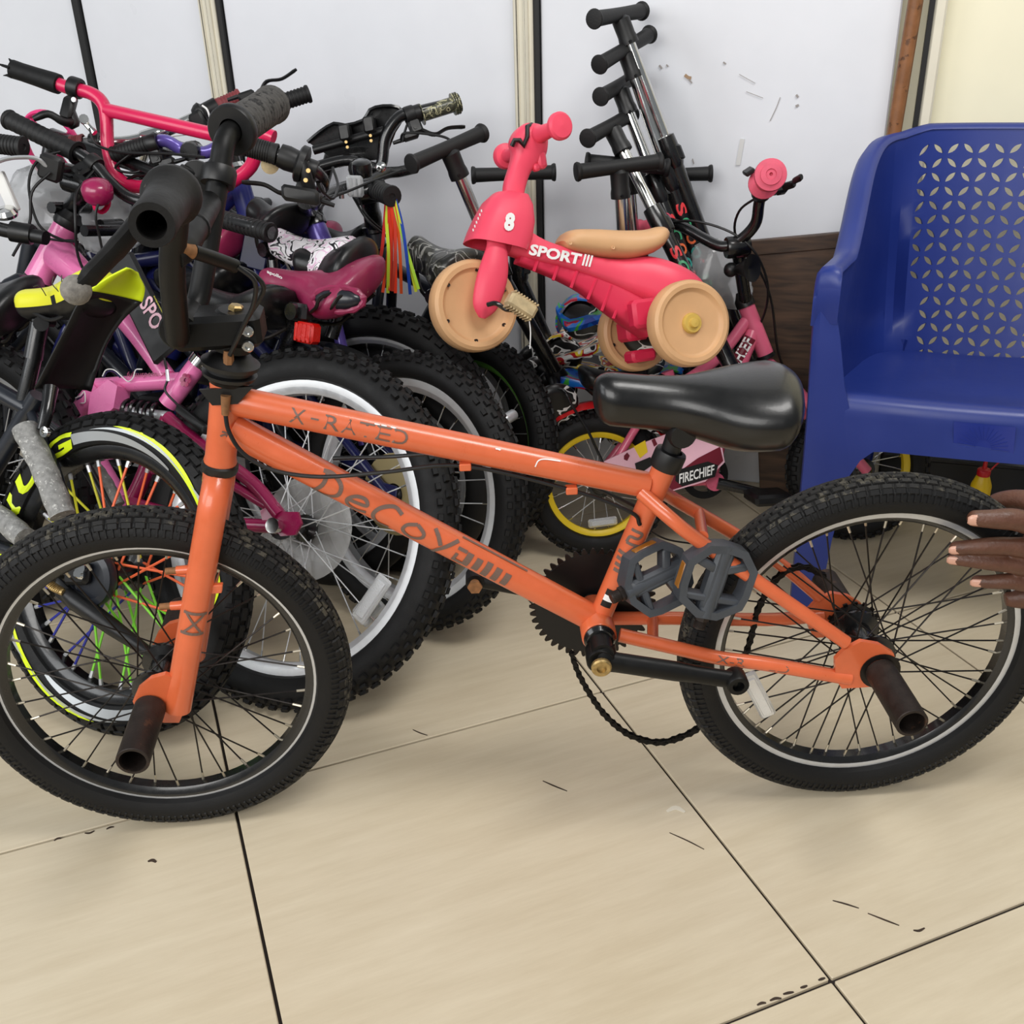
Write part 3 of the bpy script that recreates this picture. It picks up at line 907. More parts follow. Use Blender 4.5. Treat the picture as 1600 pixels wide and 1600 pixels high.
# pegs
def peg(c, n, L, r=.0195):
    mb = MB(); mb.pipe(c, c + n * L, r, r * .80, 28)
    mb.lathe([(0, .02), (r * .82, .02)], c, n, 20)
    bolt(mb, c + n * .02, n, .010, .006)
    return part('peg', mb, M['rust_steel'], hero, 'rusty dark steel foot peg')
peg(fhub + FN * .066, FN, .100); peg(fhub - FN * .066, -FN, .095)
peg(rhub + hn * .064, hn, .104); peg(rhub - hn * .064, -hn, .100)
mb = MB()
for c_, n_ in ((rhub + hn * .0625, hn),):
    mb.lathe([(.019, 0), (.026, 0), (.026, .0012), (.019, .0012)], c_, n_, 26)
part('washer', mb, M['dark_steel'], hero)

# cranks, chainring, chain
crk = MB()
ce = p(1150, 1063, .075); ca = HP.uv(.5765, .296, .062)
cb_ = p(937, 1031, .066)
crk.cyl(bbc + hn * .036, bbc + hn * .072, .0145, .0140, 20)
crk.tube(spline([cb_.lerp(ce, -.02), cb_.lerp(ce, .3), cb_.lerp(ce, .8), ce], 4), [.0145] * 2 + [.0135] * 5 + [.0118] * 6, 16, True, 0, False, .8, hn.cross(ce - cb_))
crk.lathe([(0, -.012), (.0130, -.012), (.0140, -.009), (.0140, .012), (.0125, .014), (.0075, .014), (.0068, .004), (0, .004)], ce, hn, 20)
crk.lathe([(0, -.014), (.0165, -.014), (.0180, -.010), (.0180, .013), (.0165, .016), (.013, .016), (0, .016)], bbc.lerp(cb_, .82) + hn * .005, hn, 22)
crk.tube([bbc + hn * .058, cb_.lerp(ce, .04)], [.018, .0155], 16)
crank = part('crank_arm', crk, M['black_worn'], hero)
mb = MB(); cbn = bbc.lerp(cb_, .95) + hn * .018
mb.lathe([(0, 0), (.0128, 0), (.0128, .004), (.011, .006), (.0062, .006), (.0058, .002), (0, .002)], cbn, hn, 20)
part('crank_bolt', mb, M['brass'], crank, 'worn brass crank bolt')
far_end = p(742, 904, -.070)
mb = MB(); mb.tube([bbc - hn * .062, far_end], [.0150, .0115], 14)
mb.lathe([(0, -.011), (.0125, -.011), (.0125, .013), (0, .013)], far_end, hn, 16)
part('crank_arm', mb, M['black_worn'], hero)
mb = MB(); mb.cyl(far_end + hn * .012, far_end + hn * .022, .007, None, 12)
mb.cyl(far_end + hn * .02, far_end + hn * .024, .010, None, 6)
part('crank_bolt', mb, M['rust'], hero, 'rusty pedal bolt on far crank')
cc = bbc - hn * .046
RT = .084
ring = MB(); nt_ = 44
ring.lathe([(0, -.0015), (RT - .007, -.0015), (RT - .006, 0), (RT - .007, .0015), (0, .0015)], cc, hn, 72, 0)
ax_, ay_ = hh, hu
for k in range(nt_):
    t = 2 * math.pi * k / nt_
    er = ax_ * math.cos(t) + ay_ * math.sin(t); et = -ax_ * math.sin(t) + ay_ * math.cos(t)
    b = cc + er * (RT - .0085)
    ring.prism([b - et * .0048, b - et * .0032 + er * .006, b - et * .0012 + er * .0098, b + et * .0012 + er * .0098, b + et * .0032 + er * .006, b + et * .0048], hn, .0026, 1)
part('chainring', ring, [M['chainring'], M['dark_steel']], hero, 'black chainring disc with bare metal teeth')
cpath = [p(1000, 890, -.046), p(930, 876, -.046)] + [cc + (hh * math.cos(t) + hu * math.sin(t)) * RT for t in (2.4, 2.8, 3.2, 3.6)]
cpath = [cc + (hh * math.cos(t) + hu * math.sin(t)) * (RT - .002) for t in [1.2 + .2 * i for i in range(14)]]
loop = [p(x, y, -.046) for x, y in ((893, 1020), (903, 1050), (922, 1085), (948, 1120), (985, 1149), (1030, 1160), (1070, 1149), (1095, 1133), (1132, 1085), (1160, 1035), (1175, 990), (1183, 955), (1212, 905), (1250, 885), (1290, 900))]
path = spline(loop, 8)
pts = chain_mesh(path)
cm = MB()
for i in range(len(pts) - 1):
    a, b = pts[i], pts[i + 1]; t = (b - a).normalized(); q = hn.cross(t).normalized(); off = .0034 if i % 2 else .0022
    for s in (1, -1):
        c = (a + b) / 2 + hn * (off * s)
        cm.prism([a + hn * (off * s) - t * .004, a + hn * (off * s) - q * .0042, c - q * .0026, b + hn * (off * s) - q * .0042, b + hn * (off * s) + t * .004, b + hn * (off * s) + q * .0042, c + q * .0026, a + hn * (off * s) + q * .0042], hn, .0011)
    cm.cyl(a - hn * .0046, a + hn * .0046, .0024, None, 7)
part('chain', cm, M['chain'], hero, 'slack oily chain hanging below the bottom bracket', 0)

# seat post, clamp and saddle
sp = MB(); sax = (stb - sta).normalized(); s_top = p(1060, 668)
sp.lathe([(.015, -.012), (.0185, -.012), (.0195, -.008), (.0195, .008), (.0185, .011), (.0135, .012)], stb + sax * .004, sax, 24)
sp.cyl(stb, s_top, .0118, None, 18)
sp.lathe([(0, -.03), (.014, -.03), (.017, -.024), (.017, .024), (.014, .03), (0, .03)], s_top, hn, 18)
sp.box(s_top + hu * .006, (.05, .03, .016), hh, hn, hu, 0, .004)
part('seat_post', sp, M['black_plastic'], hero)
M['saddle_vinyl'] = mat('black_vinyl_saddle', (11, 11, 11), .33, coat=.15, var=.18, vscale=14, bump=.05, bscale=300)
smb, _ = saddle_mesh(HP.uv(.568, .624), HP.uv(.808, .606), hu, .088, .028, .062, .004, .006, 28, 0, 26, 2.5)
part('saddle', smb, M['saddle_vinyl'], hero, 'smooth black vinyl saddle', 70)

# stem, gyro, handlebar
st = MB()
stc = HP.uv(.168, .716)
bar_c = HP.uv(.112, .722)
fx = FH
st.box((stc + bar_c) / 2 + fx * .010 - FU * .006, (.098, .056, .038), fx, FN, FU, 0, .006)
st.lathe([(0, -.028), (.020, -.028), (.022, -.025), (.022, .025), (.020, .028), (0, .028)], bar_c - FU * .004, FN, 22)
st.lathe([(.0, -.030), (.021, -.030), (.022, -.026), (.022, .012), (.019, .015), (0, .015)], stc, hax, 22)
stem = part('stem', st, M['black_worn'], hero)
mb = MB()
for a_, b_ in ((.050, .004), (.048, -.013)):
    q = stc + fx * (a_ - .032) + FU * (b_ - .004) + FN * .028
    mb.lathe([(0, 0), (.0066, 0), (.0066, .0035), (.0055, .0045), (.0032, .0045), (.003, .0015), (0, .0015)], q, FN, 14)
part('clamp_bolt', mb, M['chrome'], stem, 'bare metal clamp bolts')
mb = MB(); mb.lathe([(0, 0), (.0085, 0), (.0085, .004), (.0065, .006), (0, .006)], stc + hax * .016, hax, 6)
part('top_bolt', mb, M['brass'], stem, 'worn brass top bolt')
gy = MB(); g0 = HP.uv(.156, .668)
gy.lathe([(.012, -.022), (.022, -.020), (.026, -.014), (.030, -.012), (.031, -.008), (.026, -.006), (.026, -.001), (.032, 0), (.033, .005), (.027, .008), (.022, .014), (.014, .016)], g0, hax, 28)
gy.prism([g0 + FH * .03 - hax * .02 + FN * .018, g0 - FH * .03 - hax * .02 + FN * .018, g0 - FH * .014 - hax * .040 + FN * .018, g0 + FH * .014 - hax * .040 + FN * .018], FN, .004)
part('cable_rotor', gy, M['black_plastic'], hero, 'black cable rotor rings on the head tube')
hb = MB()
E1 = p(237, 352, .285); nb = p(277, 292, .140); nu_ = p(269, 425, .095); nl = p(277, 520, .050)
E2 = p(426, 163, -.300); fb = p(352, 210, -.150); fu_ = p(333, 330, -.105); fl = p(312, 460, -.058)
ctr = bar_c - FU * .002
pts_n = [nl + (nu_ - nl) * 0.0, nu_, nb - (nb - nu_) * .22]
hb.tube(spline([E1.lerp(nb, .72), E1.lerp(nb, .85), nb + (nu_ - nb) * .10 + (E1 - nb) * .02, nb + (nu_ - nb) * .40, nu_, nl, ctr + FN * .035, ctr + FN * .02], 7), .0128, 16)
hb.tube(spline([E2.lerp(fb, .02), E2.lerp(fb, .8), fb + (fu_ - fb) * .10 + (E2 - fb) * .02, fb + (fu_ - fb) * .40, fu_, fl, ctr - FN * .035, ctr - FN * .02], 7), .0128, 16)
cb1, cb2 = p(286, 388, .098), p(326, 318, -.100)
hb.tube([p(270, 398, .108), cb1, cb2], .0145, 16)
hb.lathe([(.0146, -.004), (.0162, -.003), (.0162, .003), (.0146, .004)], cb1.lerp(cb2, .42), cb2 - cb1, 16)
bars = part('handlebar', hb, M['black_worn'], hero)
gd = (E1 - nb).normalized(); gl = (E1 - nb).length
g = MB()
g.lathe([(.0150, gl * .20), (.0240, gl * .20), (.0262, gl * .22), (.0262, gl * .28), (.0235, gl * .32), (.0200, gl * .38), (.0190, gl * .60), (.0186, gl * .72), (.0192, gl * .95), (.0178, gl * 1.0), (.0118, gl * 1.0), (.0112, gl * .98), (.0110, gl * .30), (0, gl * .30)], nb, gd, 28)
M['worn_grip'] = mat('perished_grip_rubber', (18, 17, 16), .6, var=.3, vscale=40, wear=(92, 84, 76), wamt=.35, spec=.3, wscale=40, bump=.25, bscale=120)
part('grip', g, M['worn_grip'], hero, 'perished black grip worn through at its open end')
gd2 = (E2 - fb).normalized(); gl2 = (E2 - fb).length
g = MB()
prof = [(.0140, gl2 * .10), (.0275, gl2 * .10), (.0295, gl2 * .12), (.0295, gl2 * .17), (.0260, gl2 * .21), (.0200, gl2 * .27)]
g.lathe(prof, fb, gd2, 28); part('grip_flange', g, M['black_plastic'], hero)
g = MB(); prof = [(.0205, gl2 * .26)]
for i in range(12):
    h = .26 + .68 * i / 12
    prof += [(.0215, gl2 * h), (.0228, gl2 * (h + .012)), (.0228, gl2 * (h + .036)), (.0214, gl2 * (h + .048))]
prof += [(.0240, gl2 * .95), (.0240, gl2 * .99), (.018, gl2 * 1.0), (0, gl2 * 1.0)]
g.lathe(prof, fb, gd2, 26)
M['grip_grey'] = mat('dusty_grip_rubber', (72, 70, 68), .75, var=.3, vscale=60, wear=(30, 29, 29), wamt=.47, wscale=90, bump=.3, bscale=200)
part('grip', g, [M['grip_grey']], hero, 'dusty grey knurled grip with a wide flange')
# worn lever on the near side
lv = MB()
lp_ = spline([p(232, 322, .19), p(212, 352, .215), p(188, 382, .235), p(152, 420, .255), p(122, 450, .27)], 5)
lv.tube(lp_, [.013] * 4 + [.0145] * 8 + [.0135] * 6 + [.011] * 3, 12, True, 0, False, .6, FN)
lv.lathe([(.0125, -.011), (.020, -.011), (.021, -.008), (.021, .008), (.020, .011), (.0125, .011)], nb.lerp(E1, .18), gd, 20)
lv.tube(spline([nb.lerp(E1, .18), p(243, 330, .17), p(230, 325, .19)], 4), .010, 10)
part('brake_lever', lv, M['worn_grip'], hero, 'worn black brake lever')
mb = MB(); mb.ball(p(119, 453, .27), .0125, 14, 9)
part('lever_tip', mb, mat('scuffed_grey_tip', (120, 116, 110), .85, var=.35, vscale=160, bump=.5, bscale=200), hero, 'scuffed grey lever ball end')
lv = MB()
q0 = fb.lerp(fu_, .55)
lv.lathe([(.0125, -.010), (.019, -.010), (.020, -.007), (.020, .007), (.019, .010), (.0125, .010)], q0, fu_ - fb, 20)
lv.cyl(p(305, 272, -.13), p(283, 262, -.12), .0055, .0045, 10); lv.lathe([(0, -.005), (.016, -.005), (.018, -.002), (.018, .004), (0, .006)], p(308, 275, -.13), FN, 18)
part('lever_clamp', lv, M['black_plastic'], hero)
# cable noodle, ferrules and cables
mb = MB(); mb.tube(spline([p(302, 393, .10), p(335, 404, .08), p(368, 416, .06)], 4), .0072, 12)
part('cable_sleeve', mb, M['black_worn'], hero)
mb = MB(); mb.cyl(p(279, 388, .112), p(301, 393, .10), .0062, .0075, 12); mb.cyl(p(357, 548, .02), p(357, 568, .02), .0055, .0065, 8); mb.cyl(p(353, 618, .022), p(352, 648, .022), .0058, .0042, 10)
part('cable_ferrule', mb, M['rust'], hero, 'rusty cable end sleeves')
cable(hero, [p(365, 415, .06), p(395, 428, .055), p(412, 448, .05), p(404, 470, .04), p(385, 500, .03), p(360, 552, .02)], .0026)
cable(hero, [p(372, 417, .065), p(398, 440, .062), p(396, 475, .05), p(380, 510, .04), p(359, 555, .025)], .0026)
cable(hero, [p(352, 646, .022), p(358, 675, .026), p(380, 708, .028), p(425, 734, .028), p(500, 745, .026), p(600, 738, .022), p(725, 728, .012), p(893, 766, .012), p(985, 800, .016), p(1000, 820, .015)], .0026)
cable(hero, [p(520, 716, -.018), p(600, 714, -.02), p(725, 711, -.016), p(893, 750, -.014), p(960, 775, -.01), p(1010, 800, -.012)], .0026)
cable(hero, [p(1003, 822, .014), p(1040, 842, -.02), p(1085, 850, -.03)], .0012)

# two loose plastic pedals wedged on the stays
def pedal(name, label, c, axl, wdir, sx, sy, dep, stub=.022):
    c, axl = V(c), V(axl).normalized(); wdir = V(wdir); wdir = (wdir - axl * wdir.dot(axl)).normalized(); n = axl.cross(wdir)
    t = thing(name, label, 'pedal', c, 'loose pedals on the orange frame')
    hx, hy = sx / 2, sy / 2
    out = [(-hx, -hy * .30), (-hx * .62, -hy * .92), (-hx * .25, -hy), (hx * .45, -hy), (hx * .92, -hy * .55), (hx, 0), (hx * .92, hy * .55), (hx * .45, hy), (-hx * .25, hy), (-hx * .62, hy * .92), (-hx, hy * .30)]
    mb = MB(); P_ = lambda a, b: c + axl * a + wdir * b
    def hole_plate(outer, inner, th):
        N_ = len(outer); o1 = [P_(*q) + n * th / 2 for q in outer]; o2 = [P_(*q) - n * th / 2 for q in outer]
        i1 = [P_(*q) + n * th / 2 for q in inner]; i2 = [P_(*q) - n * th / 2 for q in inner]
        mb.loft([o1, i1, i2, o2], False, True)
    inner = [(a * .80, b * .80) for a, b in out]
    hole_plate(out, inner, dep)
    # barrel, end ribs and two webs, leaving windows
    mb.tube([P_(-hx * .98, 0), P_(-hx * .4, 0), P_(hx * .5, 0), P_(hx * .95, 0)], [.0135, .0115, .0115, .0125], 16)
    mb.box(P_(hx * .02, 0), (sx * .84, sy * .26, dep * .86), axl, wdir, n, 0, .004)
    mb.box(P_(-hx * .48, 0), (.009, sy * .82, dep * .8), axl, wdir, n, 0, .002)
    for s in (-1, 1):
        mb.box(P_(hx * .42, s * hy * .44), (.012, sy * .30, dep * .8), axl, wdir + axl * .35 * s, n, 0, .002)
    for k in range(9):
        for s in (-1, 1):
            a = -hx * .5 + hx * 1.0 * k / 8; mb.cyl(P_(a, s * hy * .9) + n * dep * .5, P_(a, s * hy * .9) + n * (dep * .5 + .002), .0022, .001, 5)
    part('body', mb, M['grey_plastic'], t)
    for s in (-1, 1):
        mb = MB(); mb.box(P_(-hx * .02, s * hy * .985), (sx * .34, .003, dep * .55), axl, wdir, n, 0, .001)
        part('reflector', mb, mat('amber_reflector', (150, 96, 30), .3), t, 'dull amber reflector')
    mb = MB(); mb.cyl(P_(-hx * .95, 0), P_(-hx - .006, 0), .0095, None, 6); mb.cyl(P_(-hx - .006, 0), P_(-hx - stub, 0), .0072, None, 12)
    for k in range(6):
        q = P_(-hx - .008 - k * (stub - .009) / 6, 0); mb.lathe([(.0072, -.0006), (.0078, 0), (.0072, .0006)], q, axl, 12)
    part('axle', mb, M['rust_steel'], t, 'rusty threaded axle stub')
    return t
pc = HP.px(1117, 905, .052); pa = HP.px(1083, 985, .050); pt = HP.px(1128, 850, .034)
pedal('pedal', 'grey plastic pedal wedged upright, nearest the rear tyre', pc, pt - pa, HP.px(1175, 912, .050) - HP.px(1063, 900, .060), .098, .092, .024, .018)
pc = HP.px(1024, 902, .030); pa = HP.px(966, 938, .034)
pedal('pedal', 'grey plastic pedal lying behind the other pedal with its axle stub towards the seat tube', pc, HP.px(1075, 885, .0) - pa, HP.px(1012, 952, .02) - HP.px(1018, 868, .0), .090, .088, .024, .018)
# ------------------------------------------------------------------ blue plastic armchair
M['blue'] = mat('royal_blue_plastic', (30, 49, 124), .38, var=.07, vscale=6, spec=.5, bump=.04, bscale=500)
CP = Plane(.51, 1.587, -18, 0)
def C(u, d, z): return CP.O + CP.hd * u - CP.n * d + V((0, 0, z))
chair = thing('plastic_armchair', 'royal blue moulded plastic armchair with perforated backrest behind the bicycle', 'chair', C(.29, .2, 0))
UC = .290                       # centre line
def rim_h(u_s):                  # rim height against distance along the wrap
    return u_s
# wrap path (left half): arm front -> corner -> centre of the back
half = spline([(.016, .026, 0), (.034, .11, 0), (.056, .20, 0), (.080, .285, 0), (.108, .345, 0), (.142, .380, 0), (.182, .397, 0), (.232, .405, 0), (UC, .407, 0)], 10)
full = half + [V((2 * UC - q.x, q.y, 0)) for q in reversed(half[:-1])]
cum = [0]
for i in range(1, len(full)): cum.append(cum[-1] + (full[i] - full[i - 1]).length)
def path_at(s):
    s = min(max(s, 0), cum[-1])
    for i in range(1, len(full)):
        if cum[i] >= s:
            return full[i - 1].lerp(full[i], (s - cum[i - 1]) / max(1e-9, cum[i] - cum[i - 1]))
    return full[-1]
TOT = cum[-1]
def top_at(q):
    """rim height from where the wrap is: level arms, then sweeping up to the back's top"""
    x = q.x if q.x < UC else 2 * UC - q.x
    d = q.y
    if d < .12: return .632
    if x > .13: return .800 - .012 * max(0, (.17 - x) / .04)
    t = (d - .12) / (.372 - .12); t = min(1, max(0, t))
    return .632 + (.788 - .632) * (t * t * (3 - 2 * t)) ** .8
ZB = .378
def shell(s, t):
    q = path_at(s); h = top_at(q); z = ZB + (h - ZB) * t
    x = q.x - UC
    lean = max(0, (q.y - .15) / .26) * .20 * (z - .40)
    spread = 1 + .16 * (z - ZB) / .4 * max(0, min(1, (q.y - .12) / .22))
    # scooped flute in the back corner
    xx = abs(x); g_ = max(0, min(1, (xx - .140) / .022)); g_ = g_ * g_ * (3 - 2 * g_); g2 = max(0, min(1, (.275 - xx) / .095)); g2 = g2 * g2 * (3 - 2 * g2)
    fl = g_ * g2 * max(0, min(1, (z - .405) / .06)) * max(0, min(1, (.77 - z) / .22)) * .042
    return C(UC + x * spread, q.y + lean + fl, z)
def petal(mb, c00, c10, c11, c01, diag):
    """quad cell with a pointed petal hole along one diagonal; corners are (s,t) pairs"""
    A, B, Cc, D = (c00, c10, c11, c01) if diag else (c10, c11, c01, c00)
    # hole runs A > Cc
    lerp = lambda p_, q_, t: (p_[0] + (q_[0] - p_[0]) * t, p_[1] + (q_[1] - p_[1]) * t)
    mid = lerp(A, Cc, .5); b1 = lerp(mid, B, .24); b2 = lerp(mid, D, .24)
    a0, a1 = lerp(A, Cc, .17), lerp(A, Cc, .83)
    def arcp(tip0, tip1, bulge):
        out = []
        for k in range(1, 6):
            t = k / 6; w_ = 4 * t * (1 - t); base = lerp(tip0, tip1, t)
            out.append((base[0] + (bulge[0] - mid[0]) * w_, base[1] + (bulge[1] - mid[1]) * w_))
        return out
    up_, dn = arcp(a0, a1, b1), arcp(a0, a1, b2)
    P_ = lambda st_: shell(*st_)
    poly1 = [A, B, Cc, a1] + list(reversed(up_)) + [a0]
    poly2 = [A, a0] + dn + [a1, Cc, D]
    mb.add([P_(q) for q in poly1], [tuple(range(len(poly1)))]); mb.add([P_(q) for q in poly2], [tuple(range(len(poly2)))])
sh = MB(); bk = MB()
ns = int(round(TOT / .0232)); nt = 17
if ns % 2: ns += 1
for i in range(ns):
    for j in range(nt):
        s0_, s1_ = TOT * i / ns, TOT * (i + 1) / ns; t0_, t1_ = j / nt, (j + 1) / nt
        q = path_at((s0_ + s1_) / 2); z = ZB + (top_at(q) - ZB) * (t0_ + t1_) / 2
        lim = .139 - .020 * (.76 - z) / .36
        if abs(q.x - UC) < lim and z < .765:
            petal(bk, (s0_, t0_), (s1_, t0_), (s1_, t1_), (s0_, t1_), (i + j) % 2 == 0)
        else:
            inzone = abs(q.x - UC) < .17
            mb = bk if inzone else sh
            n_ = 1 if inzone else 2
            for a_ in range(n_):
                for b_ in range(n_):
                    sa, sb = s0_ + (s1_ - s0_) * a_ / n_, s0_ + (s1_ - s0_) * (a_ + 1) / n_
                    ta, tb = t0_ + (t1_ - t0_) * b_ / n_, t0_ + (t1_ - t0_) * (b_ + 1) / n_
                    mb.add([shell(sa, ta), shell(sb, ta), shell(sb, tb), shell(sa, tb)], [(0, 1, 2, 3)])
def welded(name, mb, m, parent, thick=.004, dist=.0006, off=0.):
    o = part(name, mb, m, parent, None, 60)
    import bmesh
    b = bmesh.new(); b.from_mesh(o.data); bmesh.ops.remove_doubles(b, verts=b.verts, dist=dist); bmesh.ops.recalc_face_normals(b, faces=b.faces)
    b.to_mesh(o.data); b.free()
    o.data.polygons.foreach_set('use_smooth', [True] * len(o.data.polygons)); o.data.set_sharp_from_angle(angle=math.radians(50))
    if thick:
        md = o.modifiers.new('thickness', 'SOLIDIFY'); md.thickness = thick; md.offset = off
        md = o.modifiers.new('crisp_edges', 'EDGE_SPLIT'); md.split_angle = math.radians(42)
    return o
welded('backrest', bk, M['blue'], chair, .0045)
# left and right arm panels
lft, rgt = MB(), MB()
for f in sh.f:
    pts_ = [sh.v[k] for k in f]; cx_ = sum(((p_ - CP.O).dot(CP.hd) for p_ in pts_)) / 4
    (lft if cx_ < UC else rgt).add(pts_, [(0, 1, 2, 3)])
welded('arm_panel', lft, M['blue'], chair, .0045); welded('arm_panel', rgt, M['blue'], chair, .0045)
# rolled rim running over arms and back
rings = []
NS = 90
for i in range(NS + 1):
    s = TOT * i / NS; pnt = shell(s, 1.0)
    q = path_at(s); q2 = path_at(min(TOT, s + .004)); q1 = path_at(max(0, s - .004)); tg = (q2 - q1).normalized()
    ou, od = -tg.y, tg.x           # outward in plan
    outd = CP.hd * ou - CP.n * od
    if outd.dot(pnt - C(UC, .2, pnt.z)) < 0: outd = -outd
    dcen = abs(q.x - UC)
    wd = .034 - .006 * max(0, min(1, (q.y - .3) / .09))
    Z = V((0, 0, 1))
    rings.append([pnt - outd * .006 - Z * .003, pnt - outd * .002 + Z * .003, pnt + outd * .010 + Z * .006, pnt + outd * (wd * .8) + Z * .002, pnt + outd * wd - Z * .008, pnt + outd * (wd + .002) - Z * .024, pnt + outd * (wd - .003) - Z * .024, pnt + outd * (wd - .005) - Z * .006, pnt + outd * .010 - Z * .003])
fwd = CP.n * 1.0; Zz = V((0, 0, 1))
def fold(rg, f, dz, k=1.0):
    m_ = (rg[1] + rg[4]) / 2
    return [V((q.x, q.y, 0)) + fwd * f + Zz * (m_.z + (q.z - m_.z) * k - dz) for q in rg]
r0, r1 = rings[0], rings[-1]
rings = [fold(r0, .004, .085, .3), fold(r0, .011, .050, .6), fold(r0, .013, .026, .8), fold(r0, .009, .008)] + rings + [fold(r1, .009, .008), fold(r1, .013, .026, .8), fold(r1, .011, .050, .6), fold(r1, .004, .085, .3)]
part('rim', MB().loft(rings, True), M['blue'], chair, None, 50)
# seat, rolled front edge and apron with an arch between the legs
se = MB(); rows = []
prof = [(.40, .402), (.34, .405), (.25, .405), (.16, .410), (.09, .416), (.055, .420), (.040, .4215), (.030, .419), (.024, .412), (.021, .400), (.020, .388)]
NU = 28
for d, z in prof:
    row = []
    for k in range(NU + 1):
        u = .030 + (.520) * k / NU; dish = -.010 * (1 - ((u - UC) / .26) ** 2) * (1 if d > .06 else .3)
        row.append(C(u, d - .010 * (1 - ((u - UC) / .26) ** 2), z + dish))
    rows.append(row)
for u_rows in range(1):
    fl = []
arch = lambda u: .336 + .0 * u - (0 if .115 < u < .465 else (.10 * (min(abs(u - .115), abs(u - .465)) / .06) ** 2.2))
row = []
for k in range(NU + 1):
    u = .030 + .520 * k / NU
    row.append(C(u, .014 - .010 * (1 - ((u - UC) / .26) ** 2), max(.25, arch(u))))
rows.append(row)
se.loft(rows, False, False, 0, False)
welded('seat', se, M['blue'], chair, .005)
# legs: angled channels; the front ones carry the arms
def leg(outline, wall=.004, flange=.05, sgn=1, back=False):
    """outline: list of (u_left, u_right, d_front, z)"""
    rings = []
    for ul, ur, d, z in outline:
        s = -1 if back else 1
        if sgn < 0: ul, ur = 2 * UC - ur, 2 * UC - ul
        lo, hi = (ul, ur) if sgn > 0 else (ur, ul)
        rings.append([C(hi, d + s * .012, z), C(hi, d, z), C(lo + (hi - lo) * .25, d - .002 * s, z), C(lo, d + s * .004, z), C(lo - (.003 if sgn > 0 else -.003), d + s * flange, z), C(lo + (.004 if sgn > 0 else -.004), d + s * flange, z), C(lo + (.006 if sgn > 0 else -.006), d + s * .010, z), C(hi - (.004 if sgn > 0 else -.004), d + s * .006, z), ])
    return MB().loft(rings, True)
fo = [(-.002, .046, .0, .0), (-.004, .056, .004, .16), (-.006, .072, .010, .30), (-.008, .066, .016, .38), (-.011, .046, .020, .44), (-.014, .030, .024, .52), (-.014, .020, .024, .56), (-.012, .016, .026, .585)]
for s in (1, -1): part('leg', leg(fo, sgn=s), M['blue'], chair, None, 35)
bo = [(.060, .120, .430, .0), (.055, .130, .410, .20), (.050, .150, .395, .36), (.045, .16, .392, .42)]
for s in (1, -1): part('leg', leg(bo, sgn=s, back=True), M['blue'], chair, None, 35)
M['blue_gloss'] = mat('glossier_blue_plastic', (28, 48, 136), .22)
mb = MB(); o_ = CP.px(1490, 657, -.008); o1 = CP.px(1587, 666, -.006); o2 = CP.px(1489, 700, -.010); o3 = CP.px(1583, 708, -.008)
off = CP.n * .0042
mb.add([o_ + off, o1 + off, o3 + off, o2 + off], [(0, 1, 2, 3)])
for k in range(17):
    a = math.pi * k / 16; c = (o2.lerp(o3, .5)) + off * 1.1 + (o_ - o2) * .12
    e1, e2 = c + (o3 - o2) * (.13 * math.cos(a)) + (o_ - o2) * (.30 * math.sin(a)), c + (o3 - o2) * (.42 * math.cos(a)) + (o_ - o2) * (.78 * math.sin(a))
    mb.tube([e1, e2], .0005, 5)
part('embossed_panel', mb, M['blue_gloss'], chair, 'glossy embossed square with a ray pattern', 0)

# ------------------------------------------------------------------ oil bottle under the chair
bp = at(1525, 800, 1.86); bp.z = 0
M['yellow_bottle'] = mat('yellow_plastic_bottle', (236, 196, 28), .35, var=.04)
M['red_cap'] = mat('red_plastic_cap', (196, 22, 32), .35)
bt = thing('oil_bottle', 'small yellow squeeze bottle with a red spout on the floor under the blue chair', 'bottle', bp)
ztop = (at(1525, 736, 1.86)).z
mb = MB(); mb.lathe([(0, 0), (.018, 0), (.020, .003), (.020, ztop - .034), (.0195, ztop - .030), (.013, ztop - .012), (.0095, ztop - .006), (.0095, ztop), (0, ztop)], bp, (0, 0, 1), 24)
part('body', mb, M['yellow_bottle'], bt)
mb = MB(); mb.lathe([(.0125, ztop - .010), (.0130, ztop - .008), (.0130, ztop + .002), (.0115, ztop + .004), (.0045, ztop + .006), (.0040, ztop + .018), (.0022, ztop + .042), (0, ztop + .042)], bp, (0, 0, 1), 20)
part('spout', mb, M['red_cap'], bt, 'red spout cap')
mb = MB(); mb.tube(spline([bp + V((.011, 0, ztop - .002)), bp + V((.017, 0, ztop + .006)), bp + V((.030, 0, ztop + .022))], 4), .0018, 7)
part('cap_strap', mb, M['red_cap'], bt, 'red cap strap')

# ------------------------------------------------------------------ hand steadying the rear tyre
M['skin'] = mat('brown_skin', (94, 60, 45), .48, var=.16, vscale=60, wear=(150, 104, 82), wamt=.30, wscale=70, bump=.35, bscale=240, sss=.05)
M['nail'] = mat('finger_nail', (214, 164, 142), .3, var=.06)
person = thing('person', 'bare brown hand reaching in from the right, fingers laid over the rear tyre', 'person', HP.px(1640, 880, .06))
W_ = lambda x, y, w: HP.px(x, y, w)
hm = MB()
def finger(pts, rr):
    q = spline(pts, 5); n = len(q); r = []
    for i in range(n):
        t = i / (n - 1) * (len(rr) - 1); k = min(int(t), len(rr) - 2); r.append(rr[k] + (rr[k + 1] - rr[k]) * (t - k))
    hm.tube(q, r, 14); hm.ball(q[-1], r[-1], 14, 9)
    return q
kn = [W_(1622, 822, .046), W_(1606, 856, .048), W_(1604, 884, .046), W_(1606, 910, .042)]
finger([W_(1668, 838, .040), kn[0], W_(1585, 812, .046), W_(1552, 811, .045), W_(1524, 810, .041)], [.0165, .0160, .0142, .0134, .0116, .0103])
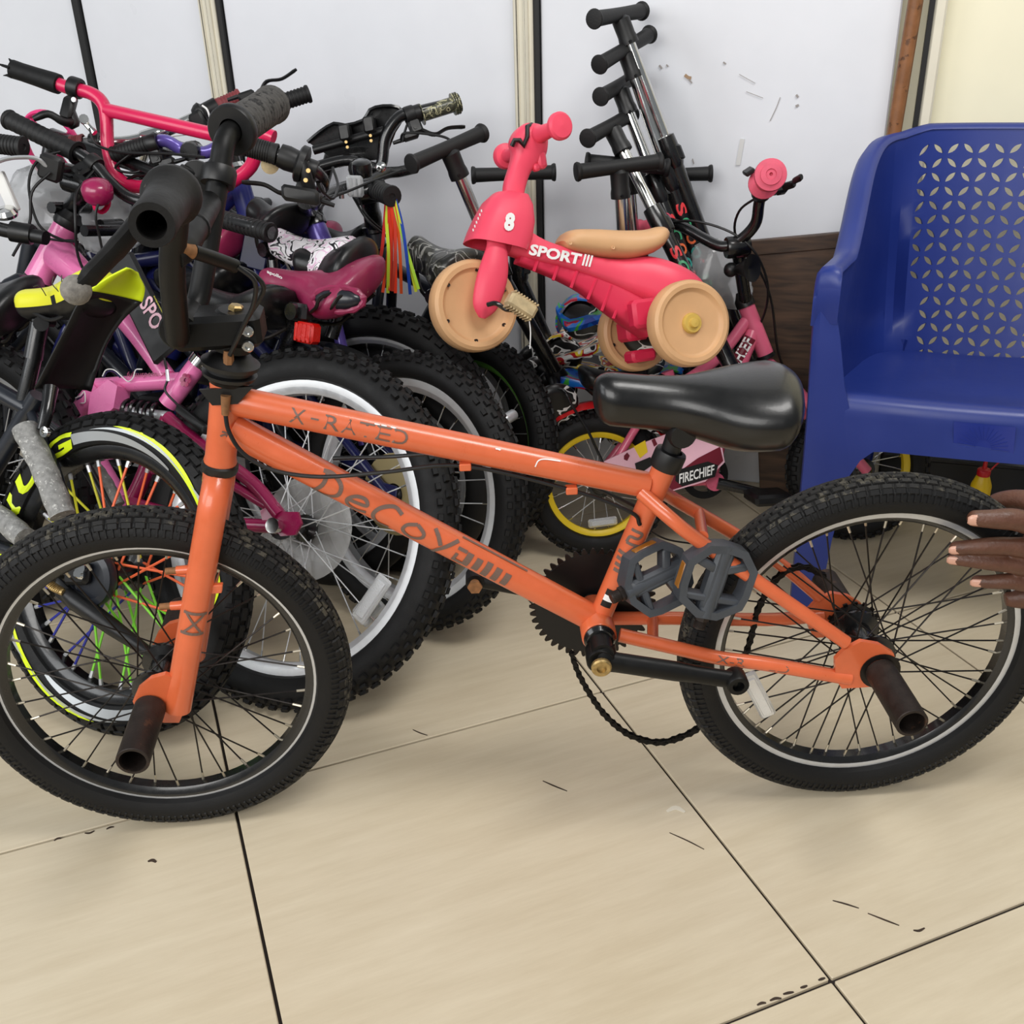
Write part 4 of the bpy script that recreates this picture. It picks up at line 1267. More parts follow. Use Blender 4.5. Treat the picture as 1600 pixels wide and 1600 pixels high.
finger([W_(1664, 862, .042), kn[1], W_(1566, 853, .047), W_(1526, 854, .043), W_(1494, 856, .036)], [.0160, .0142, .0118, .0111, .0096, .0086])
finger([W_(1662, 882, .042), kn[2], W_(1566, 880, .045), W_(1524, 876, .040), W_(1491, 873, .032)], [.0160, .0140, .0116, .0109, .0094, .0083])
finger([W_(1662, 902, .040), kn[3], W_(1580, 908, .042), W_(1550, 909, .036), W_(1527, 908, .030)], [.0150, .0132, .0110, .0102, .0089, .0079])
# palm, heel, thumb passing behind the tyre
hm.tube(spline([W_(1600, 866, .036), W_(1650, 868, .032), W_(1720, 866, .030)], 4), [.030, .037, .037, .037, .036, .034, .032, .030, .029], 18, True, 0, False, .62, HP.up)
hm.tube(spline([W_(1570, 936, .010), W_(1610, 930, .016), W_(1670, 905, .026)], 4), [.009, .012, .014, .016, .018, .020, .022, .024, .024], 14)
finger([W_(1690, 850, .018), W_(1640, 800, .0), W_(1600, 782, -.026), W_(1566, 782, -.044), W_(1540, 792, -.050)], [.020, .018, .0150, .0130, .0118, .0095])
hm.tube(spline([W_(1690, 868, .030), W_(1780, 866, .034), W_(1950, 856, .060), W_(2150, 830, .11), W_(2350, 740, .16), W_(2520, 560, .20), W_(2640, 330, .22)], 5), [.029] * 4 + [.028] * 4 + [.033] * 4 + [.040] * 5 + [.041] * 4 + [.044] * 4 + [.048] * 5 + [.050] * 1, 20, True, 0, False, .8, HP.up)
hand = part('hand', hm, M['skin'], person, None, 0)
md = hand.modifiers.new('one_surface', 'REMESH'); md.mode = 'VOXEL'; md.voxel_size = .0019; md.use_smooth_shade = True
md = hand.modifiers.new('soften', 'SMOOTH'); md.factor = .5; md.iterations = 5
for tip, pre, nr in ((W_(1526, 810, .041), W_(1552, 811, .045), .0100), (W_(1495, 856, .036), W_(1520, 854, .042), .0080), (W_(1492, 873, .032), W_(1516, 875, .039), .0078), (W_(1528, 908, .030), W_(1548, 909, .036), .0075)):
    d = (tip - pre).normalized(); nn_ = (HP.n - d * HP.n.dot(d)).normalized() * .96 + HP.up * .10; nn_ = (nn_ - d * nn_.dot(d)).normalized(); sd = d.cross(nn_)
    mb = MB(); c = tip + nn_ * (nr * .84) - d * (nr * .25)
    rings = []
    for i in range(7):
        t = i / 6; L_ = (t - .42) * nr * 2.5; wd = nr * .86 * math.sqrt(max(.05, 1 - (2 * t - 1) ** 4 * .75))
        row = []
        for k in range(7):
            a = (k / 6 - .5) * 1.9; row.append(c + d * L_ + sd * (math.sin(a) * wd) + nn_ * ((math.cos(a) - 1) * wd * .75 - .0012 * (2 * t - 1) ** 2 + .0012))
        rings.append(row)
    mb.loft(rings, False, False, 0, False)
    o = part('nail', mb, M['nail'], hand, 'pale finger nail', 60)
    md = o.modifiers.new('thickness', 'SOLIDIFY'); md.thickness = .0012; md.offset = 0
# ------------------------------------------------------------------ pink toy tricycle perched on the small bicycle
M['trike_pink'] = mat('coral_pink_plastic', (238, 76, 102), .42, var=.04, vscale=8, spec=.4)
M['trike_dark'] = mat('deep_pink_plastic', (214, 40, 76), .5)
M['tan'] = mat('tan_plastic', (212, 166, 120), .5, var=.06, vscale=14, wear=(176, 136, 98), wamt=.30, wscale=20)
M['tan_gold'] = mat('gold_hub_cap', (206, 172, 84), .35)
M['beige_pedal'] = mat('grubby_beige_pedal', (186, 166, 128), .7, var=.2, vscale=60)
rc_n = at(1081, 505, 1.70)
TP = Plane(0, 0, 20, -19)
TP.O = rc_n - TP.n * .118
t = TP.px
trike = thing('toy_tricycle', 'coral pink toy tricycle with tan wheels and seat perched up on the smaller bikes', 'tricycle', TP.O - V((0, 0, .08)))
rear_near, rear_far = TP.O + TP.n * .105, TP.O - TP.n * .105
front_c = t(741, 478, 0.0)
def toy_wheel(c, n, r, wd, hub=False, holes=6):
    mb = MB()
    prof = [(0, wd * .30), (r * .70, wd * .30), (r * .74, wd * .33), (r * .80, wd * .50), (r * .90, wd * .52), (r * .97, wd * .42), (r, wd * .25), (r, -wd * .25), (r * .97, -wd * .42), (r * .90, -wd * .52), (r * .80, -wd * .50), (r * .74, -wd * .33), (r * .70, -wd * .30), (0, -wd * .30)]
    mb.lathe(prof, c, n, 48)
    o = part('wheel', mb, M['tan'], trike, None, 35)
    if hub:
        mb = MB(); mb.lathe([(0, 0), (r * .24, 0), (r * .24, .004), (r * .21, .008), (r * .12, .008), (r * .10, .014), (0, .015)], c + n * wd * .30, n, 28)
        part('hub_cap', mb, M['tan_gold'], o, 'gold hub cap')
    if holes:
        x, y = perp(n); mb = MB()
        for k in range(holes):
            a = 2 * math.pi * (k + .3) / holes; q = c + (x * math.cos(a) + y * math.sin(a)) * (r * .765) + n * wd * .42
            mb.lathe([(.0012, .001), (.0030, .0015), (.0034, .0), (.0034, -.003)], q, n, 10); mb.lathe([(0, 0), (.0028, 0)], q, n, 10)
        part('screw_hole', mb, M['rust_steel'], o, 'dark screw recess', kind='stuff')
    return o
RW = .0745
toy_wheel(rear_near, TP.n, RW, .036, True, 0)
toy_wheel(rear_far, TP.n, RW * 1.0, .036)
fn_ = (TP.n + TP.hd * .10).normalized()
toy_wheel(front_c - fn_ * .004, fn_, .0785, .036)
mb = MB(); mb.cyl(rear_near, rear_far, .005, None, 10); part('axle', mb, M['dark_steel'], trike)
# beam body, lofted between profile points read in its mid plane
def beam(stations, m, name, sq=3.2, seg=20):
    rings = []
    for up_, lo, hw in stations:
        a, b = t(*up_), t(*lo); c = (a + b) / 2; v = (a - b) / 2
        rings.append([c + v * math.copysign(abs(math.sin(2 * math.pi * k / seg)) ** (2 / sq), math.sin(2 * math.pi * k / seg)) + TP.n * hw * math.copysign(abs(math.cos(2 * math.pi * k / seg)) ** (2 / sq), math.cos(2 * math.pi * k / seg)) for k in range(seg)])
    # smooth between stations
    out = []
    N_ = len(rings)
    cols = [spline([r[k] for r in rings], 4) for k in range(seg)]
    for i in range(len(cols[0])): out.append([cols[k][i] for k in range(seg)])
    return part(name, MB().loft(out, True), m, trike, None, 50)
beam([((800, 340), (792, 398), .022), ((838, 371), (830, 410), .026), ((880, 388), (872, 420), .028), ((925, 402), (915, 434), .029), ((965, 406), (955, 450), .032), ((1005, 402), (992, 470), .046), ((1045, 414), (1024, 488), .060), ((1078, 436), (1052, 505), .060), ((1098, 470), (1080, 512), .050)], M['trike_pink'], 'body')
beam([((812, 395), (806, 412), .016), ((870, 412), (858, 432), .018), ((920, 425), (905, 456), .020), ((960, 440), (940, 484), .022), ((1005, 460), (980, 512), .030), ((1030, 480), (1005, 528), .034)], M['trike_dark'], 'lower_channel', 4)
rb = MB()
for (x0, y0, x1, y1) in ((840, 408, 834, 424), (872, 416, 864, 438), (902, 424, 892, 450), (932, 436, 918, 468), (955, 446, 940, 486), (975, 456, 958, 498)):
    a, b = t(x0, y0, .02), t(x1, y1, .02); rb.tube([a, b], .003, 6)
part('rib', rb, M['trike_dark'], trike, None, kind='stuff')
mb = MB(); mb.box(t(1005, 490, .05), (.05, .05, .03), TP.hd, TP.up, TP.n, 0, .006); mb.box(t(988, 516, -.05), (.045, .040, .05), TP.hd, TP.up, TP.n, 0, .006); mb.box(t(1000, 556, -.03), (.05, .022, .04), TP.hd, TP.up, TP.n, 0, .005)
mb.tube([t(1005, 490, .04), rear_near - TP.n * .03], [.016, .012], 12); mb.tube([t(1000, 490, -.03), rear_far + TP.n * .03], [.018, .012], 12)
part('axle_bracket', mb, M['trike_dark'], trike)
# seat
seat = [((872, 378), (880, 392), .030), ((885, 362), (890, 396), .042), ((920, 360), (920, 402), .046), ((960, 362), (955, 406), .050), ((995, 362), (985, 406), .058), ((1020, 357), (1012, 398), .060), ((1033, 362), (1026, 386), .040)]
beam(seat, M['tan'], 'seat', 2.6)
mb = MB()
for x, y in ((891, 380), (958, 387)):
    q = t(x, y, .048); mb.lathe([(.0008, .001), (.0030, .0015), (.0036, -.001)], q, TP.n, 10)
part('screw_hole', mb, M['tan'], trike, None, kind='stuff')
# hood over the fork: open skirt shape
def ring_at(py_l, xl, py_r, xr, hw, seg=20, sq=3.4):
    a, b = t(xl, py_l), t(xr, py_r); c = (a + b) / 2; h = (b - a) / 2
    return [c + h * math.copysign(abs(math.cos(2 * math.pi * k / seg)) ** (2 / sq), math.cos(2 * math.pi * k / seg)) + TP.n * hw * math.copysign(abs(math.sin(2 * math.pi * k / seg)) ** (2 / sq), math.sin(2 * math.pi * k / seg)) for k in range(seg)]
hood = [ring_at(300, 786, 304, 812, .018), ring_at(303, 770, 308, 822, .030), ring_at(315, 757, 325, 828, .040), ring_at(338, 744, 350, 830, .045), ring_at(360, 734, 376, 826, .047), ring_at(377, 728, 396, 818, .048), ring_at(376, 734, 392, 814, .043), ring_at(345, 748, 352, 818, .038)]
mb = MB().loft(hood, True); part('hood', mb, M['trike_pink'], trike, None, 40)
# neck, head, knobs
hd_ = [ring_at(306, 786, 310, 816, .016), ring_at(285, 788, 292, 820, .016), ring_at(262, 795, 270, 828, .017), ring_at(240, 800, 252, 846, .022), ring_at(222, 797, 236, 852, .026), ring_at(206, 803, 214, 852, .026), ring_at(196, 815, 200, 845, .018), ring_at(193, 826, 194, 836, .006)]
cols = [spline([r[k] for r in hd_], 4) for k in range(20)]
part('steering_neck', MB().loft([[cols[k][i] for k in range(20)] for i in range(len(cols[0]))], True), M['trike_pink'], trike, None, 50)
mb = MB(); mb.tube(spline([t(838, 212, .016), t(853, 206, .045), t(868, 199, .075)], 4), [.016, .015, .014, .0135, .013, .0125, .012, .012, .012], 16)
q0, q1 = t(866, 200, .070), t(881, 195, .100); mb.lathe([(.010, 0), (.020, .003), (.0225, .008), (.0225, .015), (.019, .019), (0, .021)], q0.lerp(q1, .2), q1 - q0, 26)
part('handle_knob', mb, M['trike_pink'], trike)
mb = MB(); mb.tube(spline([t(815, 232, -.016), t(803, 240, -.045), t(793, 243, -.075)], 4), [.015, .014, .0135, .013, .0125, .012, .012, .012, .012], 16)
q0, q1 = t(795, 243, -.070), t(786, 245, -.100); mb.lathe([(.010, 0), (.020, .003), (.0225, .008), (.0225, .015), (.019, .019), (0, .021)], q0.lerp(q1, .2), q1 - q0, 26)
part('handle_knob', mb, M['trike_pink'], trike)
mb = MB(); mb.tube([t(x, y, w_) for x, y, w_ in ((831, 195, .012), (824, 198, .024), (824, 214, .029), (818, 228, .029), (812, 219, .029), (804, 219, .026), (800, 228, .020))], .0042, 8)
part('stripe', mb, M['black_print'], trike, 'black zigzag line on the steering head')
mb = MB(); mb.box(t(845, 250, .012), (.016, .030, .020), TP.hd, TP.up, TP.n, 0, .004); mb.box(t(838, 262, .012), (.012, .012, .016), TP.hd, TP.up, TP.n, 0, .003)
part('horn', mb, M['trike_pink'], trike)
# fork blades
for s in (1, -1):
    w0 = .030 * s
    st_ = [((770, 362, w0 * .9), .014), ((776, 385, w0), .018), ((772, 420, w0 * 1.05), .0255), ((765, 450, w0 * 1.05), .0265), ((757, 480, w0 * 1.0), .021), ((753, 497, w0 * .95), .006)]
    cs = spline([t(*a) for a, _ in st_], 4); rr = spline([(r, 0, 0) for _, r in st_], 4)
    mb = MB().tube(cs, [max(.003, r.x) for r in rr], 16, True, 0, False, .55, TP.hd)
    part('fork_blade', mb, M['trike_pink'], trike, None, 60)
# pedals and crank
mb = MB(); mb.tube(spline([t(762, 476, .05), t(775, 474, .062), t(790, 483, .066), t(798, 484, .075)], 4), .0042, 9)
part('crank', mb, M['black_paint'], trike, 'bent black crank wire'); mb = MB()
mb.tube(spline([front_c - TP.n * .05, t(741, 480, -.065), t(730, 470, -.068)], 4), .0042, 9)
part('crank', mb, M['black_paint'], trike, 'bent black crank wire')
mb = MB(); pc = t(814, 478, .085); px_ = (t(832, 488, .085) - t(798, 466, .085)).normalized()
mb.box(pc, (.052, .030, .026), px_, TP.n, px_.cross(TP.n), 0, .005)
for k in range(9):
    q = pc + px_ * (-.022 + .0055 * k)
    for s in (1, -1): mb.box(q + px_.cross(TP.n) * (.0135 * s), (.003, .026, .004), px_, TP.n, px_.cross(TP.n), 0, .0008)
part('pedal', mb, M['beige_pedal'], trike, 'grubby beige pedal')
mb = MB(); mb.tube(spline([t(827, 500, .085), t(829, 520, .085), t(828, 545, .083)], 3), .0010, 5); part('thread', mb, M['white'], trike, 'loose white thread')
# lettering
mb = MB(); a, b = t(824, 393, .0300), t(918, 410, .0330); upd = (t(828, 380, .030) - t(826, 398, .030)).normalized()
mb2 = MB()
f0 = t(825, 398, .0292); f1 = t(905, 414, .0330)
text_on(mb, 'SPORT', on_flat(f0, f1 - f0, t(829, 380, .0290) - t(824, 398, .0292), (f1 - f0).length, .0195, TP.n * .0012), 0, 0., .04)
for k in range(3):
    g0 = f1 + (f1 - f0).normalized() * (.004 + .0062 * k)
    text_on(mb, 'I', on_flat(g0, f1 - f0, t(829, 380, .029) - t(824, 398, .0292), .0036, .0205, TP.n * .0014))
g0 = t(786, 360, .0478); gx = t(802, 362, .0478) - g0
text_on(mb, '8', on_flat(g0, gx, t(790, 334, .0460) - g0, .0175, .031, TP.n * .0015), 0, 0., .06)
for k in range(6):
    g0 = t(739 + 2.6 * k, 360 - 6 * k, .036); mb.box(g0 + TP.n * .004 - TP.hd * .001, (.0016, .004, .002), TP.hd, TP.up, TP.n)
part('lettering', mb, M['white'], trike, 'white race number and word', 0, kind='stuff')
# ------------------------------------------------------------------ push scooters leaning on the wall
def splash_mat(name, cols, scale=26):
    m = bpy.data.materials.new(name); m.use_nodes = True
    nt = m.node_tree; N = nt.nodes; L = nt.links; b = N['Principled BSDF']; b.inputs['Roughness'].default_value = .3
    tc = N.new('ShaderNodeTexCoord'); n = N.new('ShaderNodeTexNoise'); n.inputs['Scale'].default_value = scale; n.inputs['Detail'].default_value = 1.5; n.inputs['Distortion'].default_value = .9
    L.new(tc.outputs['Object'], n.inputs['Vector']); r = N.new('ShaderNodeValToRGB'); r.color_ramp.interpolation = 'CONSTANT'
    e = r.color_ramp.elements
    lo, hi = .34, .66
    for i, c in enumerate(cols):
        pos = 0 if i == 0 else lo + (hi - lo) * i / len(cols)
        if i < 2: e[i].position = pos; e[i].color = lin(c) + (1,)
        else:
            q = e.new(pos); q.color = lin(c) + (1,)
    L.new(n.outputs['Fac'], r.inputs[0]); L.new(r.outputs[0], b.inputs['Base Color'])
    return m
M['splash_blue'] = splash_mat('blue_green_splash_print', [(24, 60, 150), (20, 96, 190), (60, 160, 60), (28, 110, 200), (180, 30, 60), (16, 40, 110)], 13)
M['splash_yellow'] = splash_mat('yellow_red_splash_print', [(20, 20, 22), (235, 230, 220), (240, 210, 60), (190, 28, 34), (240, 236, 230), (24, 24, 26)], 15)
M['wheel_print'] = splash_mat('black_white_wheel_print', [(16, 16, 17), (18, 18, 18), (16, 16, 17), (18, 18, 18), (16, 16, 17), (16, 16, 17), (16, 16, 17), (228, 228, 226), (216, 216, 214), (16, 16, 17), (16, 16, 17), (16, 16, 17), (16, 16, 17)], 22)
M['grip_rubber'] = mat('black_grip_rubber', (14, 14, 15), .6, bump=.2, bscale=300)
LET = [mat('letter_red', (226, 60, 66), .4), mat('letter_green', (60, 160, 110), .4), mat('letter_orange', (232, 108, 60), .4), mat('letter_teal', (50, 150, 140), .4)]

def scooter(label, T, hA, hB, low, deck_end=None, deck_mat=None, base=None, chrome_to=.45, letters=None, tr=.0115, deck_w=.105, rear=True, blen=.66):
    """T: top of stem, hA/hB: grip ends, low: another point down the stem line; base: bottom of the stem"""
    T, low = V(T), V(low); d = (low - T).normalized()
    if base is None: base = T + d * blen
    base = V(base)
    L = (base - T).length
    th = thing('push_scooter', label, 'scooter', V((base.x, base.y, max(0, base.z - .085))), 'push scooters leaning against the white wall')
    a = (V(hB) - V(hA)).normalized(); hc = (V(hA) + V(hB)) / 2
    hA, hB = V(hA), V(hB); HL = (hB - hA).length
    mb = MB()
    prof = [(0, 0), (.010, 0), (.0165, .001), (.0178, .004), (.0165, .008), (.0142, .010)]
    for i in range(1, 9): prof.append((.0142 - .0012 * math.sin(math.pi * i / 9), .010 + (HL - .02) * i / 9))
    prof += [(.0142, HL - .010), (.0165, HL - .008), (.0178, HL - .004), (.0165, HL - .001), (.010, HL), (0, HL)]
    mb.lathe(prof, hA, a, 22)
    part('handlebar', mb, M['grip_rubber'], th)
    mb = MB(); c0 = hc + d * .004
    mb.lathe([(.012, .0), (.0175, .006), (.0170, .034), (.0185, .042), (.0185, .052), (.0120, .052)], c0, d, 20)
    x, y = perp(d)
    bolt(mb, c0 + d * .046 - V((0, 1, 0)) * .016, V((.6, -1, 0)), .0035, .004)
    part('collar', mb, M['black_plastic'], th)
    mb = MB(); mb.cyl(c0 + d * .04, c0 + d * (L * chrome_to), tr, None, 18); part('stem_tube', mb, M['chrome'], th, 'chrome upper stem')
    mb = MB(); s0 = c0 + d * (L * chrome_to)
    mb.lathe([(tr, -.02), (tr + .007, -.018), (tr + .008, .0), (tr + .008, .035), (tr + .004, .045), (tr + .003, .05)], s0, d, 18)
    mb.box(s0 + d * .01 + V((.016, -.006, 0)), (.016, .02, .03), (1, 0, 0), (0, 1, 0), d, 0, .003)
    mb.cyl(s0 + d * .04, base + d * .0, tr + .0045, None, 18)
    part('lower_stem', mb, M['black_paint'], th)
    if letters:
        q0 = s0 + d * .07
        for i, ch in enumerate('SCOOTER'):
            mb = MB()
            q = q0 + d * (.030 * i)
            if (q - base).dot(d) > -.03: break
            f = on_tube(q, q + d * .028, tr + .0047, 0, .024, .020, .10, V((0, -1, 0)))
            text_on(mb, ch, f, 0, 0, .03)
            part('letter', mb, LET[i % 4], th, None, 0)
    # deck, fork plate and wheels
    if deck_end is None: deck_end = base + V((-.20, .07, -.05))
    de = V(deck_end); dd = (de - base); DL = dd.length; dd = dd.normalized(); sd = dd.cross(V((0, 0, 1))).normalized(); up_ = sd.cross(dd)
    mb = MB(); n_ = 12; rings = []
    for i in range(n_ + 1):
        t_ = i / n_; wv = deck_w * (.35 + .65 * math.sin(min(1, t_ * 2.2 + .15) * math.pi / 2)) * (1 if t_ < .8 else math.cos((t_ - .8) / .2 * 1.1))
        c = base + dd * DL * t_ + up_ * (.012 * math.cos(t_ * math.pi) - .010 + (.03 * ((t_ - .8) / .2) ** 2 if t_ > .8 else 0))
        rings.append([c - sd * wv / 2, c - sd * wv * .46 + up_ * .007, c + sd * wv * .46 + up_ * .007, c + sd * wv / 2, c + sd * wv * .44 - up_ * .010, c - sd * wv * .44 - up_ * .010])
    mb.loft(rings, True)
    part('deck', mb, deck_mat or M['splash_blue'], th, None, 50)
    mb = MB(); mb.tube([base - up_ * .01 - sd * .075 - dd * .02, base - dd * .01, base - up_ * .01 + sd * .075 - dd * .02], .013, 12, True, 0, False, .7, up_)
    mb.lathe([(.0, -.03), (.020, -.03), (.022, .0), (.018, .02), (0, .02)], base, -d, 16)
    part('fork_bracket', mb, M['black_plastic'], th)
    for s in (-1, 1):
        c = base - up_ * .028 + sd * (.092 * s) - dd * .02
        mb = MB(); mb.lathe([(0, -.011), (.030, -.011), (.040, -.009), (.046, -.003), (.046, .003), (.040, .009), (.030, .011), (0, .011)], c, sd, 28)
        part('wheel', mb, M['wheel_print'], th)
    if rear:
        c = de - dd * .045 - up_ * .020
        mb = MB(); mb.lathe([(0, -.012), (.026, -.012), (.036, -.010), (.040, -.003), (.040, .003), (.036, .010), (.026, .012), (0, .012)], c, sd, 28)
        part('wheel', mb, M['wheel_print'], th)
        mb = MB(); rg = []
        for i in range(9):
            a_ = math.radians(-20 + 150 * i / 8); q = c + (dd * math.cos(a_) + up_ * math.sin(a_)) * .046
            nn = (dd * math.cos(a_) + up_ * math.sin(a_))
            rg.append([q - sd * .022, q + sd * .022, q + sd * .022 + nn * .004, q - sd * .022 + nn * .004])
        mb.loft(rg, True); part('rear_fender', mb, deck_mat or M['splash_blue'], th)
    return th
scooter('scooter with tilted bar left of the toy tricycle, its deck in blue and green', at(700, 232, 1.93), at(641, 257, 1.86), at(755, 207, 2.00), at(800, 470, 1.97), at(1020, 592, 2.02), M['splash_blue'], base=at(872, 590, 1.99), rear=True)
scooter('scooter whose level bar shows behind the toy tricycle neck, with yellow and red deck', at(802, 271, 2.14), at(736, 274, 2.14), at(869, 269, 2.14), at(812, 450, 2.12), at(1010, 560, 2.16), M['splash_yellow'], base=at(868, 566, 2.12), chrome_to=.42)
scooter('scooter with level bar and upright chrome stem above the tan toy seat', at(967, 262, 1.95), at(899, 269, 1.93), at(1034, 252, 1.97), at(973, 365, 1.95), at(872, 488, 2.00), M['splash_blue'], base=at(990, 478, 1.97), chrome_to=.50)
scooter('scooter half hidden behind another level bar, only its bar end peeping out above', at(980, 256, 2.06), at(914, 252, 2.06), at(1046, 262, 2.06), at(990, 365, 2.05), None, M['splash_yellow'], base=at(1000, 520, 2.05), chrome_to=.5)
scooter('scooter whose bar end sticks out right of the leaning black stems', at(1044, 273, 2.17), at(974, 276, 2.18), at(1114, 271, 2.16), at(1058, 400, 2.14), None, M['splash_yellow'], blen=.50)
scooter('topmost scooter of the leaning row, its bar highest on the white wall', at(966, 24, 2.14), at(927, 30, 2.05), at(1004, 17, 2.21), at(1054, 258, 2.10), None, M['splash_blue'], chrome_to=.34, blen=.74)
scooter('second scooter down in the leaning row, longest bar and lettered black stem', at(977, 78, 2.13), at(935, 102, 2.04), at(1016, 53, 2.21), at(1070, 350, 2.08), None, M['splash_blue'], chrome_to=.33, letters=True, blen=.70)
scooter('third scooter down in the leaning row, bar just below the longest bar', at(965, 135, 2.15), at(937, 152, 2.07), at(995, 118, 2.22), at(1050, 360, 2.07), None, M['splash_yellow'], chrome_to=.30, letters=True, blen=.64)
scooter('lowest scooter of the leaning row, short bar pointing left above the level bars', at(950, 198, 2.08), at(917, 217, 1.99), at(988, 178, 2.16), at(1030, 355, 1.99), None, M['splash_blue'], chrome_to=.33, letters=True, blen=.58)
# ------------------------------------------------------------------ small pink bicycle with yellow rims
FP = Plane(.18, 1.836, 4, -15)
fp = FP.px
M['pink_paint'] = mat('rose_pink_paint', (226, 104, 134), .32, coat=.4, var=.05, vscale=20)
M['pale_pink'] = mat('pale_pink_plastic', (238, 188, 204), .4, var=.05, vscale=20)
M['red_plastic'] = mat('bright_red_plastic', (206, 30, 34), .38)
M['yellow_rim'] = mat('yellow_plastic_rim', (240, 206, 36), .4)
M['maroon_print'] = mat('maroon_print', (110, 20, 40), .4)
M['pink_grip'] = mat('dusty_pink_grip', (214, 84, 108), .6, var=.12, vscale=60)
fire = thing('childs_bicycle', 'small pink and red bicycle with yellow wheel rims behind the orange saddle', 'bicycle', FP.uv(.25, 0))
def small_tread(mb):
    tread(mb, .150, .024, .024, (-50, -18, 18, 50), 46, (.012, .010), .0035, 0)
FR = .150
fw_c = FP.uv(.545, FR)
for nm, c in (('rear_wheel', FP.uv(0, FR)), ('front_wheel', fw_c)):
    w_, _ = wheel(fire, nm, c, FP.hd, FP.up, FP.n, FR, .024, .024, .017, .011, [M['yellow_rim'], M['yellow_rim'], M['alloy'], M['chrome']], 20, small_tread, .1, cross=.8, hub_w=.028)
    if nm == 'rear_wheel': spoke_reflector(w_, math.radians(176), .048, .108, .018)
fr = MB()
hb_, ht_ = fp(1196, 553), fp(1166, 478)
fr.cyl(hb_, ht_, .0165, None, 18)
bbf = FP.uv(.235, .145)
fr.tube(spline([ht_.lerp(hb_, .45), fp(1150, 590), bbf + FP.up * .01], 5), .0150, 16)
fr.tube(spline([ht_.lerp(hb_, .2), fp(1120, 560), fp(1050, 610)], 4), .012, 12)
fr.tube([bbf, fp(1050, 606), fp(1042, 580)], .013, 14)
for s in (1, -1):
    fr.tube(spline([fp(1046, 604, .0), fp(1002, 655, .034 * s), FP.uv(0, FR, .046 * s)], 4), .0085, 10)
    fr.tube([bbf + FP.n * .02 * s, FP.uv(.0, FR, .046 * s)], .0085, 10)
fr.cyl(bbf + FP.n * .034, bbf - FP.n * .034, .019, None, 18)
frame_f = part('frame', fr, M['pink_paint'], fire)
mb = MB()
cr_ = hb_ + (hb_ - ht_).normalized() * .02
for s in (1, -1): mb.tube(spline([cr_, cr_ + FP.n * .03 * s + (fw_c - cr_) * .12, cr_ + FP.n * .044 * s + (fw_c - cr_) * .4, fw_c + FP.n * .046 * s], 5), .011, 12)
part('fork', mb, M['pink_paint'], fire)
mb = MB(); mb.lathe([(.012, 0), (.019, 0), (.019, .008), (.012, .010)], hb_, hb_ - ht_, 18); part('headset_ring', mb, M['black_plastic'], fire); mb = MB(); mb.lathe([(.010, 0), (.020, 0), (.019, .014), (.014, .022), (.010, .03)], ht_, ht_ - hb_, 18)
part('headset_ring', mb, M['black_plastic'], fire)
# word on the down tube
mb = MB()
f = on_tube(fp(1140, 585, 0), fp(1180, 515, 0), .0166, .010, .078, .022, .35, FP.n)
text_on(mb, 'CHIEF', f, 0, 0, .03)
part('lettering', mb, M['white'], frame_f, 'white block letters', 0)
mb = MB(); f2 = on_tube(fp(1140, 585, 0), fp(1180, 515, 0), .0152, .006, .082, .026, .35, FP.n)
grid = [[f2(i / 8, j / 5) for j in range(6)] for i in range(9)]
mb.loft(grid, False, False, 0, False); part('decal', mb, M['maroon_print'], frame_f, 'maroon decal patch', 0)
# chain guard: a flat printed panel
cg = [(941, 722), (1010, 690), (1075, 665), (1128, 700), (1132, 722), (1102, 752), (1040, 770), (985, 757), (946, 738)]
mb = MB(); mb.prism([fp(x, y, .056) for x, y in cg], FP.n, .004); guard = part('chain_guard', mb, M['pale_pink'], fire, 'pale pink printed chain guard')
mb = MB(); lift = .0588
mb.prism([fp(x, y, lift) for x, y in ((1090, 716), (1125, 698), (1130, 720), (1100, 750), (1042, 768), (1046, 748))], FP.n, .0008); part('guard_print', mb, M['maroon_print'], guard, 'maroon print', 0); mb = MB()
mb.prism([fp(x, y, lift) for x, y in ((975, 712), (980, 707), (984, 712), (980, 720), (975, 718))], FP.n, .0008); part('guard_print', mb, M['maroon_print'], guard, 'maroon print', 0); mb = MB()
mb.prism([fp(x, y, lift) for x, y in ((1018, 688), (1023, 685), (1027, 694), (1022, 698))], FP.n, .0008)
part('guard_print', mb, M['maroon_print'], guard, 'maroon print', 0)
mb = MB(); mb.prism([fp(x, y, lift) for x, y in ((990, 698), (1008, 688), (1012, 706), (1000, 716))], FP.n, .0008); part('guard_print', mb, M['yellow_rim'], guard, 'yellow print', 0)
mb = MB(); mb.prism([fp(x, y, lift) for x, y in ((992, 724), (1016, 714), (1020, 726), (1006, 736), (994, 734))], FP.n, .0008); part('guard_print', mb, M['black_print'], guard, 'black print', 0); mb = MB()
mb.prism([fp(x, y, lift + .0004) for x, y in ((1056, 735), (1106, 721), (1122, 727), (1117, 745), (1066, 760), (1055, 751))], FP.n, .0012); part('guard_print', mb, M['black_print'], guard, 'black print', 0)
mb = MB(); o_ = fp(1061, 756, lift + .0014); ox = fp(1117, 741, lift + .0014)
text_on(mb, 'FIRECHIEF', on_flat(o_, ox - o_, fp(1060, 738, lift + .0014) - o_, (ox - o_).length, .0200, FP.n * .0005), 0, .15, .02); part('lettering', mb, M['white'], guard, 'white block letters', 0)
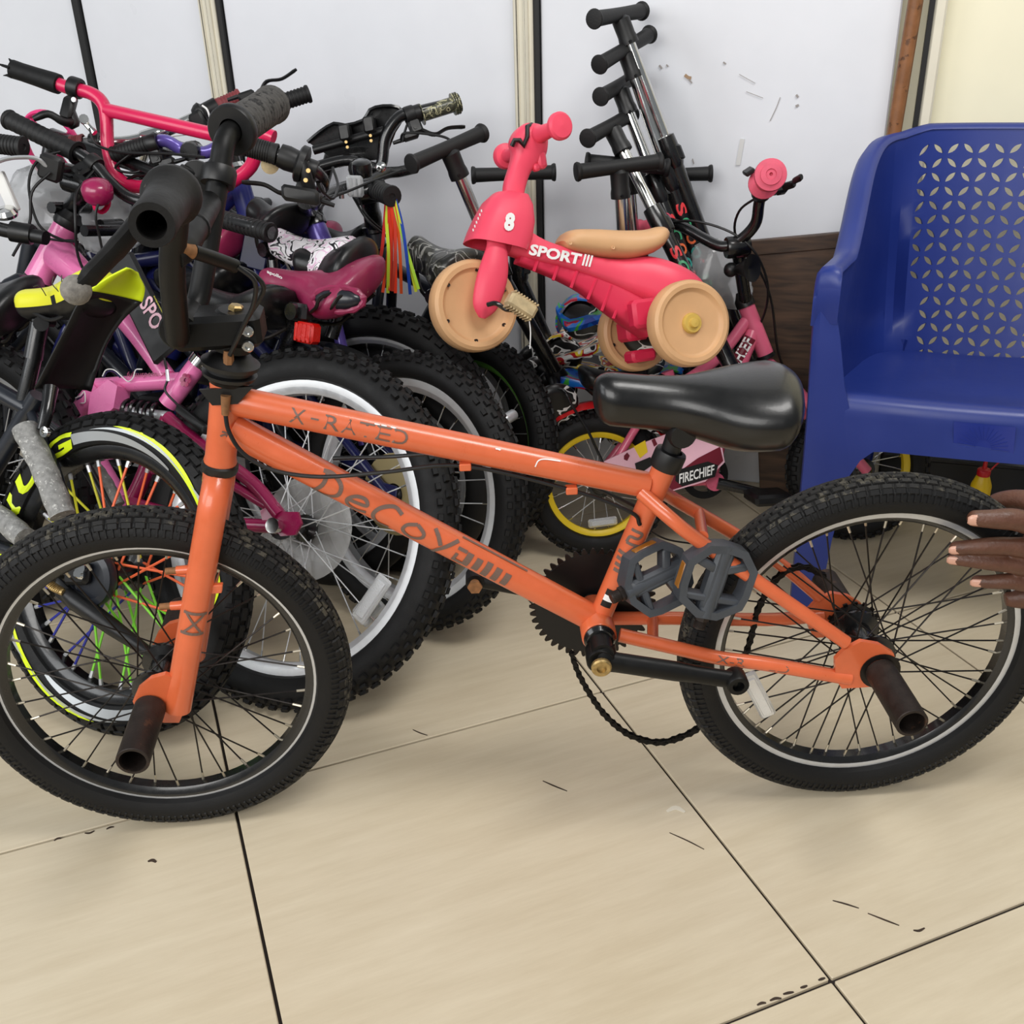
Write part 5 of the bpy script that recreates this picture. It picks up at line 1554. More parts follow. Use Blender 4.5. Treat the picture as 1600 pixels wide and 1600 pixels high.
# red rear fender with its wire stay
mb = MB(); rg = []
for i in range(13):
    a = math.radians(35 + 100 * i / 12); c = FP.uv(0, FR) + (FP.hd * math.cos(a) + FP.up * math.sin(a)) * (FR + .016)
    nn = (FP.hd * math.cos(a) + FP.up * math.sin(a))
    wv = .030 * (1 if i < 11 else (.75 if i == 11 else .35))
    rg.append([c - FP.n * wv - nn * .008, c - FP.n * wv * .6 + nn * .003, c + FP.n * wv * .6 + nn * .003, c + FP.n * wv - nn * .008, c + FP.n * wv * .55 - nn * .001, c - FP.n * wv * .55 - nn * .001])
mb.loft(rg, True); part('rear_fender', mb, M['red_plastic'], fire, 'bright red fender', 50)
mb = MB(); mb.tube(spline([fp(852, 611, .02), fp(880, 609, .04), fp(894, 634, .055), fp(920, 676, .06), fp(944, 728, .062)], 4), .0028, 8); part('fender_stay', mb, M['black_paint'], fire, 'bent black wire stay')
# saddle and post, mostly under the toy
saddle(fire, fp(1010, 575), fp(905, 590) + FP.up * .0, FP.up, M['black_plastic'], .06, .022, .035, clamp=fp(1042, 590))
# handlebar
mb = MB(); stm = ht_ + (ht_ - hb_).normalized() * .03
sc_ = at(1152, 386, 1.93)
mb.cyl(ht_, sc_ - (sc_ - ht_) * .05, .0125, None, 14); mb.lathe([(0, -.022), (.019, -.022), (.021, -.018), (.021, .018), (.019, .022), (0, .022)], sc_, V((1, .1, 0)), 16)
part('stem', mb, M['black_paint'], fire)
Y0 = 1.90
hbp = spline([at(1203, 275, 1.79), at(1192, 290, 1.87), at(1186, 318, 1.90), at(1180, 350, 1.91), at(1155, 376, 1.925), at(1128, 385, 1.935), at(1098, 372, 1.96), at(1070, 356, 1.99), at(1040, 348, 2.03), at(1012, 354, 2.08)], 6)
mb = MB().tube(hbp, .0105, 14); part('handlebar', mb, M['black_paint'], fire, None, 60)
g = MB(); ga, gb = at(1193, 287, 1.865), at(1205, 272, 1.765)
gl = (gb - ga).length
g.lathe([(.0108, 0), (.026, .0), (.0275, .004), (.0275, .010), (.021, .014), (.0155, .018), (.0150, gl - .02), (.024, gl - .016), (.0275, gl - .010), (.0265, gl - .004), (.018, gl - .002), (.0175, gl + .001), (.009, gl + .002), (.008, gl), (.003, gl), (.0028, gl - .006), (0, gl - .006)], ga, gb - ga, 30)
part('grip', g, M['pink_grip'], fire, 'pink rubber grip with wide round ends')
g = MB(); ga, gb = at(1040, 348, 2.03), at(1000, 358, 2.10); gl = (gb - ga).length
g.lathe([(.0108, 0), (.020, 0), (.015, .010), (.0148, gl - .01), (.02, gl), (0, gl)], ga, gb - ga, 18); part('grip', g, M['pink_grip'], fire, 'pink rubber grip')
mb = lever_mesh(at(1190, 300, 1.885), (at(1203, 275, 1.79) - at(1192, 290, 1.87)), V((.9, -.1, .15)), .075); part('brake_lever', mb, M['black_plastic'], fire)
mb = MB(); mb.box(at(1170, 268, 1.86), (.008, .03, .018), V((.5, 0, -.8)), V((0, 1, 0)), V((.8, 0, .5)), 0, .002); part('lever_bracket', mb, M['black_plastic'], fire)
cable(fire, [at(1030, 352, 2.03), at(1080, 345, 1.97), at(1140, 362, 1.93), at(1180, 395, 1.91), at(1200, 450, 1.93), at(1188, 505, 1.97), at(1150, 545, 1.97)], .0024)
cable(fire, [at(1188, 305, 1.88), at(1155, 330, 1.92), at(1150, 370, 1.94), at(1185, 420, 1.93), at(1205, 470, 1.95), at(1215, 545, 1.98), at(1230, 590, 2.0)], .0024)
mb = MB(); q = at(1162, 420, 1.90); mb.lathe([(.004, -.02), (.010, -.012), (.014, 0), (.024, .018), (.026, .020), (.0, .012)], q, V((.6, -.7, .2)), 18); mb.ball(q - V((.6, -.7, .2)).normalized() * .03, .014, 12, 8); part('horn', mb, M['black_plastic'], fire)
mb = MB(); mb.box(fp(1222, 590, .03), (.02, .05, .02), FP.hd, FP.up, FP.n, 0, .004); mb.tube(spline([fp(1205, 570, .03), fp(1222, 585, .045), fp(1236, 628, .04)], 4), .006, 8); part('brake_caliper', mb, M['black_plastic'], fire)

# crumpled clear bag of parts between the scooters and the small bike
M['bag'] = mat('crumpled_clear_bag', (226, 228, 230), .14, trans=.35, alpha=.55, spec=.7)
def crumple(name, label, c, r, sc, seed, m, cat='bag', k=.35):
    mb = MB(); mb.ball(c, r, 26, 18, 0, sc); R_ = random.Random(seed)
    dirs = [(V((R_.gauss(0, 1), R_.gauss(0, 1), R_.gauss(0, 1))).normalized(), R_.uniform(.5, 1)) for _ in range(26)]
    out = []
    for v in mb.v:
        d = (v - V(c)); u = d.normalized() if d.length > 1e-6 else d
        s = 1 + k * (sum(max(0, u.dot(q) - .75) * w_ * 2.2 for q, w_ in dirs) - .45) + R_.uniform(-.05, .05)
        out.append(V(c) + d * s)
    mb.v = out
    return mb
cb = at(1112, 440, 2.045)
mb = crumple('bag', '', cb, .055, (1.1, .6, 1.2), 5, None)
bagp = thing('parts_bag', 'crumpled clear plastic bag of black parts behind the pink bicycle handlebar', 'bag', cb - V((0, 0, .07)))
part('bag', mb, M['bag'], bagp, None, 25)
mb = MB()
for q in ((1100, 425), (1122, 450), (1108, 462), (1128, 432)):
    mb.lathe([(.010, -.01), (.018, -.008), (.018, .008), (.010, .01)], at(q[0], q[1], 2.045), V((rnd.uniform(-1, 1), -1, rnd.uniform(-1, 1))), 14)
part('contents', mb, M['black_plastic'], bagp, None, kind='stuff')
# ------------------------------------------------------------------ the tangle of bicycles on the left
M['fs_pink'] = mat('candy_pink_paint', (232, 120, 176), .28, coat=.6, var=.05, vscale=14)
M['magenta'] = mat('magenta_paint', (150, 24, 78), .3, coat=.5, var=.08, vscale=20, wear=(196, 120, 140), wamt=.27, wscale=40)
M['hot_pink'] = mat('hot_pink_paint', (216, 26, 84), .34, coat=.4, var=.05, vscale=20, wear=(240, 190, 200), wamt=.255, wscale=60)
M['purple'] = mat('metallic_purple_paint', (104, 88, 178), .3, metal=.25, coat=.5, var=.06)
M['navy'] = mat('navy_blue_paint', (24, 28, 72), .32, coat=.4, var=.1)
M['blue_paint'] = mat('deep_blue_paint', (36, 42, 112), .3, coat=.4, var=.08)
M['ink'] = mat('blue_black_paint', (24, 28, 36), .35, coat=.3, var=.1)
M['neon'] = mat('neon_yellow_plastic', (222, 244, 30), .42)
M['silver_print'] = mat('silver_print', (176, 180, 182), .35, metal=.3)
M['sp_yellow'] = mat('yellow_spoke_sleeve', (226, 222, 50), .45)
M['sp_orange'] = mat('orange_spoke_sleeve', (234, 104, 60), .45)
M['sp_green'] = mat('green_spoke_sleeve', (136, 226, 62), .45)
M['sp_blue'] = mat('blue_spoke_sleeve', (40, 48, 150), .45)
M['foam'] = mat('mottled_grey_foam', (138, 138, 136), .8, var=.35, vscale=90, wear=(196, 196, 192), wamt=.42, wscale=130, bump=.5, bscale=180)
M['vinyl'] = mat('black_saddle_vinyl', (13, 13, 14), .36, var=.2, vscale=20, bump=.1, bscale=260)
M['wine_saddle'] = mat('wine_red_saddle', (140, 34, 74), .42, coat=.2, var=.12, vscale=20, wear=(206, 170, 150), wamt=.335, wscale=55)
M['white_saddle'] = splash_mat('white_patterned_saddle', [(236, 232, 236), (240, 238, 240), (30, 28, 34), (238, 234, 238), (226, 190, 214), (236, 232, 236)], 38)
M['camo'] = splash_mat('grey_camouflage_vinyl', [(52, 52, 48), (70, 70, 64), (40, 40, 38), (150, 150, 144), (62, 62, 56), (40, 40, 38)], 30)
M['camo_grip'] = splash_mat('olive_camouflage_grip', [(70, 72, 58), (92, 92, 76), (50, 50, 42), (168, 164, 130), (80, 80, 66), (60, 60, 50)], 60)
M['red_reflector'] = mat('red_reflector', (214, 26, 14), .12, trans=.2, spec=.7, bump=.6, bscale=350)
M['dark_red_grip'] = mat('dark_red_grip', (124, 52, 56), .6, var=.12, vscale=60)
M['green_rim'] = mat('green_rim_paint', (92, 148, 60), .4, coat=.3)
M['clear_disc'] = mat('clear_plastic_disc', (222, 222, 220), .25, trans=.55, alpha=.55)
M['dusty_disc'] = mat('dusty_yellow_disc', (150, 136, 96), .5, alpha=.8)
ALW = lambda rim: [M['white_alloy'] if rim == 'w' else M['alloy'], M['alloy'], M['alloy'], M['chrome']]
BLW = [M['black_paint'], M['black_paint'], M['dark_steel'], M['nipple']]

def knob_tread(R, rt, n=58, big=(.016, .011), h=.0042):
    def fn(mb):
        tread(mb, R, rt, rt, (-58, -30, 0, 30, 58), n, big, h, 0)
    return fn

def bars(parent, pts, r=.0110, m=None, label=None, n=6):
    return part('handlebar', MB().tube(spline(pts, n), r, 12), m or M['black_paint'], parent, label, 60)
def grip(parent, a, b, r=.0155, flange=.021, m=None, label=None, ribs=12, endcap=True):
    return part('grip', grip_mesh(a, b, r, flange, ribs, endcap), m or M['grip_rubber'], parent, label)
def lever(parent, p, axis, out, L=.085, m=None, label=None):
    return part('brake_lever', lever_mesh(p, axis, out, L), m or M['black_plastic'], parent, label)

def running_gear(parent, PL, bbv, R_ring=.062, crank=.13, ang=.6, m=None):
    """chainring and cranks on the far side, pedal arms on both"""
    c = PL.uv(*bbv)
    mb = MB(); mb.lathe([(R_ring * .7, -.0015), (R_ring, -.0015), (R_ring, .0015), (R_ring * .7, .0015), (R_ring * .7, -.0015)], c - PL.n * .05, PL.n, 36)
    for k in range(5):
        a = 2 * math.pi * k / 5; mb.tube([c - PL.n * .05, c - PL.n * .05 + (PL.hd * math.cos(a) + PL.up * math.sin(a)) * R_ring * .75], .005, 6)
    part('chainring', mb, M['chainring'], parent)
    for s in (1, -1):
        d = (PL.hd * math.cos(ang) + PL.up * math.sin(ang)) * s
        e = c + d * crank + PL.n * (.07 * s)
        mb = MB().tube([c + PL.n * (.05 * s), e], [.012, .0095], 10); part('crank_arm', mb, m or M['black_paint'], parent)
        mb = MB(); mb.box(e + PL.n * (.045 * s), (.075, .085, .022), PL.hd, PL.n, PL.up, 0, .006); part('pedal', mb, M['black_plastic'], parent)

def bike_wheels(parent, PL, R, ur, uf, rt, rear_m, front_m, ns=28, tr=None, rw=.013, rd=.020, phase=.1, front_n=None, **kw):
    out = []
    for nm, u, mm in (('rear_wheel', ur, rear_m), ('front_wheel', uf, front_m)):
        if mm is None: continue
        w_, _ = wheel(parent, nm, PL.uv(u, R), PL.hd, PL.up, PL.n, R, rt, rt, rd, rw, mm, ns, tr, phase, **kw)
        out.append(w_)
    return out

def std_frame(parent, PL, R, ur, uf, m, r=.016, head=None, seat=None, bb=None, label=None, fork_m=None, tubes='dts', stem=None):
    """diamond frame: returns key points. head=(top,bottom), seat=cluster point, bb=(u,v)"""
    s = 1 if uf > ur else -1
    wb = abs(uf - ur)
    bb = bb or (ur + s * .40 * wb, R + .02)
    B = PL.uv(*bb)
    hb_ = head[1] if head else PL.uv(uf - s * .11, R * 2 + .06); ht_ = head[0] if head else PL.uv(uf - s * .145, R * 2 + .17)
    sc_ = seat or PL.uv(bb[0] - s * .11, bb[1] + .30)
    fr = MB(); ax = (ht_ - hb_).normalized()
    fr.cyl(hb_, ht_, r * 1.15, None, 16)
    fr.tube([hb_ + ax * .02, B], r, 14)
    if 't' in tubes: fr.tube([ht_ - ax * .02, sc_ - (sc_ - B).normalized() * .03], r * .9, 14)
    fr.tube([B, sc_], r * .88, 14)
    fr.cyl(B + PL.n * .034, B - PL.n * .034, r * 1.25, None, 16)
    for k in (1, -1):
        h = PL.uv(ur, R, .052 * k)
        fr.tube(spline([B + PL.n * .02 * k, PL.uv(bb[0] - s * .12, bb[1] - .005, .036 * k), h], 4), r * .58, 10)
        fr.tube(spline([sc_ - (sc_ - B).normalized() * .03, sc_.lerp(h, .35) + PL.n * .012 * k, h], 4), r * .52, 10)
        fr.box(h, (.036, .040, .005), PL.hd, PL.up, PL.n, 0, .002)
    frame = part('frame', fr, m, parent, label)
    fh = PL.uv(uf, R)
    fk = MB(); cr = hb_ - ax * .016
    fk.lathe([(0, 0), (.017, 0), (.020, -.010), (.017, -.022), (0, -.024)], cr + ax * .008, ax, 14)
    for k in (1, -1):
        fk.tube(spline([cr, cr + PL.n * .036 * k - ax * .012, cr.lerp(fh, .4) + PL.n * .046 * k + PL.hd * s * .004, fh + PL.n * .050 * k], 5), .0115, 10)
    part('fork', fk, fork_m or m, parent)
    mb = MB(); mb.lathe([(.008, 0), (r * 1.35, 0), (r * 1.4, .010), (r * 1.1, .018), (.012, .026)], ht_, ax, 16); part('headset_ring', mb, M['black_plastic'], parent)
    mb = MB(); mb.lathe([(.008, 0), (r * 1.35, 0), (r * 1.4, -.008), (.012, -.012)], hb_, ax, 16)
    part('headset_ring', mb, M['black_plastic'], parent)
    return dict(bb=B, hb=hb_, ht=ht_, ax=ax, sc=sc_, bbuv=bb, frame=frame, s=s)

def stem_to(parent, ht, ax, clamp, m=None, r=.0145):
    mb = MB(); top = ht + ax * max(.03, (clamp - ht).dot(ax) * .9)
    mb.cyl(ht, top, r, None, 14); mb.tube([top - ax * .008, clamp], [r * 1.05, r * .9], 14)
    d = perp(ax)[0]
    mb.lathe([(0, -.022), (.017, -.022), (.019, -.018), (.019, .018), (.017, .022), (0, .022)], clamp, d, 14)
    return part('stem', mb, m or M['black_paint'], parent)

running_gear(fire, FP, (.235, .145), .05, .085, -.25)

# ---- pink full suspension bicycle with the big pale rim
PB = Plane(-.401, 1.35, -25.5, -30); b = PB.px; RB = .30; urB = -.030
pinkb = thing('suspension_bicycle', 'candy pink suspension bicycle with magenta rear arm and big silver rear rim', 'bicycle', PB.uv(-.45, 0))
wB, _ = wheel(pinkb, 'rear_wheel', PB.uv(urB, RB), PB.hd, PB.up, PB.n, RB, .032, .030, .028, .015, ALW('w'), 36, knob_tread(RB, .032, 74, (.0125, .0095), .0040), .05, cross=1.0, hub_w=.034, tyre_label='black knobbly tyre')
spoke_reflector(wB, math.radians(116), .155, .240, .028)
spoke_reflector(wB, math.radians(124), .165, .215, .040, .02)
mb = MB(); mb.lathe([(.020, .0425), (.055, .039), (.088, .036), (.090, .037), (.055, .041), (.020, .0445), (.020, .0425)], (0, 0, 0), (0, 1, 0), 40)
in_wheel(wB, 'spoke_guard', mb, M['clear_disc'], 'clear plastic spoke disc')
mb = MB()
for rr_, y in ((.034, .048), (.030, .052), (.026, .056), (.022, .060)):
    mb.lathe([(.010, y - .0012), (rr_, y - .0012), (rr_, y + .0012), (.010, y + .0012)], (0, 0, 0), (0, 1, 0), 26)
in_wheel(wB, 'cassette', mb, M['dark_steel'])
w_, _ = wheel(pinkb, 'front_wheel', PB.uv(urB - .96, RB), PB.hd, PB.up, PB.n, RB, .032, .030, .024, .013, ALW('w'), 28, knob_tread(RB, .032, 74, (.0125, .0095), .0040), .1)
fr = MB()
hT, hB_ = b(104, 352), b(60, 436)
fr.tube([hB_, hT], [.0265, .0235], 20)
fr.tube(spline([b(92, 398), b(150, 452), b(205, 512), b(262, 590)], 5), [.032, .031, .029, .027, .025, .023, .020, .019, .0185, .018, .0175, .017, .0165, .016, .016, .016], 18)
fr.tube(spline([b(140, 604), b(200, 600), b(285, 594)], 4), .0150, 16)
fr.tube([b(262, 632), b(312, 566)], .0175, 18)
fr.tube(spline([b(158, 604), b(130, 640), b(126, 680), b(146, 715), b(186, 785)], 5), .0205, 16)
fr.prism([b(152, 618, .014), b(180, 596, .014), b(194, 606, .014), b(188, 640, .014), b(165, 662, .014), b(148, 650, .014)], PB.n, .034)
fr.lathe([(0, -.036), (.023, -.036), (.024, -.03), (.024, .03), (.023, .036), (0, .036)], b(190, 795), PB.n, 18)
frB = part('frame', fr, M['fs_pink'], pinkb)
mb = MB()
o_ = b(197, 592, .0158); ox = b(258, 590, .0158)
text_on(mb, 'fullsuspension', on_flat(o_, ox - o_, PB.up, (ox - o_).length, .013, V((0, 0, 0))))
part('lettering', mb, M['magenta'], frB, 'small magenta lettering', 0)
mb = MB()
for loop in ([(160, 588), (166, 578), (178, 578), (190, 588), (200, 596), (208, 590), (212, 578), (222, 577)], [(118, 622), (126, 618), (132, 612), (133, 628), (126, 630)]):
    mb.tube(spline([b(x, y, .0205) for x, y in loop], 4), .0011, 5)
part('decal', mb, M['white'], frB, 'white outline decal', 0, kind='stuff')
mb = MB()
for loop in ([(162, 590), (168, 581), (178, 581), (188, 590)], [(120, 624), (127, 621), (131, 616)]):
    mb.tube(spline([b(x, y, .0200) for x, y in loop], 4), .0014, 5)
part('decal', mb, M['navy'], frB, 'navy outline decal', 0, kind='stuff')
mb = MB(); cf = b(290, 594, .0185)
for k in range(6):
    a = math.pi * k / 3; mb.lathe([(0, 0), (.0048, 0), (.0048, .0008), (0, .0008)], cf + (PB.hd * math.cos(a) + PB.up * math.sin(a)) * .008, PB.n, 10)
part('flower_decal', mb, M['magenta'], frB, 'magenta flower print', 0, kind='stuff')
mb = MB(); mb.lathe([(0, 0), (.008, 0), (.008, .005), (.004, .006), (0, .003)], b(175, 671 - 5, .032), PB.n, 14); part('pivot_bolt', mb, M['brass'], frB, 'brass pivot bolt')
# rear swing arm
sw = MB()
for k in (1, -1):
    sw.tube(spline([b(262, 652, .022 * k), b(320, 700, .034 * k), b(392, 752, .044 * k), b(438, 806, .052 * k)], 5), .0115, 12)
    sw.tube(spline([b(205, 786, .026 * k), b(300, 812, .040 * k), b(380, 820, .048 * k), b(442, 823, .052 * k)], 5), .0115, 12)
sw.tube(spline([b(205, 786), b(222, 752), b(238, 712), b(264, 654)], 4), .0150, 14)
sw.tube(spline([b(240, 735, .02), b(330, 742, .034), b(430, 798, .05)], 4), .0085, 10)
for k in (1, -1):
    sw.prism([b(x, y, .054 * k) for x, y in ((408, 798), (432, 786), (446, 800), (466, 800), (472, 818), (462, 836), (440, 838), (430, 826), (415, 830))], PB.n, .006)
part('swing_arm', sw, M['magenta'], pinkb, 'magenta rear swing arm')
mb = MB(); mb.lathe([(0, 0), (.006, 0), (.006, .012), (.0105, .012), (.0105, .02), (.0125, .021), (.0125, .028), (0, .028)], b(441, 823, .055), PB.n, 16); part('axle_nut', mb, M['chrome'], pinkb)
# shock
mb = MB(); s0_, s1_ = b(188, 642), b(256, 650); sd_ = (s1_ - s0_).normalized(); x, y = perp(sd_); LL = (s1_ - s0_).length
mb.tube([s0_ + sd_ * LL * i / 90 + (x * math.cos(i * .42) + y * math.sin(i * .42)) * .021 for i in range(91)], .0042, 7)
part('shock_spring', mb, M['black_paint'], pinkb, 'black coil shock spring')
mb = MB(); mb.cyl(s0_ - sd_ * .012, s1_ + sd_ * .01, .010, None, 14); mb.cyl(s0_ - sd_ * .014, s0_ + sd_ * .004, .018, None, 16); part('shock_body', mb, M['alloy'], pinkb)
# fork and front end
mb = MB(); ax_h = (hT - hB_).normalized(); fh = PB.uv(urB - .96, RB)
mb.lathe([(.010, -.004), (.024, -.004), (.027, .002), (.027, .012), (.020, .020), (.016, .028)], hT, ax_h, 20); part('headset_ring', mb, M['black_plastic'], pinkb); mb = MB(); mb.lathe([(.010, .004), (.025, .004), (.027, -.004), (.025, -.014), (.012, -.018)], hB_, ax_h, 20)
part('headset_ring', mb, M['black_plastic'], pinkb)
mb = MB()
for k in (1, -1): mb.tube(spline([hB_ - ax_h * .02, hB_ - ax_h * .03 + PB.n * .05 * k, hB_.lerp(fh, .5) + PB.n * .055 * k, fh + PB.n * .055 * k], 4), .014, 12)
part('fork', mb, M['ink'], pinkb)
cB = at(122, 288, 1.975)
mb = MB(); mb.tube(spline([hT + ax_h * .01, b(112, 325), cB + V((0, 0, -.02)), cB], 4), [.0165] * 9 + [.0150] * 4, 16); mb.lathe([(0, -.026), (.019, -.026), (.020, .026), (0, .026)], cB, V((.9, -.35, -.2)), 16)
part('stem', mb, M['black_paint'], pinkb)
bars(pinkb, [at(18, 188, 2.06), at(70, 213, 2.03), at(118, 237, 2.0), at(148, 258, 1.98), at(172, 285, 1.965), at(205, 310, 1.95), at(265, 322, 1.92), at(330, 338, 1.86), at(385, 352, 1.80), at(425, 364, 1.77)], .0112)
grip(pinkb, at(122, 240, 2.0), at(12, 186, 2.07), .0165, .022)
grip(pinkb, at(338, 340, 1.855), at(424, 364, 1.77), .0150, .0165)
lever(pinkb, at(146, 256, 1.985), at(118, 237, 2.0) - at(172, 285, 1.965), V((.5, -.5, -.6)), .05)
cable(pinkb, [at(148, 265, 1.97), at(120, 300, 1.93), at(118, 350, 1.90), at(122, 400, 1.90), at(140, 440, 1.90)], .0026)
cable(pinkb, [at(100, 235, 2.0), at(60, 250, 1.98), at(45, 290, 1.95), at(60, 350, 1.93), at(95, 374, 1.92), at(122, 378, 1.90)], .0026)
cable(pinkb, [at(170, 292, 1.93), at(150, 330, 1.9), at(156, 372, 1.9), at(162, 400, 1.9)], .0024)
cable(pinkb, [b(70, 372, .03), b(95, 376, .04), b(118, 378, .03), b(135, 400, .02)], .0026)
mb = MB(); qb = at(152, 298, 1.925); mb.lathe([(0, -.022), (.018, -.022), (.026, -.014), (.028, -.002), (.028, .006), (.022, .016), (.008, .022), (0, .022)], qb, V((.1, -.25, 1)), 24)
part('bell', mb, M['magenta'], pinkb, 'dusty magenta bell')
mb = MB(); mb.lathe([(.014, -.004), (.019, -.004), (.019, .004), (.014, .004)], at(159, 318, 1.93), V((.8, -.4, -.3)), 16); part('bell_clamp', mb, M['hot_pink'], pinkb)
saddle(pinkb, b(322, 458), b(455, 476), PB.up + PB.hd * .1, M['vinyl'], .070, .026, .044, 'black saddle with dull shine', clamp=b(304, 578))
mb = MB(); mb.lathe([(.014, 0), (.021, 0), (.021, .016), (.014, .016)], b(310, 570), b(312, 566) - b(262, 632), 18); mb.tube(spline([b(318, 572, .02), b(326, 560, .03), b(330, 548, .03)], 3), .004, 7); part('seat_clamp', mb, M['chrome'], pinkb)
cable(pinkb, [b(256, 555, .03), b(262, 590, .03), b(258, 610, .03), b(275, 630, .025), b(300, 655, .03), b(322, 668, .03)], .0022, M['black_plastic'])
mb = MB(); mb.cyl(b(261, 578, .03), b(263, 596, .03), .0034, None, 8); part('cable_end', mb, M['alloy'], pinkb)
mb = MB(); q0, q1 = b(188, 408, .030), b(262, 556, .030)
gx = (q1 - q0).normalized(); gy = PB.n.cross(gx)
mb.box((q0 + q1) / 2, ((q1 - q0).length, .062, .012), gx, gy, PB.n, 0, .005); gd_ = part('lettered_panel', mb, M['black_plastic'], pinkb, 'black lettered panel in place of a tube of another bicycle')  # made-up panel in place of another bicycle's lettered black tube
mb = MB(); c0 = b(217, 476, .0375); text_on(mb, 'SPO', on_flat(c0, gx, gy, .062, .030), 0, 0., .02); part('lettering', mb, M['pale_pink'], gd_, 'pale pink lettering', 0)
mb = MB(); c0 = b(232, 470, .0375); text_on(mb, 'suspension', on_flat(c0 + gy * .012, gx, gy, .040, .004)); part('lettering', mb, M['sp_yellow'], gd_, 'tiny yellow lettering', 0)
mb = MB(); mb.box(b(300, 655, .04), (.075, .016, .016), b(330, 680) - b(270, 632), PB.up, PB.n, 0, .003); part('brake_arm', mb, M['black_plastic'], pinkb)
running_gear(pinkb, PB, tuple([(b(190, 795) - PB.O).dot(PB.hd), (b(190, 795) - PB.O).dot(PB.up)]), .075, .14, -.5)

# ---- black bicycle with coloured spokes
PA = Plane(-.670, 1.312, -25, -22.5); a_ = PA.px; RA = .255
blackb = thing('bmx_bicycle', 'black junior bicycle with multicoloured spokes and neon yellow tyre graphics', 'bicycle', PA.uv(-.3, 0))
def street_tread(mb):
    tread(mb, RA, .030, .028, (-62, -38, -13, 13, 38, 62), 60, (.0195, .0100), .0026, 0, .5, .92)
cols = [M['sp_yellow'], M['sp_yellow'], M['sp_orange'], M['sp_orange'], M['sp_orange'], M['sp_green'], M['sp_green'], M['sp_green'], M['sp_blue'], M['sp_blue']]
order = []
for k in range(36):
    d = (k * 10) % 360
    order.append(M['sp_yellow'] if d > 285 and (d < 335 or k % 2) else M['sp_orange'] if d > 285 or d < 105 else M['sp_green'] if d < 195 else M['sp_blue'])
wA, rotA = wheel(blackb, 'rear_wheel', PA.uv(0, RA), PA.hd, PA.up, PA.n, RA, .030, .028, .026, .017, [M['black_paint'], M['black_paint'], M['sp_yellow'], M['alloy']], 36, street_tread, .04, order, .028, .030, .0021, axle=.06, cross=.9, tyre_label='black street tyre with printed sidewalls')
wheel(blackb, 'front_wheel', PA.uv(-.95, RA), PA.hd, PA.up, PA.n, RA, .030, .028, .026, .017, [M['black_paint'], M['black_paint'], M['sp_yellow'], M['alloy']], 36, street_tread, .04, order, .020, .030, .0021, axle=.06)
# printed sidewall graphics (arc bands lying on the tyre's near side)
def side_pt(ang, r):
    """ang from straight up, clockwise as seen by the viewer; r radius; on the near sidewall"""
    k = (r - (RA - .030)) / .030
    y = -.028 * math.sqrt(max(0, 1 - min(1, abs(k)) ** 2)) - .0016
    return V((math.sin(ang) * r, y, math.cos(ang) * r))
def band(a0, a1, f0, f1, n=22):
    """swoosh between radius functions"""
    mb = MB(); A, B = [], []
    for i in range(n + 1):
        t_ = i / n; an = math.radians(a0 + (a1 - a0) * t_)
        A.append(side_pt(an, f0(t_))); B.append(side_pt(an, f1(t_)))
    mb.loft([A, B], False, False, 0, False); return mb
def tyre_print(m, parts_, lab):
    mb = MB()
    for q in parts_: mb.add(q.v, q.f)
    in_wheel(wA, 'sidewall_print', mb, m, lab, 0)['kind'] = 'stuff'
sil, yel = [], []
for base in (0, 180):
    sil.append(band(base - 24, base + 30, lambda t: .212 - .004 * t, lambda t: .212 + .017 * (1 - t) ** .8))
    sil.append(band(base - 14, base + 40, lambda t: .229 - .006 * t - .0 * t, lambda t: .229 - .006 * t + .006 * math.sin(math.pi * t)))
    sil.append(band(base + 42, base + 84, lambda t: .213 + .012 * (1 - t), lambda t: .213 + .012 * (1 - t) + .011 * math.sin(math.pi * t)))
    yel.append(band(base - 2, base + 62, lambda t: .234 - .021 * t, lambda t: .234 - .021 * t + .010 * math.sin(math.pi * t) ** .8))
    yel.append(band(base + 72, base + 92, lambda t: .214 , lambda t: .214 + .012 * math.sin(math.pi * t)))
tyre_print(M['silver_print'], sil, 'silver sweeping print'); tyre_print(M['neon'], yel, 'neon yellow sweeping print')
def tyre_text(txt, a0, a1, r0, r1, shear=.2):
    mb = MB(); text_on(mb, txt, lambda p_, q_: side_pt(math.radians(a0 + (a1 - a0) * p_), r0 + (r1 - r0) * q_), 0, shear, .04)
    # split long faces so the letters follow the curve
    return mb
for ch, a0 in (('G', -41), ('U', -62), ('N', -83), ('U', -104)):
    q = tyre_text(ch, a0, a0 + 18, .206, .235); in_wheel(wA, 'sidewall_letter', q, M['neon'], 'neon yellow letter', 0)
# drum brake and its arm
mb = MB(); mb.lathe([(0, -.036), (.020, -.038), (.040, -.040), (.044, -.044), (.046, -.052), (.044, -.060), (.034, -.062), (.032, -.058), (.020, -.060), (0, -.060)], (0, 0, 0), (0, 1, 0), 34)
in_wheel(wA, 'drum_brake', mb, M['ink'])
mb = MB(); c_ = a_(122, 897, .066); mb.box(c_, (.050, .034, .016), PA.hd + PA.up * .2, PA.up, PA.n, 0, .006); mb.box(a_(102, 928, .066), (.045, .030, .014), PA.hd - PA.up * .5, PA.up, PA.n, 0, .005)
mb.tube([a_(98, 922, .066), a_(120, 940, .066), a_(176, 980, .062), a_(236, 1022, .058)], [.009, .015, .013, .008], 10)
part('brake_arm', mb, M['black_plastic'], blackb)
mb = MB(); mb.tube(spline([a_(70, 905, .075), a_(82, 918, .075), a_(100, 926, .075)], 3), .0055, 9)
for k in range(10): mb.lathe([(.0055, -.001), (.0068, 0), (.0055, .001)], a_(72 + 2.6 * k, 909 + 1.6 * k, .075), PA.hd - PA.up * .4, 9)
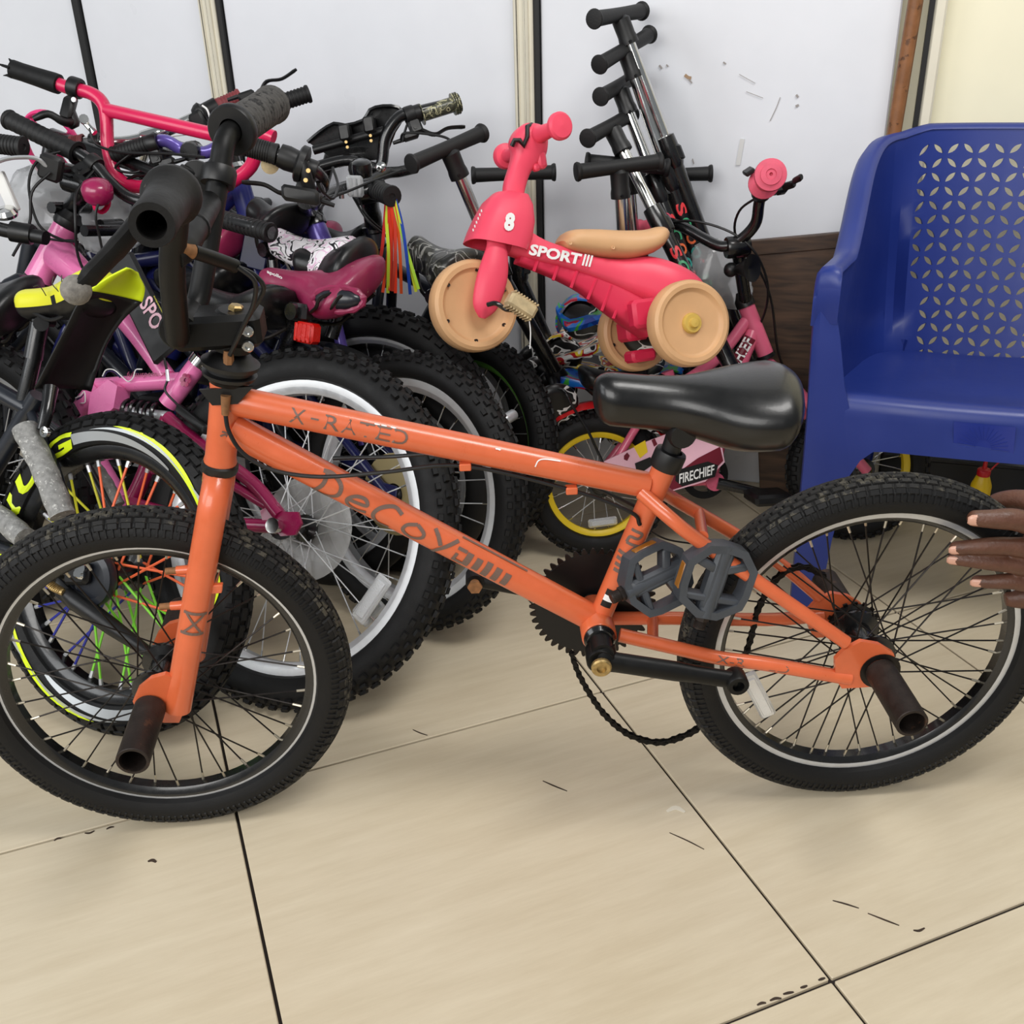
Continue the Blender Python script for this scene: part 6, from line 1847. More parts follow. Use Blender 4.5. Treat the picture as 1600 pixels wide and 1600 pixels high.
part('cable_spring', mb, M['brass'], blackb)
mb = MB(); mb.box(a_(124, 897, .078), (.020, .014, .010), PA.hd, PA.up, PA.n, 0, .003); mb.lathe([(0, 0), (.009, 0), (.009, .006), (0, .006)], a_(130, 886, .074), PA.n, 12); part('clamp', mb, M['chrome'], blackb)
A_ = lambda x, y, w=0.: a_(x, y, w)
K_ = std_frame(blackb, PA, RA, 0, -.95, M['ink'], .017, None, A_(60, 618), (-.36, .27))
mb = MB(); mb.cyl(A_(52, 560), A_(62, 505), .0150, None, 18); mb.cyl(A_(22, 690), A_(54, 555), .0125, None, 14)
part('seat_post', mb, M['black_paint'], blackb)
M['yellow_saddle'] = mat('neon_saddle_top', (224, 222, 44), .38, coat=.2)
smb, _ = saddle_mesh(A_(36, 468), A_(168, 446), PA.up + PA.hd * .05, .052, .030, .050, .004, .010, 28, 0, 20)
up_s = PA.up
for i, f in enumerate(smb.f):
    c = sum((smb.v[k] for k in f), V((0, 0, 0))) / len(f)
    nrm = (smb.v[f[1]] - smb.v[f[0]]).cross(smb.v[f[2]] - smb.v[f[0]])
    smb.m[i] = 0
sd_mid = [(A_(36, 468) + (A_(168, 446) - A_(36, 468)) * t) for t in (0, 1)]
axs = (sd_mid[1] - sd_mid[0]).normalized()
for i, f in enumerate(smb.f):
    c = sum((smb.v[k] for k in f), V((0, 0, 0))) / len(f); rel = c - sd_mid[0]; h = rel.dot((up_s - axs * up_s.dot(axs)).normalized()); t = rel.dot(axs)
    smb.m[i] = 0 if h > -.020 and t > .010 else (2 if h > -.020 and t < .012 else 1)
sA = part('saddle', smb, [M['yellow_saddle'], M['vinyl'], M['white']], blackb, 'neon yellow topped saddle with black sides', 60)
mb = MB()
for pl in ([(52, 448), (60, 446), (66, 452), (72, 462)], [(84, 432), (82, 444), (92, 456)], [(96, 430), (97, 444), (104, 452)], [(70, 436), (74, 430)]):
    if len(pl) > 2: mb.tube(spline([A_(x, y, .049) for x, y in pl], 4), .0008, 5)
part('crack_print', mb, M['black_print'], sA, 'black crack lines', 0, kind='stuff')
mb = MB(); mb.box(A_(70, 490, 0), (.04, .04, .02), PA.hd, PA.up, PA.n, 0, .004); mb.cyl(A_(64, 506, .02), A_(64, 506, -.02), .012, None, 12)
mb.tube(spline([A_(48, 486, .02), A_(80, 500, .022), A_(110, 488, .024)], 4), .0035, 7); part('saddle_clamp', mb, M['black_plastic'], sA)
# flared mud flap: a broad blade, hollow side towards the viewer, with a neon tip
def blade(L, Rr, m, name, label, bulge=.020):
    L = spline([a_(x, y, .046) for x, y in L], 4); Rr = spline([a_(x, y, -.046) for x, y in Rr], 4)
    rings = []
    for p0, p1 in zip(L, Rr):
        row = []
        for k in range(9):
            t_ = k / 8; row.append(p0.lerp(p1, t_) - V((0, 1, -.2)).normalized() * -(bulge * math.sin(math.pi * t_) ** .6))
        rings.append(row)
    mb = MB().loft(rings, False, False, 0, False)
    o = part(name, mb, m, blackb, label, 50); md = o.modifiers.new('thickness', 'SOLIDIFY'); md.thickness = .003; md.offset = 0
    return o
blade([(54, 607), (74, 568), (103, 512), (122, 474), (140, 453)], [(142, 612), (152, 578), (168, 536), (192, 500), (222, 472)], M['black_plastic'], 'mud_flap', 'black rear mud flap')
blade([(140, 453), (152, 445), (172, 432), (198, 419)], [(222, 472), (225, 462), (225, 448), (214, 428)], M['neon'], 'mud_flap_tip', 'neon yellow tip of the mud flap', .014)
mb = MB(); mb.tube(spline([a_(79, 606, .03), a_(74, 640, .045), a_(66, 672, .055)], 3), [.012, .011, .010, .010, .010, .009, .009], 12); part('flap_stay', mb, M['black_paint'], blackb)
mb = MB(); mb.lathe([(0, 0), (.0085, 0), (.0085, .006), (.004, .007), (.003, .003), (0, .003)], a_(73, 675, .062), PA.n, 14); part('flap_bolt', mb, M['chrome'], blackb)
for P0, P1, r in (((38, 668, .055), (98, 806, .060), .0195), ((-40, 782, .03), (40, 842, .055), .0185), ((138, 718, -.05), (184, 790, -.055), .0125)):
    q = spline([a_(*P0), (a_(*P0) + a_(*P1)) / 2 + V((.002, 0, .003)), a_(*P1)], 6)
    mb = MB().tube(q, [r * (1 + .05 * math.sin(i * 2.1)) for i in range(len(q))], 16); part('foam_wrap', mb, M['foam'], blackb, 'mottled grey foam sleeve')
running_gear(blackb, PA, K_['bbuv'], .06, .12, 2.5)
bars(blackb, [PA.uv(-.78, .82, .30), PA.uv(-.80, .83, .16), PA.uv(-.83, .74, .06), PA.uv(-.83, .70, 0), PA.uv(-.83, .74, -.06), PA.uv(-.80, .83, -.16), PA.uv(-.78, .82, -.30)])
stem_to(blackb, K_['ht'], K_['ax'], PA.uv(-.83, .70, 0))

# ---- twenty inch bicycle with the wine red saddle
PC = Plane(-.228, 1.60, -36, -16); c_ = PC.px; RC = .252
wine = thing('mountain_bicycle', 'dark blue bicycle with a scuffed wine red saddle and a red reflector under it', 'bicycle', PC.uv(-.4, 0))
wsC = bike_wheels(wine, PC, RC, 0, -.92, .027, ALW('w'), ALW('a'), 28, knob_tread(RC, .027, 64, (.012, .009), .0035), front_n=0, rd=.028, rw=.015)
mb = MB(); mb.lathe([(.02, -.037), (.072, -.034), (.074, -.035), (.02, -.039), (.02, -.037)], (0, 0, 0), (0, 1, 0), 36); in_wheel(wsC[0], 'spoke_guard', mb, M['dusty_disc'], 'dusty spoke disc')
KC = std_frame(wine, PC, RC, 0, -.92, M['navy'], .017, None, c_(436, 548))
wsd = saddle(wine, at(408, 430, 1.80), at(578, 448, 1.68), V((-.1, -.25, 1)), M['wine_saddle'], .088, .024, .048, 'wine red saddle, scuffed and torn at the rear', None, .004, 'saddle', .022)
hc = at(528, 468, 1.635); hx = (at(574, 470, 1.64) - at(486, 468, 1.66)).normalized(); hy = V((0, .25, 1)); hy = (hy - hx * hy.dot(hx)).normalized(); hn_ = hx.cross(hy)
mb = MB(); mb.ball(hc, 1, 24, 10, 0, (.040, .0165, .010), (hx, hy, hn_)); part('saddle_underside', mb, M['ink'], wsd, 'solid dark bulge in place of the hollow underside')  # dark solid ellipsoid standing in for the open hollow
mb = MB(); mb.tube([hc - hn_ * .002 + hx * (.043 * math.cos(2 * math.pi * k / 40)) + hy * (.0195 * math.sin(2 * math.pi * k / 40)) for k in range(40)], [.0052 + .0012 * math.sin(k * 1.7) for k in range(40)], 8, False, 0, True); part('saddle_edge', mb, M['wine_saddle'], wsd)
mb = MB()
for k in (0, 1): mb.tube(spline([at(486 + 22 * k, 488, 1.64), at(494 + 24 * k, 480, 1.625), at(500 + 28 * k, 466, 1.625), at(520 + 26 * k, 458, 1.635)], 4), .0032, 7)
part('saddle_rail', mb, M['dark_steel'], wsd)
sw_ = bpy.data.objects[-1] if False else None
mb = MB(); mb.cyl(at(462, 498, 1.69), c_(440, 552), .0135, None, 16); mb.box(at(474, 488, 1.68), (.05, .045, .03), PC.hd, PC.n, PC.up, 0, .006); mb.lathe([(0, -.03), (.012, -.03), (.014, .03), (0, .03)], at(474, 488, 1.68), PC.n, 14); part('seat_post', mb, M['black_paint'], wine)
mb = MB(); mb.cyl(c_(447, 528), c_(428, 572), .0142, None, 16); part('seat_tube_sleeve', mb, M['chrome'], wine)
mb = MB(); q = at(481, 520, 1.64); mb.box(q, (.042, .034, .026), PC.hd, PC.up, PC.n, 0, .005)
for k in range(4): mb.box(q + PC.n * .0135 + PC.hd * (-.015 + .010 * k), (.006, .030, .002), PC.hd, PC.up, PC.n, 0, .0008)
part('reflector', mb, M['red_reflector'], wine, 'square red reflector')
mb = MB(); o_ = c_(416, 424, .024) + PC.up * .006
text_on(mb, 'apollo', lambda p_, q_: at(417 + 24 * p_, 428 + 10 * p_ - 7 * q_, 1.735), 0, 0, .03); 
part('lettering', mb, M['white'], wine, 'small white lettering', 0)
running_gear(wine, PC, KC['bbuv'], .065, .13, 1.9)
sC = PC.uv(-.79, .74)
bars(wine, [sC + PC.n * .27 + PC.hd * .05, sC + PC.n * .12 + PC.hd * .02, sC, sC - PC.n * .12 + PC.hd * .02, sC - PC.n * .27 + PC.hd * .05]); stem_to(wine, KC['ht'], KC['ax'], sC)

# ---- purple bicycle facing right
PG = Plane(-.287, 1.821, -19, -12.8); g_ = PG.px; RG = .262
purp = thing('mountain_bicycle', 'purple bicycle facing right with black twist grip bars and silver front rim', 'bicycle', PG.uv(-.4, 0))
bike_wheels(purp, PG, RG, -.90, 0, .032, ALW('a'), ALW('w'), 28, knob_tread(RG, .032, 56))
hTg, hBg = g_(492, 352), g_(509, 392)
KG = std_frame(purp, PG, RG, -.90, 0, M['navy'], .0165, (hTg, hBg), PG.uv(-.66, .60), None, None, M['purple'])
mb = MB(); mb.lathe([(.019, 0), (.0205, .001), (.0205, .062), (.019, .063)], hBg + KG['ax'] * .002, KG['ax'], 20); part('head_sleeve', mb, M['purple'], purp, 'metallic purple head tube')
stG = at(478, 312, 1.83)
mb = MB(); mb.tube([hTg, hTg + KG['ax'] * .03, stG], [.019, .017, .017], 16); mb.lathe([(.01, 0), (.024, 0), (.024, .012), (.018, .02)], hTg - KG['ax'] * .002, KG['ax'], 18); part('stem', mb, M['black_paint'], purp)
bars(purp, [at(388, 228, 1.72), at(432, 241, 1.72), at(480, 260, 1.72), at(505, 285, 1.76), at(492, 318, 1.83), at(520, 300, 1.90), at(552, 290, 1.97), at(575, 292, 2.02)], .0112)
grip(purp, at(434, 242, 1.72), at(372, 224, 1.72), .0155, .017)
mb = MB(); a0, a1 = at(436, 242, 1.72), at(480, 260, 1.72); L_ = (a1 - a0).length
mb.lathe([(.012, 0), (.0185, .001), (.0200, L_ * .3), (.0185, L_ * .62), (.026, L_ * .66), (.030, L_ * .72), (.030, L_ * .92), (.024, L_ * .98), (.012, L_)], a0, a1 - a0, 24)
part('twist_shifter', mb, M['black_plastic'], purp)
lever(purp, at(486, 266, 1.725), at(388, 228, 1.72) - at(480, 260, 1.72), V((-.1, -.5, -.9)), .085)
mb = MB(); mb.box(at(480, 283, 1.70), (.022, .06, .016), V((.4, -.6, .5)), V((.2, 0, -1)), V((1, .5, 0)), 0, .004); mb.box(at(470, 305, 1.68), (.06, .025, .018), V((1, 0, -.2)), V((0, .3, 1)), V((0, -1, .3)), 0, .005); part('brake_body', mb, M['black_plastic'], purp)
mb = MB()
for x, y in ((482, 267), (478, 282)): bolt(mb, at(x, y, 1.685), V((0, -1, .3)), .004, .003, 0, 8)
part('brake_bolt', mb, M['brass'], purp, 'small brass bolts', kind='stuff')
cable(purp, [at(500, 312, 1.75), at(540, 300, 1.85), at(580, 284, 1.92), at(625, 267, 1.98)], .0026)
cable(purp, [at(488, 270, 1.74), at(505, 300, 1.74), at(520, 310, 1.78), at(528, 290, 1.85), at(520, 262, 1.9)], .0026)
saddle(purp, PG.uv(-.52, .70), PG.uv(-.77, .72), PG.up, M['vinyl'], .07, .024, .045, None, clamp=PG.uv(-.655, .60))
running_gear(purp, PG, KG['bbuv'], .07, .14, .3)
mb = MB(); mb.lathe([(0, 0), (.013, 0), (.015, .01), (.006, .016), (0, .016)], at(424, 258, 1.75), V((0, -1, .2)), 18); part('bell', mb, M['beige_pedal'], purp, 'dull yellowed bell')

# ---- bicycle with camouflage saddle, number plate on its bars and green rims
PI_ = Plane(-.112, 1.914, -44, -13.5); i_ = PI_.px; RI_ = .22
camo = thing('childs_bicycle', 'black bicycle with camouflage saddle, green rims and a number board on its bars', 'bicycle', PI_.uv(-.3, 0))
GRW = [M['green_rim'], M['green_rim'], M['alloy'], M['chrome']]
bike_wheels(camo, PI_, RI_, 0, -.74, .028, GRW, GRW, 28, knob_tread(RI_, .028, 60, (.012, .010), .003), rd=.018)
KI = std_frame(camo, PI_, RI_, 0, -.74, M['ink'], .016, None, i_(700, 440))
saddle(camo, at(645, 378, 2.0), at(742, 420, 1.90), V((.15, .1, 1)), M['camo'], .075, .028, .06, 'camouflage saddle', clamp=i_(706, 452))
mb = MB(); mb.lathe([(0, 0), (.011, 0), (.011, .03), (.008, .034), (0, .034)], i_(802, 648, .05), V((-.55, -.85, .0)), 14); part('axle_nut', mb, M['alloy'], camo)
bI = [at(492, 262, 2.12), at(545, 250, 2.13), at(592, 262, 2.13), at(602, 215, 2.14), at(622, 184, 2.15), at(648, 176, 2.16), at(714, 160, 2.19)]
bars(camo, bI, .0115)
stem_to(camo, KI['ht'], KI['ax'], at(560, 262, 2.13))
mb = MB(); a0, a1 = at(658, 179, 2.165), at(718, 160, 2.19); L_ = (a1 - a0).length
pr = [(.012, 0), (.021, 0), (.021, .002), (.0145, .003), (.0150, L_ * .8)]
for k in range(3): pr += [(.0215, L_ * (.82 + .055 * k)), (.0215, L_ * (.845 + .055 * k)), (.016, L_ * (.85 + .055 * k))]
pr += [(.018, L_), (0, L_)]
mb.lathe(pr, a0, a1 - a0, 22); part('grip', mb, M['camo_grip'], camo, 'olive camouflage grip')
mb = MB(); mb.lathe([(.011, -.008), (.017, -.008), (.017, .008), (.011, .008)], at(650, 178, 2.16), a1 - a0, 16); part('grip_collar', mb, M['black_plastic'], camo)
lever(camo, at(640, 180, 2.155), a1 - a0, V((.1, -.5, -.9)), .085)
# number board seen from behind, folded plate with brackets
npb = [(481, 222), (500, 206), (522, 193), (540, 196), (568, 188), (578, 172), (598, 166), (622, 168), (630, 182), (616, 205), (600, 248), (560, 254), (530, 262), (508, 240)]
mb = MB(); cnt = at(555, 215, 2.21); pn = V((.08, -1, .25)).normalized()
mb.prism([at(x, y, 2.20 + .02 * math.cos((x - 555) / 30)) for x, y in npb], pn, .005)
mb.tube(spline([at(x, y, 2.185) for x, y in npb[:11]], 2), .0045, 6)
part('number_board', mb, M['black_paint'], camo, 'black number board seen from behind')
mb = MB()
for x, y in ((540, 214), (578, 202)):
    mb.box(at(x, y - 6, 2.16), (.022, .03, .05), V((1, 0, .15)), V((-.1, .2, 1)), V((0, 1, -.2)), 0, .003)
mb.tube([at(490, 235, 2.165), at(600, 204, 2.165)], .009, 10)
part('board_bracket', mb, M['black_plastic'], camo)
mb = MB()
for x, y in ((541, 222), (543, 230), (579, 212), (580, 220)): bolt(mb, at(x, y, 2.14), V((0, -1, .2)), .0034, .003, 0, 8)
part('bracket_bolt', mb, M['brass'], camo, 'brass bracket bolts', kind='stuff')
cable(camo, [at(636, 195, 2.13), at(628, 220, 2.12), at(632, 208, 2.1), at(672, 210, 2.10), at(702, 218, 2.1), at(712, 240, 2.1)], .0026)

# ---- navy bicycle with streamers
PJ = Plane(-.33, 2.06, -14, -8); j_ = PJ.px; RJ = .18
navyb = thing('childs_bicycle', 'dark navy bicycle with neon streamers hanging from its grip and a clear reflector', 'bicycle', PJ.uv(-.3, 0))
hTj, hBj = at(585, 362, 2.06), at(598, 425, 2.05)
bike_wheels(navyb, PJ, RJ, -.72, .02, .026, ALW('a'), ALW('a'), 20, None, rd=.018)
KJ = std_frame(navyb, PJ, RJ, -.72, .02, M['ink'], .016, (hTj, hBj), PJ.uv(-.45, .44))
saddle(navyb, PJ.uv(-.32, .52), PJ.uv(-.50, .53), PJ.up, M['vinyl'], .06, .024, .045, None, clamp=PJ.uv(-.445, .44))
sJ = at(578, 300, 1.99)
mb = MB(); mb.tube(spline([hTj, at(582, 335, 2.04), at(578, 310, 2.0), sJ], 4), [.018] * 5 + [.016] * 8, 16); mb.lathe([(0, -.028), (.020, -.028), (.022, .028), (0, .028)], sJ, V((1, .5, .1)), 18); mb.lathe([(.012, -.004), (.024, -.002), (.024, .01), (.014, .018)], hTj, KJ['ax'], 18); part('stem', mb, M['black_paint'], navyb)
bars(navyb, [at(612, 305, 1.88), at(592, 298, 1.93), sJ, at(566, 292, 2.03), at(600, 272, 2.08), at(625, 268, 2.1), at(650, 262, 2.12)], .011)
grip(navyb, at(590, 297, 1.93), at(613, 307, 1.87), .0165, .018, None, None, 5)
mb = MB(); mb.lathe([(0, 0), (.018, 0), (.019, .012), (.018, .024), (.012, .028), (0, .028)], at(567, 274, 1.96), V((0, -.2, 1)), 20); part('bell', mb, M['black_paint'], navyb)
mb = MB(); mb.box(at(555, 291, 1.93), (.030, .038, .014), V((1, .2, -.1)), V((0, .1, 1)), V((0, -1, .1)), 0, .004)
for k in range(3): mb.box(at(555, 291, 1.93) + V((-.009 + .009 * k, -.008, 0)), (.006, .034, .003), V((1, .2, -.1)), V((0, .1, 1)), V((0, -1, .1)), 0, .001)
part('reflector', mb, M['clear'], navyb, 'clear front reflector')
mb = MB(); mb.lathe([(0, 0), (.009, 0), (.010, .006), (.005, .010), (0, .010)], at(596, 262, 2.0), V((0, -1, .3)), 14); mb.cyl(at(533, 297, 1.93), at(534, 310, 1.93), .005, None, 10); part('cable_nut', mb, M['chrome'], navyb, None, kind='stuff')
SC = [((204, 226, 60), -6, 18, 0), ((214, 52, 30), 0, 14, -3), ((230, 60, 26), 4, 18, 2), ((206, 60, 40), 7, 15, -6), ((226, 92, 40), 10, 19, 5), ((226, 236, 60), 14, 16, 24), ((30, 70, 170), 17, 20, 12), ((180, 226, 70), 12, 12, 30), ((220, 70, 34), -2, 17, -12), ((188, 40, 34), -9, 19, -20)]
for k, (col, x0, ln, dx) in enumerate(SC):
    m_ = mat('streamer_%s' % ('lime', 'red', 'orange_red', 'brick', 'amber', 'yellow', 'cobalt', 'green', 'vermilion', 'crimson')[k], col, .3, coat=.3)
    q = spline([at(608 + x0 * .5, 308, 1.875), at(610 + x0, 345, 1.872), at(613 + x0 + dx * .4, 395, 1.87 + .004 * (k % 3)), at(612 + x0 + dx, 440 + ln, 1.87)], 5)
    part('streamer', MB().ribbon(q, V((1, .3 * math.sin(k), 0)), .0058, .0008), m_, navyb, None, 0)
cable(navyb, [at(560, 305, 1.95), at(572, 335, 1.93), at(600, 360, 1.94), at(612, 350, 1.96), at(604, 320, 1.97), at(570, 308, 1.97)], .0024)
cable(navyb, [at(552, 308, 1.95), at(575, 345, 1.92), at(606, 372, 1.93), at(600, 385, 1.96), at(565, 405, 2.0)], .0024)

# ---- bicycle with the tall magenta handlebar
PF = Plane(-.62, 1.86, -24, -14); f_ = PF.px; RF = .24
pinkbar = thing('bmx_bicycle', 'bicycle with tall hot pink crossbar handlebar and split black grip, far left', 'bicycle', PF.uv(-.3, 0))
bike_wheels(pinkbar, PF, RF, .25, -.62, .028, ALW('a'), ALW('a'), 20, None)
KF = std_frame(pinkbar, PF, RF, .25, -.62, M['ink'], .017, None, PF.uv(-.02, .52))
saddle(pinkbar, PF.uv(-.15, .58), PF.uv(.07, .59), PF.up, M['vinyl'], .07, .024, .045, None, clamp=PF.uv(-.02, .50))
fb_ = [at(90, 131, 2.13), at(110, 138, 2.125), at(140, 145, 2.12), at(158, 158, 2.11), at(166, 180, 2.10), at(168, 225, 2.085), at(176, 262, 2.07), at(190, 283, 2.06), at(215, 292, 2.05), at(255, 288, 2.03), at(290, 286, 2.01), at(330, 300, 1.99), at(360, 285, 1.975), at(392, 260, 1.96), at(404, 222, 1.95), at(412, 210, 1.945), at(428, 215, 1.94)]
bars(pinkbar, fb_, .0128, M['hot_pink'], 'hot pink handlebar', 5)
mb = MB(); mb.tube([at(167, 172, 2.10), at(404, 226, 1.95)], .0128, 16); part('crossbar', mb, M['hot_pink'], pinkbar, 'hot pink crossbar')
g = MB(); ga, gb = at(93, 132, 2.13), at(20, 108, 2.15); d_ = (gb - ga).normalized(); gl = (gb - ga).length
g.lathe([(.0130, 0), (.0185, .001), (.0190, .01), (.0175, gl * .5), (.0170, gl * .8), (.0175, gl), (.011, gl), (.0105, gl * .8)], ga, d_, 22)
x, y = perp(d_)
for k, a in enumerate((.3, 1.5, 2.6, 3.9, 5.2)):
    c = gb + (x * math.cos(a) + y * math.sin(a)) * .0145; ln = (.022, .008, .016, .010, .014)[k]
    g.tube([c - d_ * .004, c + d_ * ln * .5, c + d_ * ln + (x * math.cos(a) + y * math.sin(a)) * .003], [.0065, .005, .0015], 7, True, 0, False, .5)
part('grip', g, M['black_rubber'], pinkbar, 'split black grip')
mb = MB(); mb.lathe([(.0125, -.011), (.0185, -.011), (.0195, -.008), (.0195, .008), (.0185, .011), (.0125, .011)], at(118, 137, 2.125), d_, 20)
for q0, q1, sz in (((112, 150), (103, 185), .026), ((104, 165), (118, 200), .022)):
    aa, bb_ = at(*q0, 2.10), at(*q1, 2.08); mb.box((aa + bb_) / 2, ((bb_ - aa).length, sz, .022), bb_ - aa, V((0, 1, 0)), (bb_ - aa).cross(V((0, 1, 0))), 0, .005)
mb.tube(spline([at(112, 192, 2.08), at(98, 190, 2.06), at(75, 178, 2.05), at(52, 186, 2.04)], 4), [.010, .009, .0085, .008, .0075, .0075, .007, .007, .007, .007, .007, .006, .005], 10)
part('brake_lever', mb, M['black_plastic'], pinkbar)
mb = MB()
for x_, y_ in ((107, 165), (116, 156)): bolt(mb, at(x_, y_, 2.085), V((0, -1, .2)), .005, .004, 0, 8)
part('lever_bolt', mb, M['alloy'], pinkbar, None, kind='stuff')
mb = MB(); mb.cyl(at(132, 190, 2.07), at(148, 208, 2.06), .006, None, 8); mb.lathe([(0, 0), (.009, 0), (.009, .01), (0, .01)], at(132, 188, 2.07), V((.3, -1, .4)), 10); part('cable_adjuster', mb, M['chrome'], pinkbar)
stem_to(pinkbar, KF['ht'], KF['ax'], at(290, 287, 2.01))
cable(pinkbar, [at(140, 200, 2.06), at(150, 225, 2.05), at(190, 238, 2.05), at(260, 240, 2.04), at(320, 246, 2.03)], .0026)

# ---- bicycle with the chrome bar and dark red grips
PK = Plane(-.66, 2.22, -22, -6); RK = .22
chromeb = thing('childs_bicycle', 'bicycle with straight chrome handlebar and dark red grips near the wall', 'bicycle', PK.uv(-.2, 0))
bike_wheels(chromeb, PK, RK, .45, -.30, .026, ALW('a'), ALW('a'), 20, None)
KK = std_frame(chromeb, PK, RK, .45, -.30, M['ink'], .016, None, PK.uv(.24, .52))
cK = at(236, 213, 2.19)
bars(chromeb, [at(118, 225, 2.17), at(140, 222, 2.17), at(190, 222, 2.18), at(220, 217, 2.19), cK, at(262, 204, 2.20), at(290, 190, 2.21), at(330, 172, 2.23), at(372, 154, 2.25)], .0112, M['chrome'], 'chrome handlebar')
grip(chromeb, at(338, 168, 2.235), at(377, 151, 2.255), .0150, .0165, M['dark_red_grip'], 'dark red grip', 6)
grip(chromeb, at(133, 222, 2.17), at(112, 226, 2.17), .0150, .0165, M['dark_red_grip'], 'dark red grip', 4)
mb = MB(); a0, a1 = at(304, 185, 2.215), at(340, 167, 2.235); L_ = (a1 - a0).length
mb.lathe([(.012, 0), (.017, .002), (.023, L_ * .2), (.025, L_ * .35), (.019, L_ * .45), (.0195, L_), (.012, L_)], a0, a1 - a0, 20); mb.box(at(312, 192, 2.20), (.03, .045, .02), V((1, 0, .5)), V((-.4, 0, 1)), V((0, 1, 0)), 0, .005); part('twist_shifter', mb, M['black_plastic'], chromeb)
mb = MB(); mb.lathe([(0, -.02), (.014, -.02), (.016, -.014), (.016, .014), (.014, .02), (0, .02)], cK, at(262, 204, 2.20) - cK, 16); mb.cyl(cK, PK.uv(-.20, .70), .0115, None, 14); part('stem', mb, M['chrome'], chromeb)
stem_to(chromeb, KK['ht'], KK['ax'], PK.uv(-.20, .70), M['chrome'], .0112)
mb = MB(); q = spline([at(316, 165, 2.19), at(324, 172, 2.185), at(328, 190, 2.185), at(320, 205, 2.19)], 4); mb.tube(q, .0020, 6); part('cable', mb, M['white'], chromeb, 'white cable')
cable(chromeb, [at(328, 196, 2.19), at(300, 208, 2.18), at(266, 214, 2.17), at(272, 226, 2.17)], .002, M['white'], label='white cable')
lever(chromeb, at(150, 222, 2.17), at(118, 225, 2.17) - at(150, 222, 2.17), V((.1, -.6, -.8)), .07)
saddle(chromeb, PK.uv(.10, .60), PK.uv(.31, .61), PK.up, M['wine_saddle'], .06, .024, .045, None, clamp=PK.uv(.245, .50))

# ---- bicycle with the purple bar
PL_ = Plane(-.62, 2.08, -20, -10); RL = .22
purpbar = thing('childs_bicycle', 'bicycle with curved purple handlebar and black grips behind the pink crossbar', 'bicycle', PL_.uv(-.2, 0))
bike_wheels(purpbar, PL_, RL, .36, -.34, .026, ALW('a'), ALW('a'), 20, None)
KL = std_frame(purpbar, PL_, RL, .36, -.34, M['ink'], .016, None, PL_.uv(.12, .50))
cL = at(300, 236, 2.09)
bars(purpbar, [at(178, 240, 2.08), at(215, 230, 2.08), at(245, 221, 2.08), at(262, 221, 2.085), at(280, 231, 2.09), cL, at(322, 238, 2.10), at(350, 225, 2.12), at(380, 215, 2.13)], .0120, M['purple'], 'purple handlebar')
grip(purpbar, at(246, 221, 2.08), at(176, 243, 2.08), .0155, .018)
stem_to(purpbar, KL['ht'], KL['ax'], cL)
cable(purpbar, [at(205, 240, 2.06), at(180, 262, 2.06), at(205, 270, 2.06), at(228, 262, 2.06), at(243, 240, 2.06)], .0026)
lever(purpbar, at(240, 224, 2.07), at(178, 240, 2.08) - at(245, 221, 2.08), V((0, -.3, -1)), .07)
saddle(purpbar, PL_.uv(-.02, .58), PL_.uv(.18, .59), PL_.up, M['vinyl'], .06, .024, .045, None, clamp=PL_.uv(.12, .49))

# ---- deep blue bicycle with the bare chrome headset
PH = Plane(-.52, 2.00, -20, -10); h_ = PH.px; RH = .24
blueb = thing('childs_bicycle', 'deep blue bicycle with chrome headset, blue bar and black grip behind the orange handlebar', 'bicycle', PH.uv(-.2, 0))
bike_wheels(blueb, PH, RH, -.62, .12, .028, ALW('a'), ALW('a'), 20, None)
hTh, hBh = at(371, 276, 2.06), at(392, 348, 2.05)
KH = std_frame(blueb, PH, RH, -.62, .12, M['blue_paint'], .018, (hTh, hBh), PH.uv(-.36, .50))
mb = MB(); mb.lathe([(.012, 0), (.022, 0), (.024, .006), (.020, .014), (.022, .018), (.018, .026), (.012, .026)], hTh, KH['ax'], 22); part('headset_cup', mb, M['chrome'], blueb, 'chrome headset cup')
bN = [at(360, 205, 2.16), at(400, 184, 2.16), at(425, 166, 2.17), at(445, 158, 2.18)]
bars(blueb, [at(330, 262, 2.13), at(345, 240, 2.15)] + bN, .0125, M['blue_paint'], 'blue handlebar')
grip(blueb, at(434, 162, 2.17), at(484, 146, 2.19), .0150, .019, None, None, 7)
lever(blueb, at(408, 178, 2.165), at(484, 146, 2.19) - at(425, 166, 2.17), V((-.2, .1, 1)), .085)
stem_to(blueb, KH['ht'], KH['ax'], at(345, 240, 2.15))
saddle(blueb, PH.uv(-.24, .57), PH.uv(-.45, .58), PH.up, M['vinyl'], .065, .024, .05, None, clamp=PH.uv(-.355, .49))
mb = MB(); mb.box(at(398, 395, 1.98), (.05, .06, .01), V((1, 0, -.3)), V((.3, .2, 1)), V((0, -1, .2)), 0, .002); part('frame_decal', mb, M['navy'], blueb)

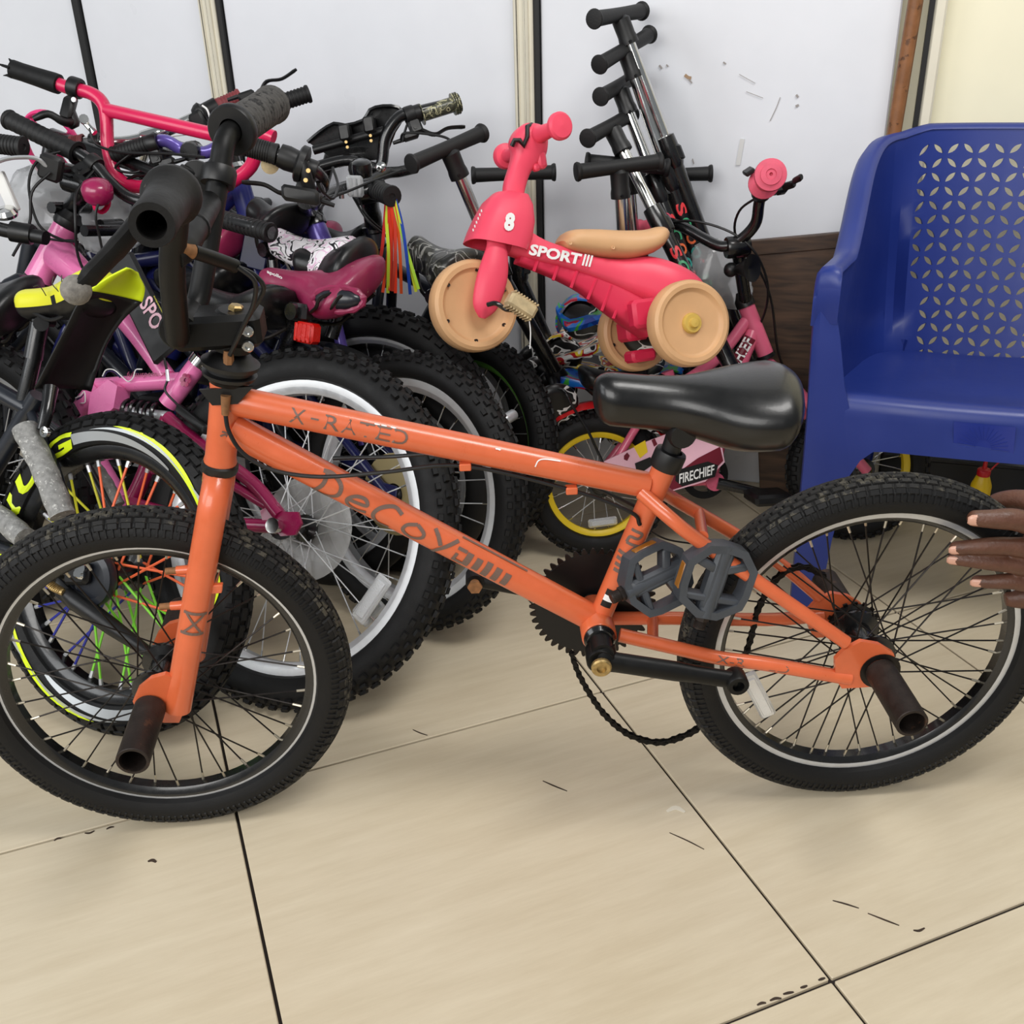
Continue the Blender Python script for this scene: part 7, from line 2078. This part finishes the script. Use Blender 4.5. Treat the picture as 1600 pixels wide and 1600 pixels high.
# ---- further saddles standing up between the frames, each with its own bicycle
def back_bike(name, label, nose, rear, up_, m, PLx, R, ur, uf, paint, wid=.075, th=.05, slabel=None):
    t_ = thing(name, label, 'bicycle', PLx.uv((ur + uf) / 2, 0))
    bike_wheels(t_, PLx, R, ur, uf, .027, ALW('a'), ALW('a'), 20, None)
    mid = (V(nose) + V(rear)) / 2
    k_ = std_frame(t_, PLx, R, ur, uf, paint, .016, None, mid - PLx.up * .16)
    saddle(t_, nose, rear, up_, m, wid, .026, th, slabel, clamp=mid - PLx.up * .14)
    c0 = PLx.uv(uf + (ur - uf) * .17, R * 2 + .24)
    mb = MB(); mb.tube(spline([c0 + PLx.n * .22, c0 + PLx.n * .1, c0, c0 - PLx.n * .1, c0 - PLx.n * .22], 4), .011, 10); part('handlebar', mb, M['black_paint'], t_)
    stem_to(t_, k_['ht'], k_['ax'], c0)
    return t_
back_bike('childs_bicycle', 'bicycle with white patterned saddle behind the wine red saddle', at(424, 366, 1.88), at(545, 404, 1.80), V((.1, -.3, 1)), M['white_saddle'], Plane(-.36, 1.98, -24, -8), .20, .14, -.52, M['navy'], .06, .05, 'white saddle with black and pink print')
back_bike('childs_bicycle', 'bicycle with curved black saddle just above the wine red saddle', at(462, 402, 1.82), at(572, 404, 1.76), V((.05, -.1, 1)), M['vinyl'], Plane(-.36, 1.86, -26, -10), .20, .14, -.54, M['ink'], .07, .06, 'curved black saddle')
back_bike('childs_bicycle', 'bicycle with dark wrinkled saddle against the wall left of the streamers', at(505, 366, 2.12), at(574, 376, 2.08), V((0, -.1, 1)), M['vinyl'], Plane(-.26, 2.16, -18, -6), .20, .12, -.52, M['purple'], .06, .055, 'wrinkled black saddle')
back_bike('childs_bicycle', 'bicycle with pointed black saddle beside the chrome headset', at(396, 318, 1.98), at(458, 345, 1.92), V((.3, -.1, 1)), M['vinyl'], Plane(-.40, 1.92, -20, -10), .22, .12, -.56, M['ink'], .06, .05, 'pointed black saddle')
back_bike('childs_bicycle', 'bicycle with wine and cream saddle behind the orange bars', at(300, 366, 1.99), at(372, 372, 1.96), V((0, -.1, 1)), M['wine_saddle'], Plane(-.56, 1.95, -20, -10), .20, .12, -.52, M['blue_paint'], .06, .045, 'small wine red saddle')

# ---- bicycle cut off by the left edge of the picture
PE = Plane(-1.13, 1.74, -24, -16); RE = .26
edgeb = thing('mountain_bicycle', 'dark bicycle cut by the left picture edge with silver brake lever and grey black saddle', 'bicycle', PE.uv(-.1, 0))
bike_wheels(edgeb, PE, RE, .12, -.80, .030, ALW('a'), ALW('a'), 24, knob_tread(RE, .030, 50))
KE = std_frame(edgeb, PE, RE, .12, -.80, M['ink'], .017, None, at(-10, 520, 1.80))
saddle(edgeb, at(-95, 455, 1.78), at(44, 470, 1.74), V((0, -.2, 1)), M['vinyl'], .08, .026, .055, None, clamp=at(-10, 525, 1.80))
bars(edgeb, [at(34, 228, 1.92), at(0, 224, 1.93), at(-60, 232, 1.95), at(-120, 250, 1.98)], .0112)
grip(edgeb, at(-8, 224, 1.93), at(38, 230, 1.92), .0165, .020, None, None, 6)
mb = MB(); mb.tube(spline([at(74, 262, 1.91), at(58, 248, 1.90), at(30, 246, 1.89), at(4, 250, 1.88), at(-20, 262, 1.87)], 4), .0062, 9, True, 0, False, .6); part('brake_lever', mb, M['alloy'], edgeb, 'silver brake lever')
mb = MB(); mb.box(at(80, 262, 1.915), (.04, .045, .022), V((1, 0, -.4)), V((.4, 0, 1)), V((0, 1, 0)), 0, .005); part('brake_body', mb, M['black_plastic'], edgeb)
mb = MB(); mb.box(at(10, 300, 1.90), (.020, .07, .014), V((1, 0, .2)), V((-.2, 0, 1)), V((0, 1, 0)), 0, .002); part('bracket', mb, M['white'], edgeb, 'white plastic bracket')
mb = MB(); mb.lathe([(0, 0), (.018, 0), (.020, .006), (.016, .014), (0, .016)], at(12, 338, 1.86), V((0, -.3, 1)), 18); part('bell', mb, M['chrome'], edgeb, 'chrome bell')
mb = MB(); mb.tube(spline([at(-40, 345, 1.86), at(0, 358, 1.85), at(40, 366, 1.84), at(72, 372, 1.83)], 4), .0125, 12); mb.lathe([(.012, -.02), (.018, -.018), (.018, .018), (.012, .02)], at(34, 364, 1.84), V((1, 0, -.2)), 14); part('bar_extension', mb, M['black_plastic'], edgeb)
cable(edgeb, [at(78, 270, 1.9), at(50, 300, 1.88), at(46, 350, 1.87), at(20, 400, 1.86)], .0026)

# ---- loose things among the bicycles
hp = at(84, 232, 2.24)
mb = MB(); cx, cy = V((1, -.3, 0)).normalized(), V((.0, -.35, 1)).normalized()
mb.tube([hp + cx * .066 * math.cos(2 * math.pi * k / 40) + cy * .078 * math.sin(2 * math.pi * k / 40) for k in range(40)], .0085, 10, False, 0, True, .6)
for k in range(4):
    a = .5 + 1.57 * k; mb.tube([hp, hp + cx * .066 * math.cos(a) + cy * .078 * math.sin(a)], .005, 8)
mb.tube([hp, V((hp.x, hp.y + .02, .02))], .008, 10)
solo('toy_steering_wheel', mb, mat('bright_pink_plastic', (240, 60, 130), .4), 'bright pink plastic hoop with spokes behind the upper left bars', 'toy', V((hp.x, hp.y, .02)))
mb = crumple('bag', '', at(72, 325, 2.12), .075, (1.0, .5, 1.1), 11, None, 'bag', .3); solo('plastic_bag', mb, M['bag'], 'crumpled clear plastic wrapping behind the pink head tube', 'bag', None, None, 25)
mb = crumple('bag', '', at(165, 345, 2.10), .06, (1.0, .5, 1.2), 12, None, 'bag', .3); solo('plastic_bag', mb, M['bag'], 'crumpled clear plastic wrapping below the magenta bell', 'bag', None, None, 25)
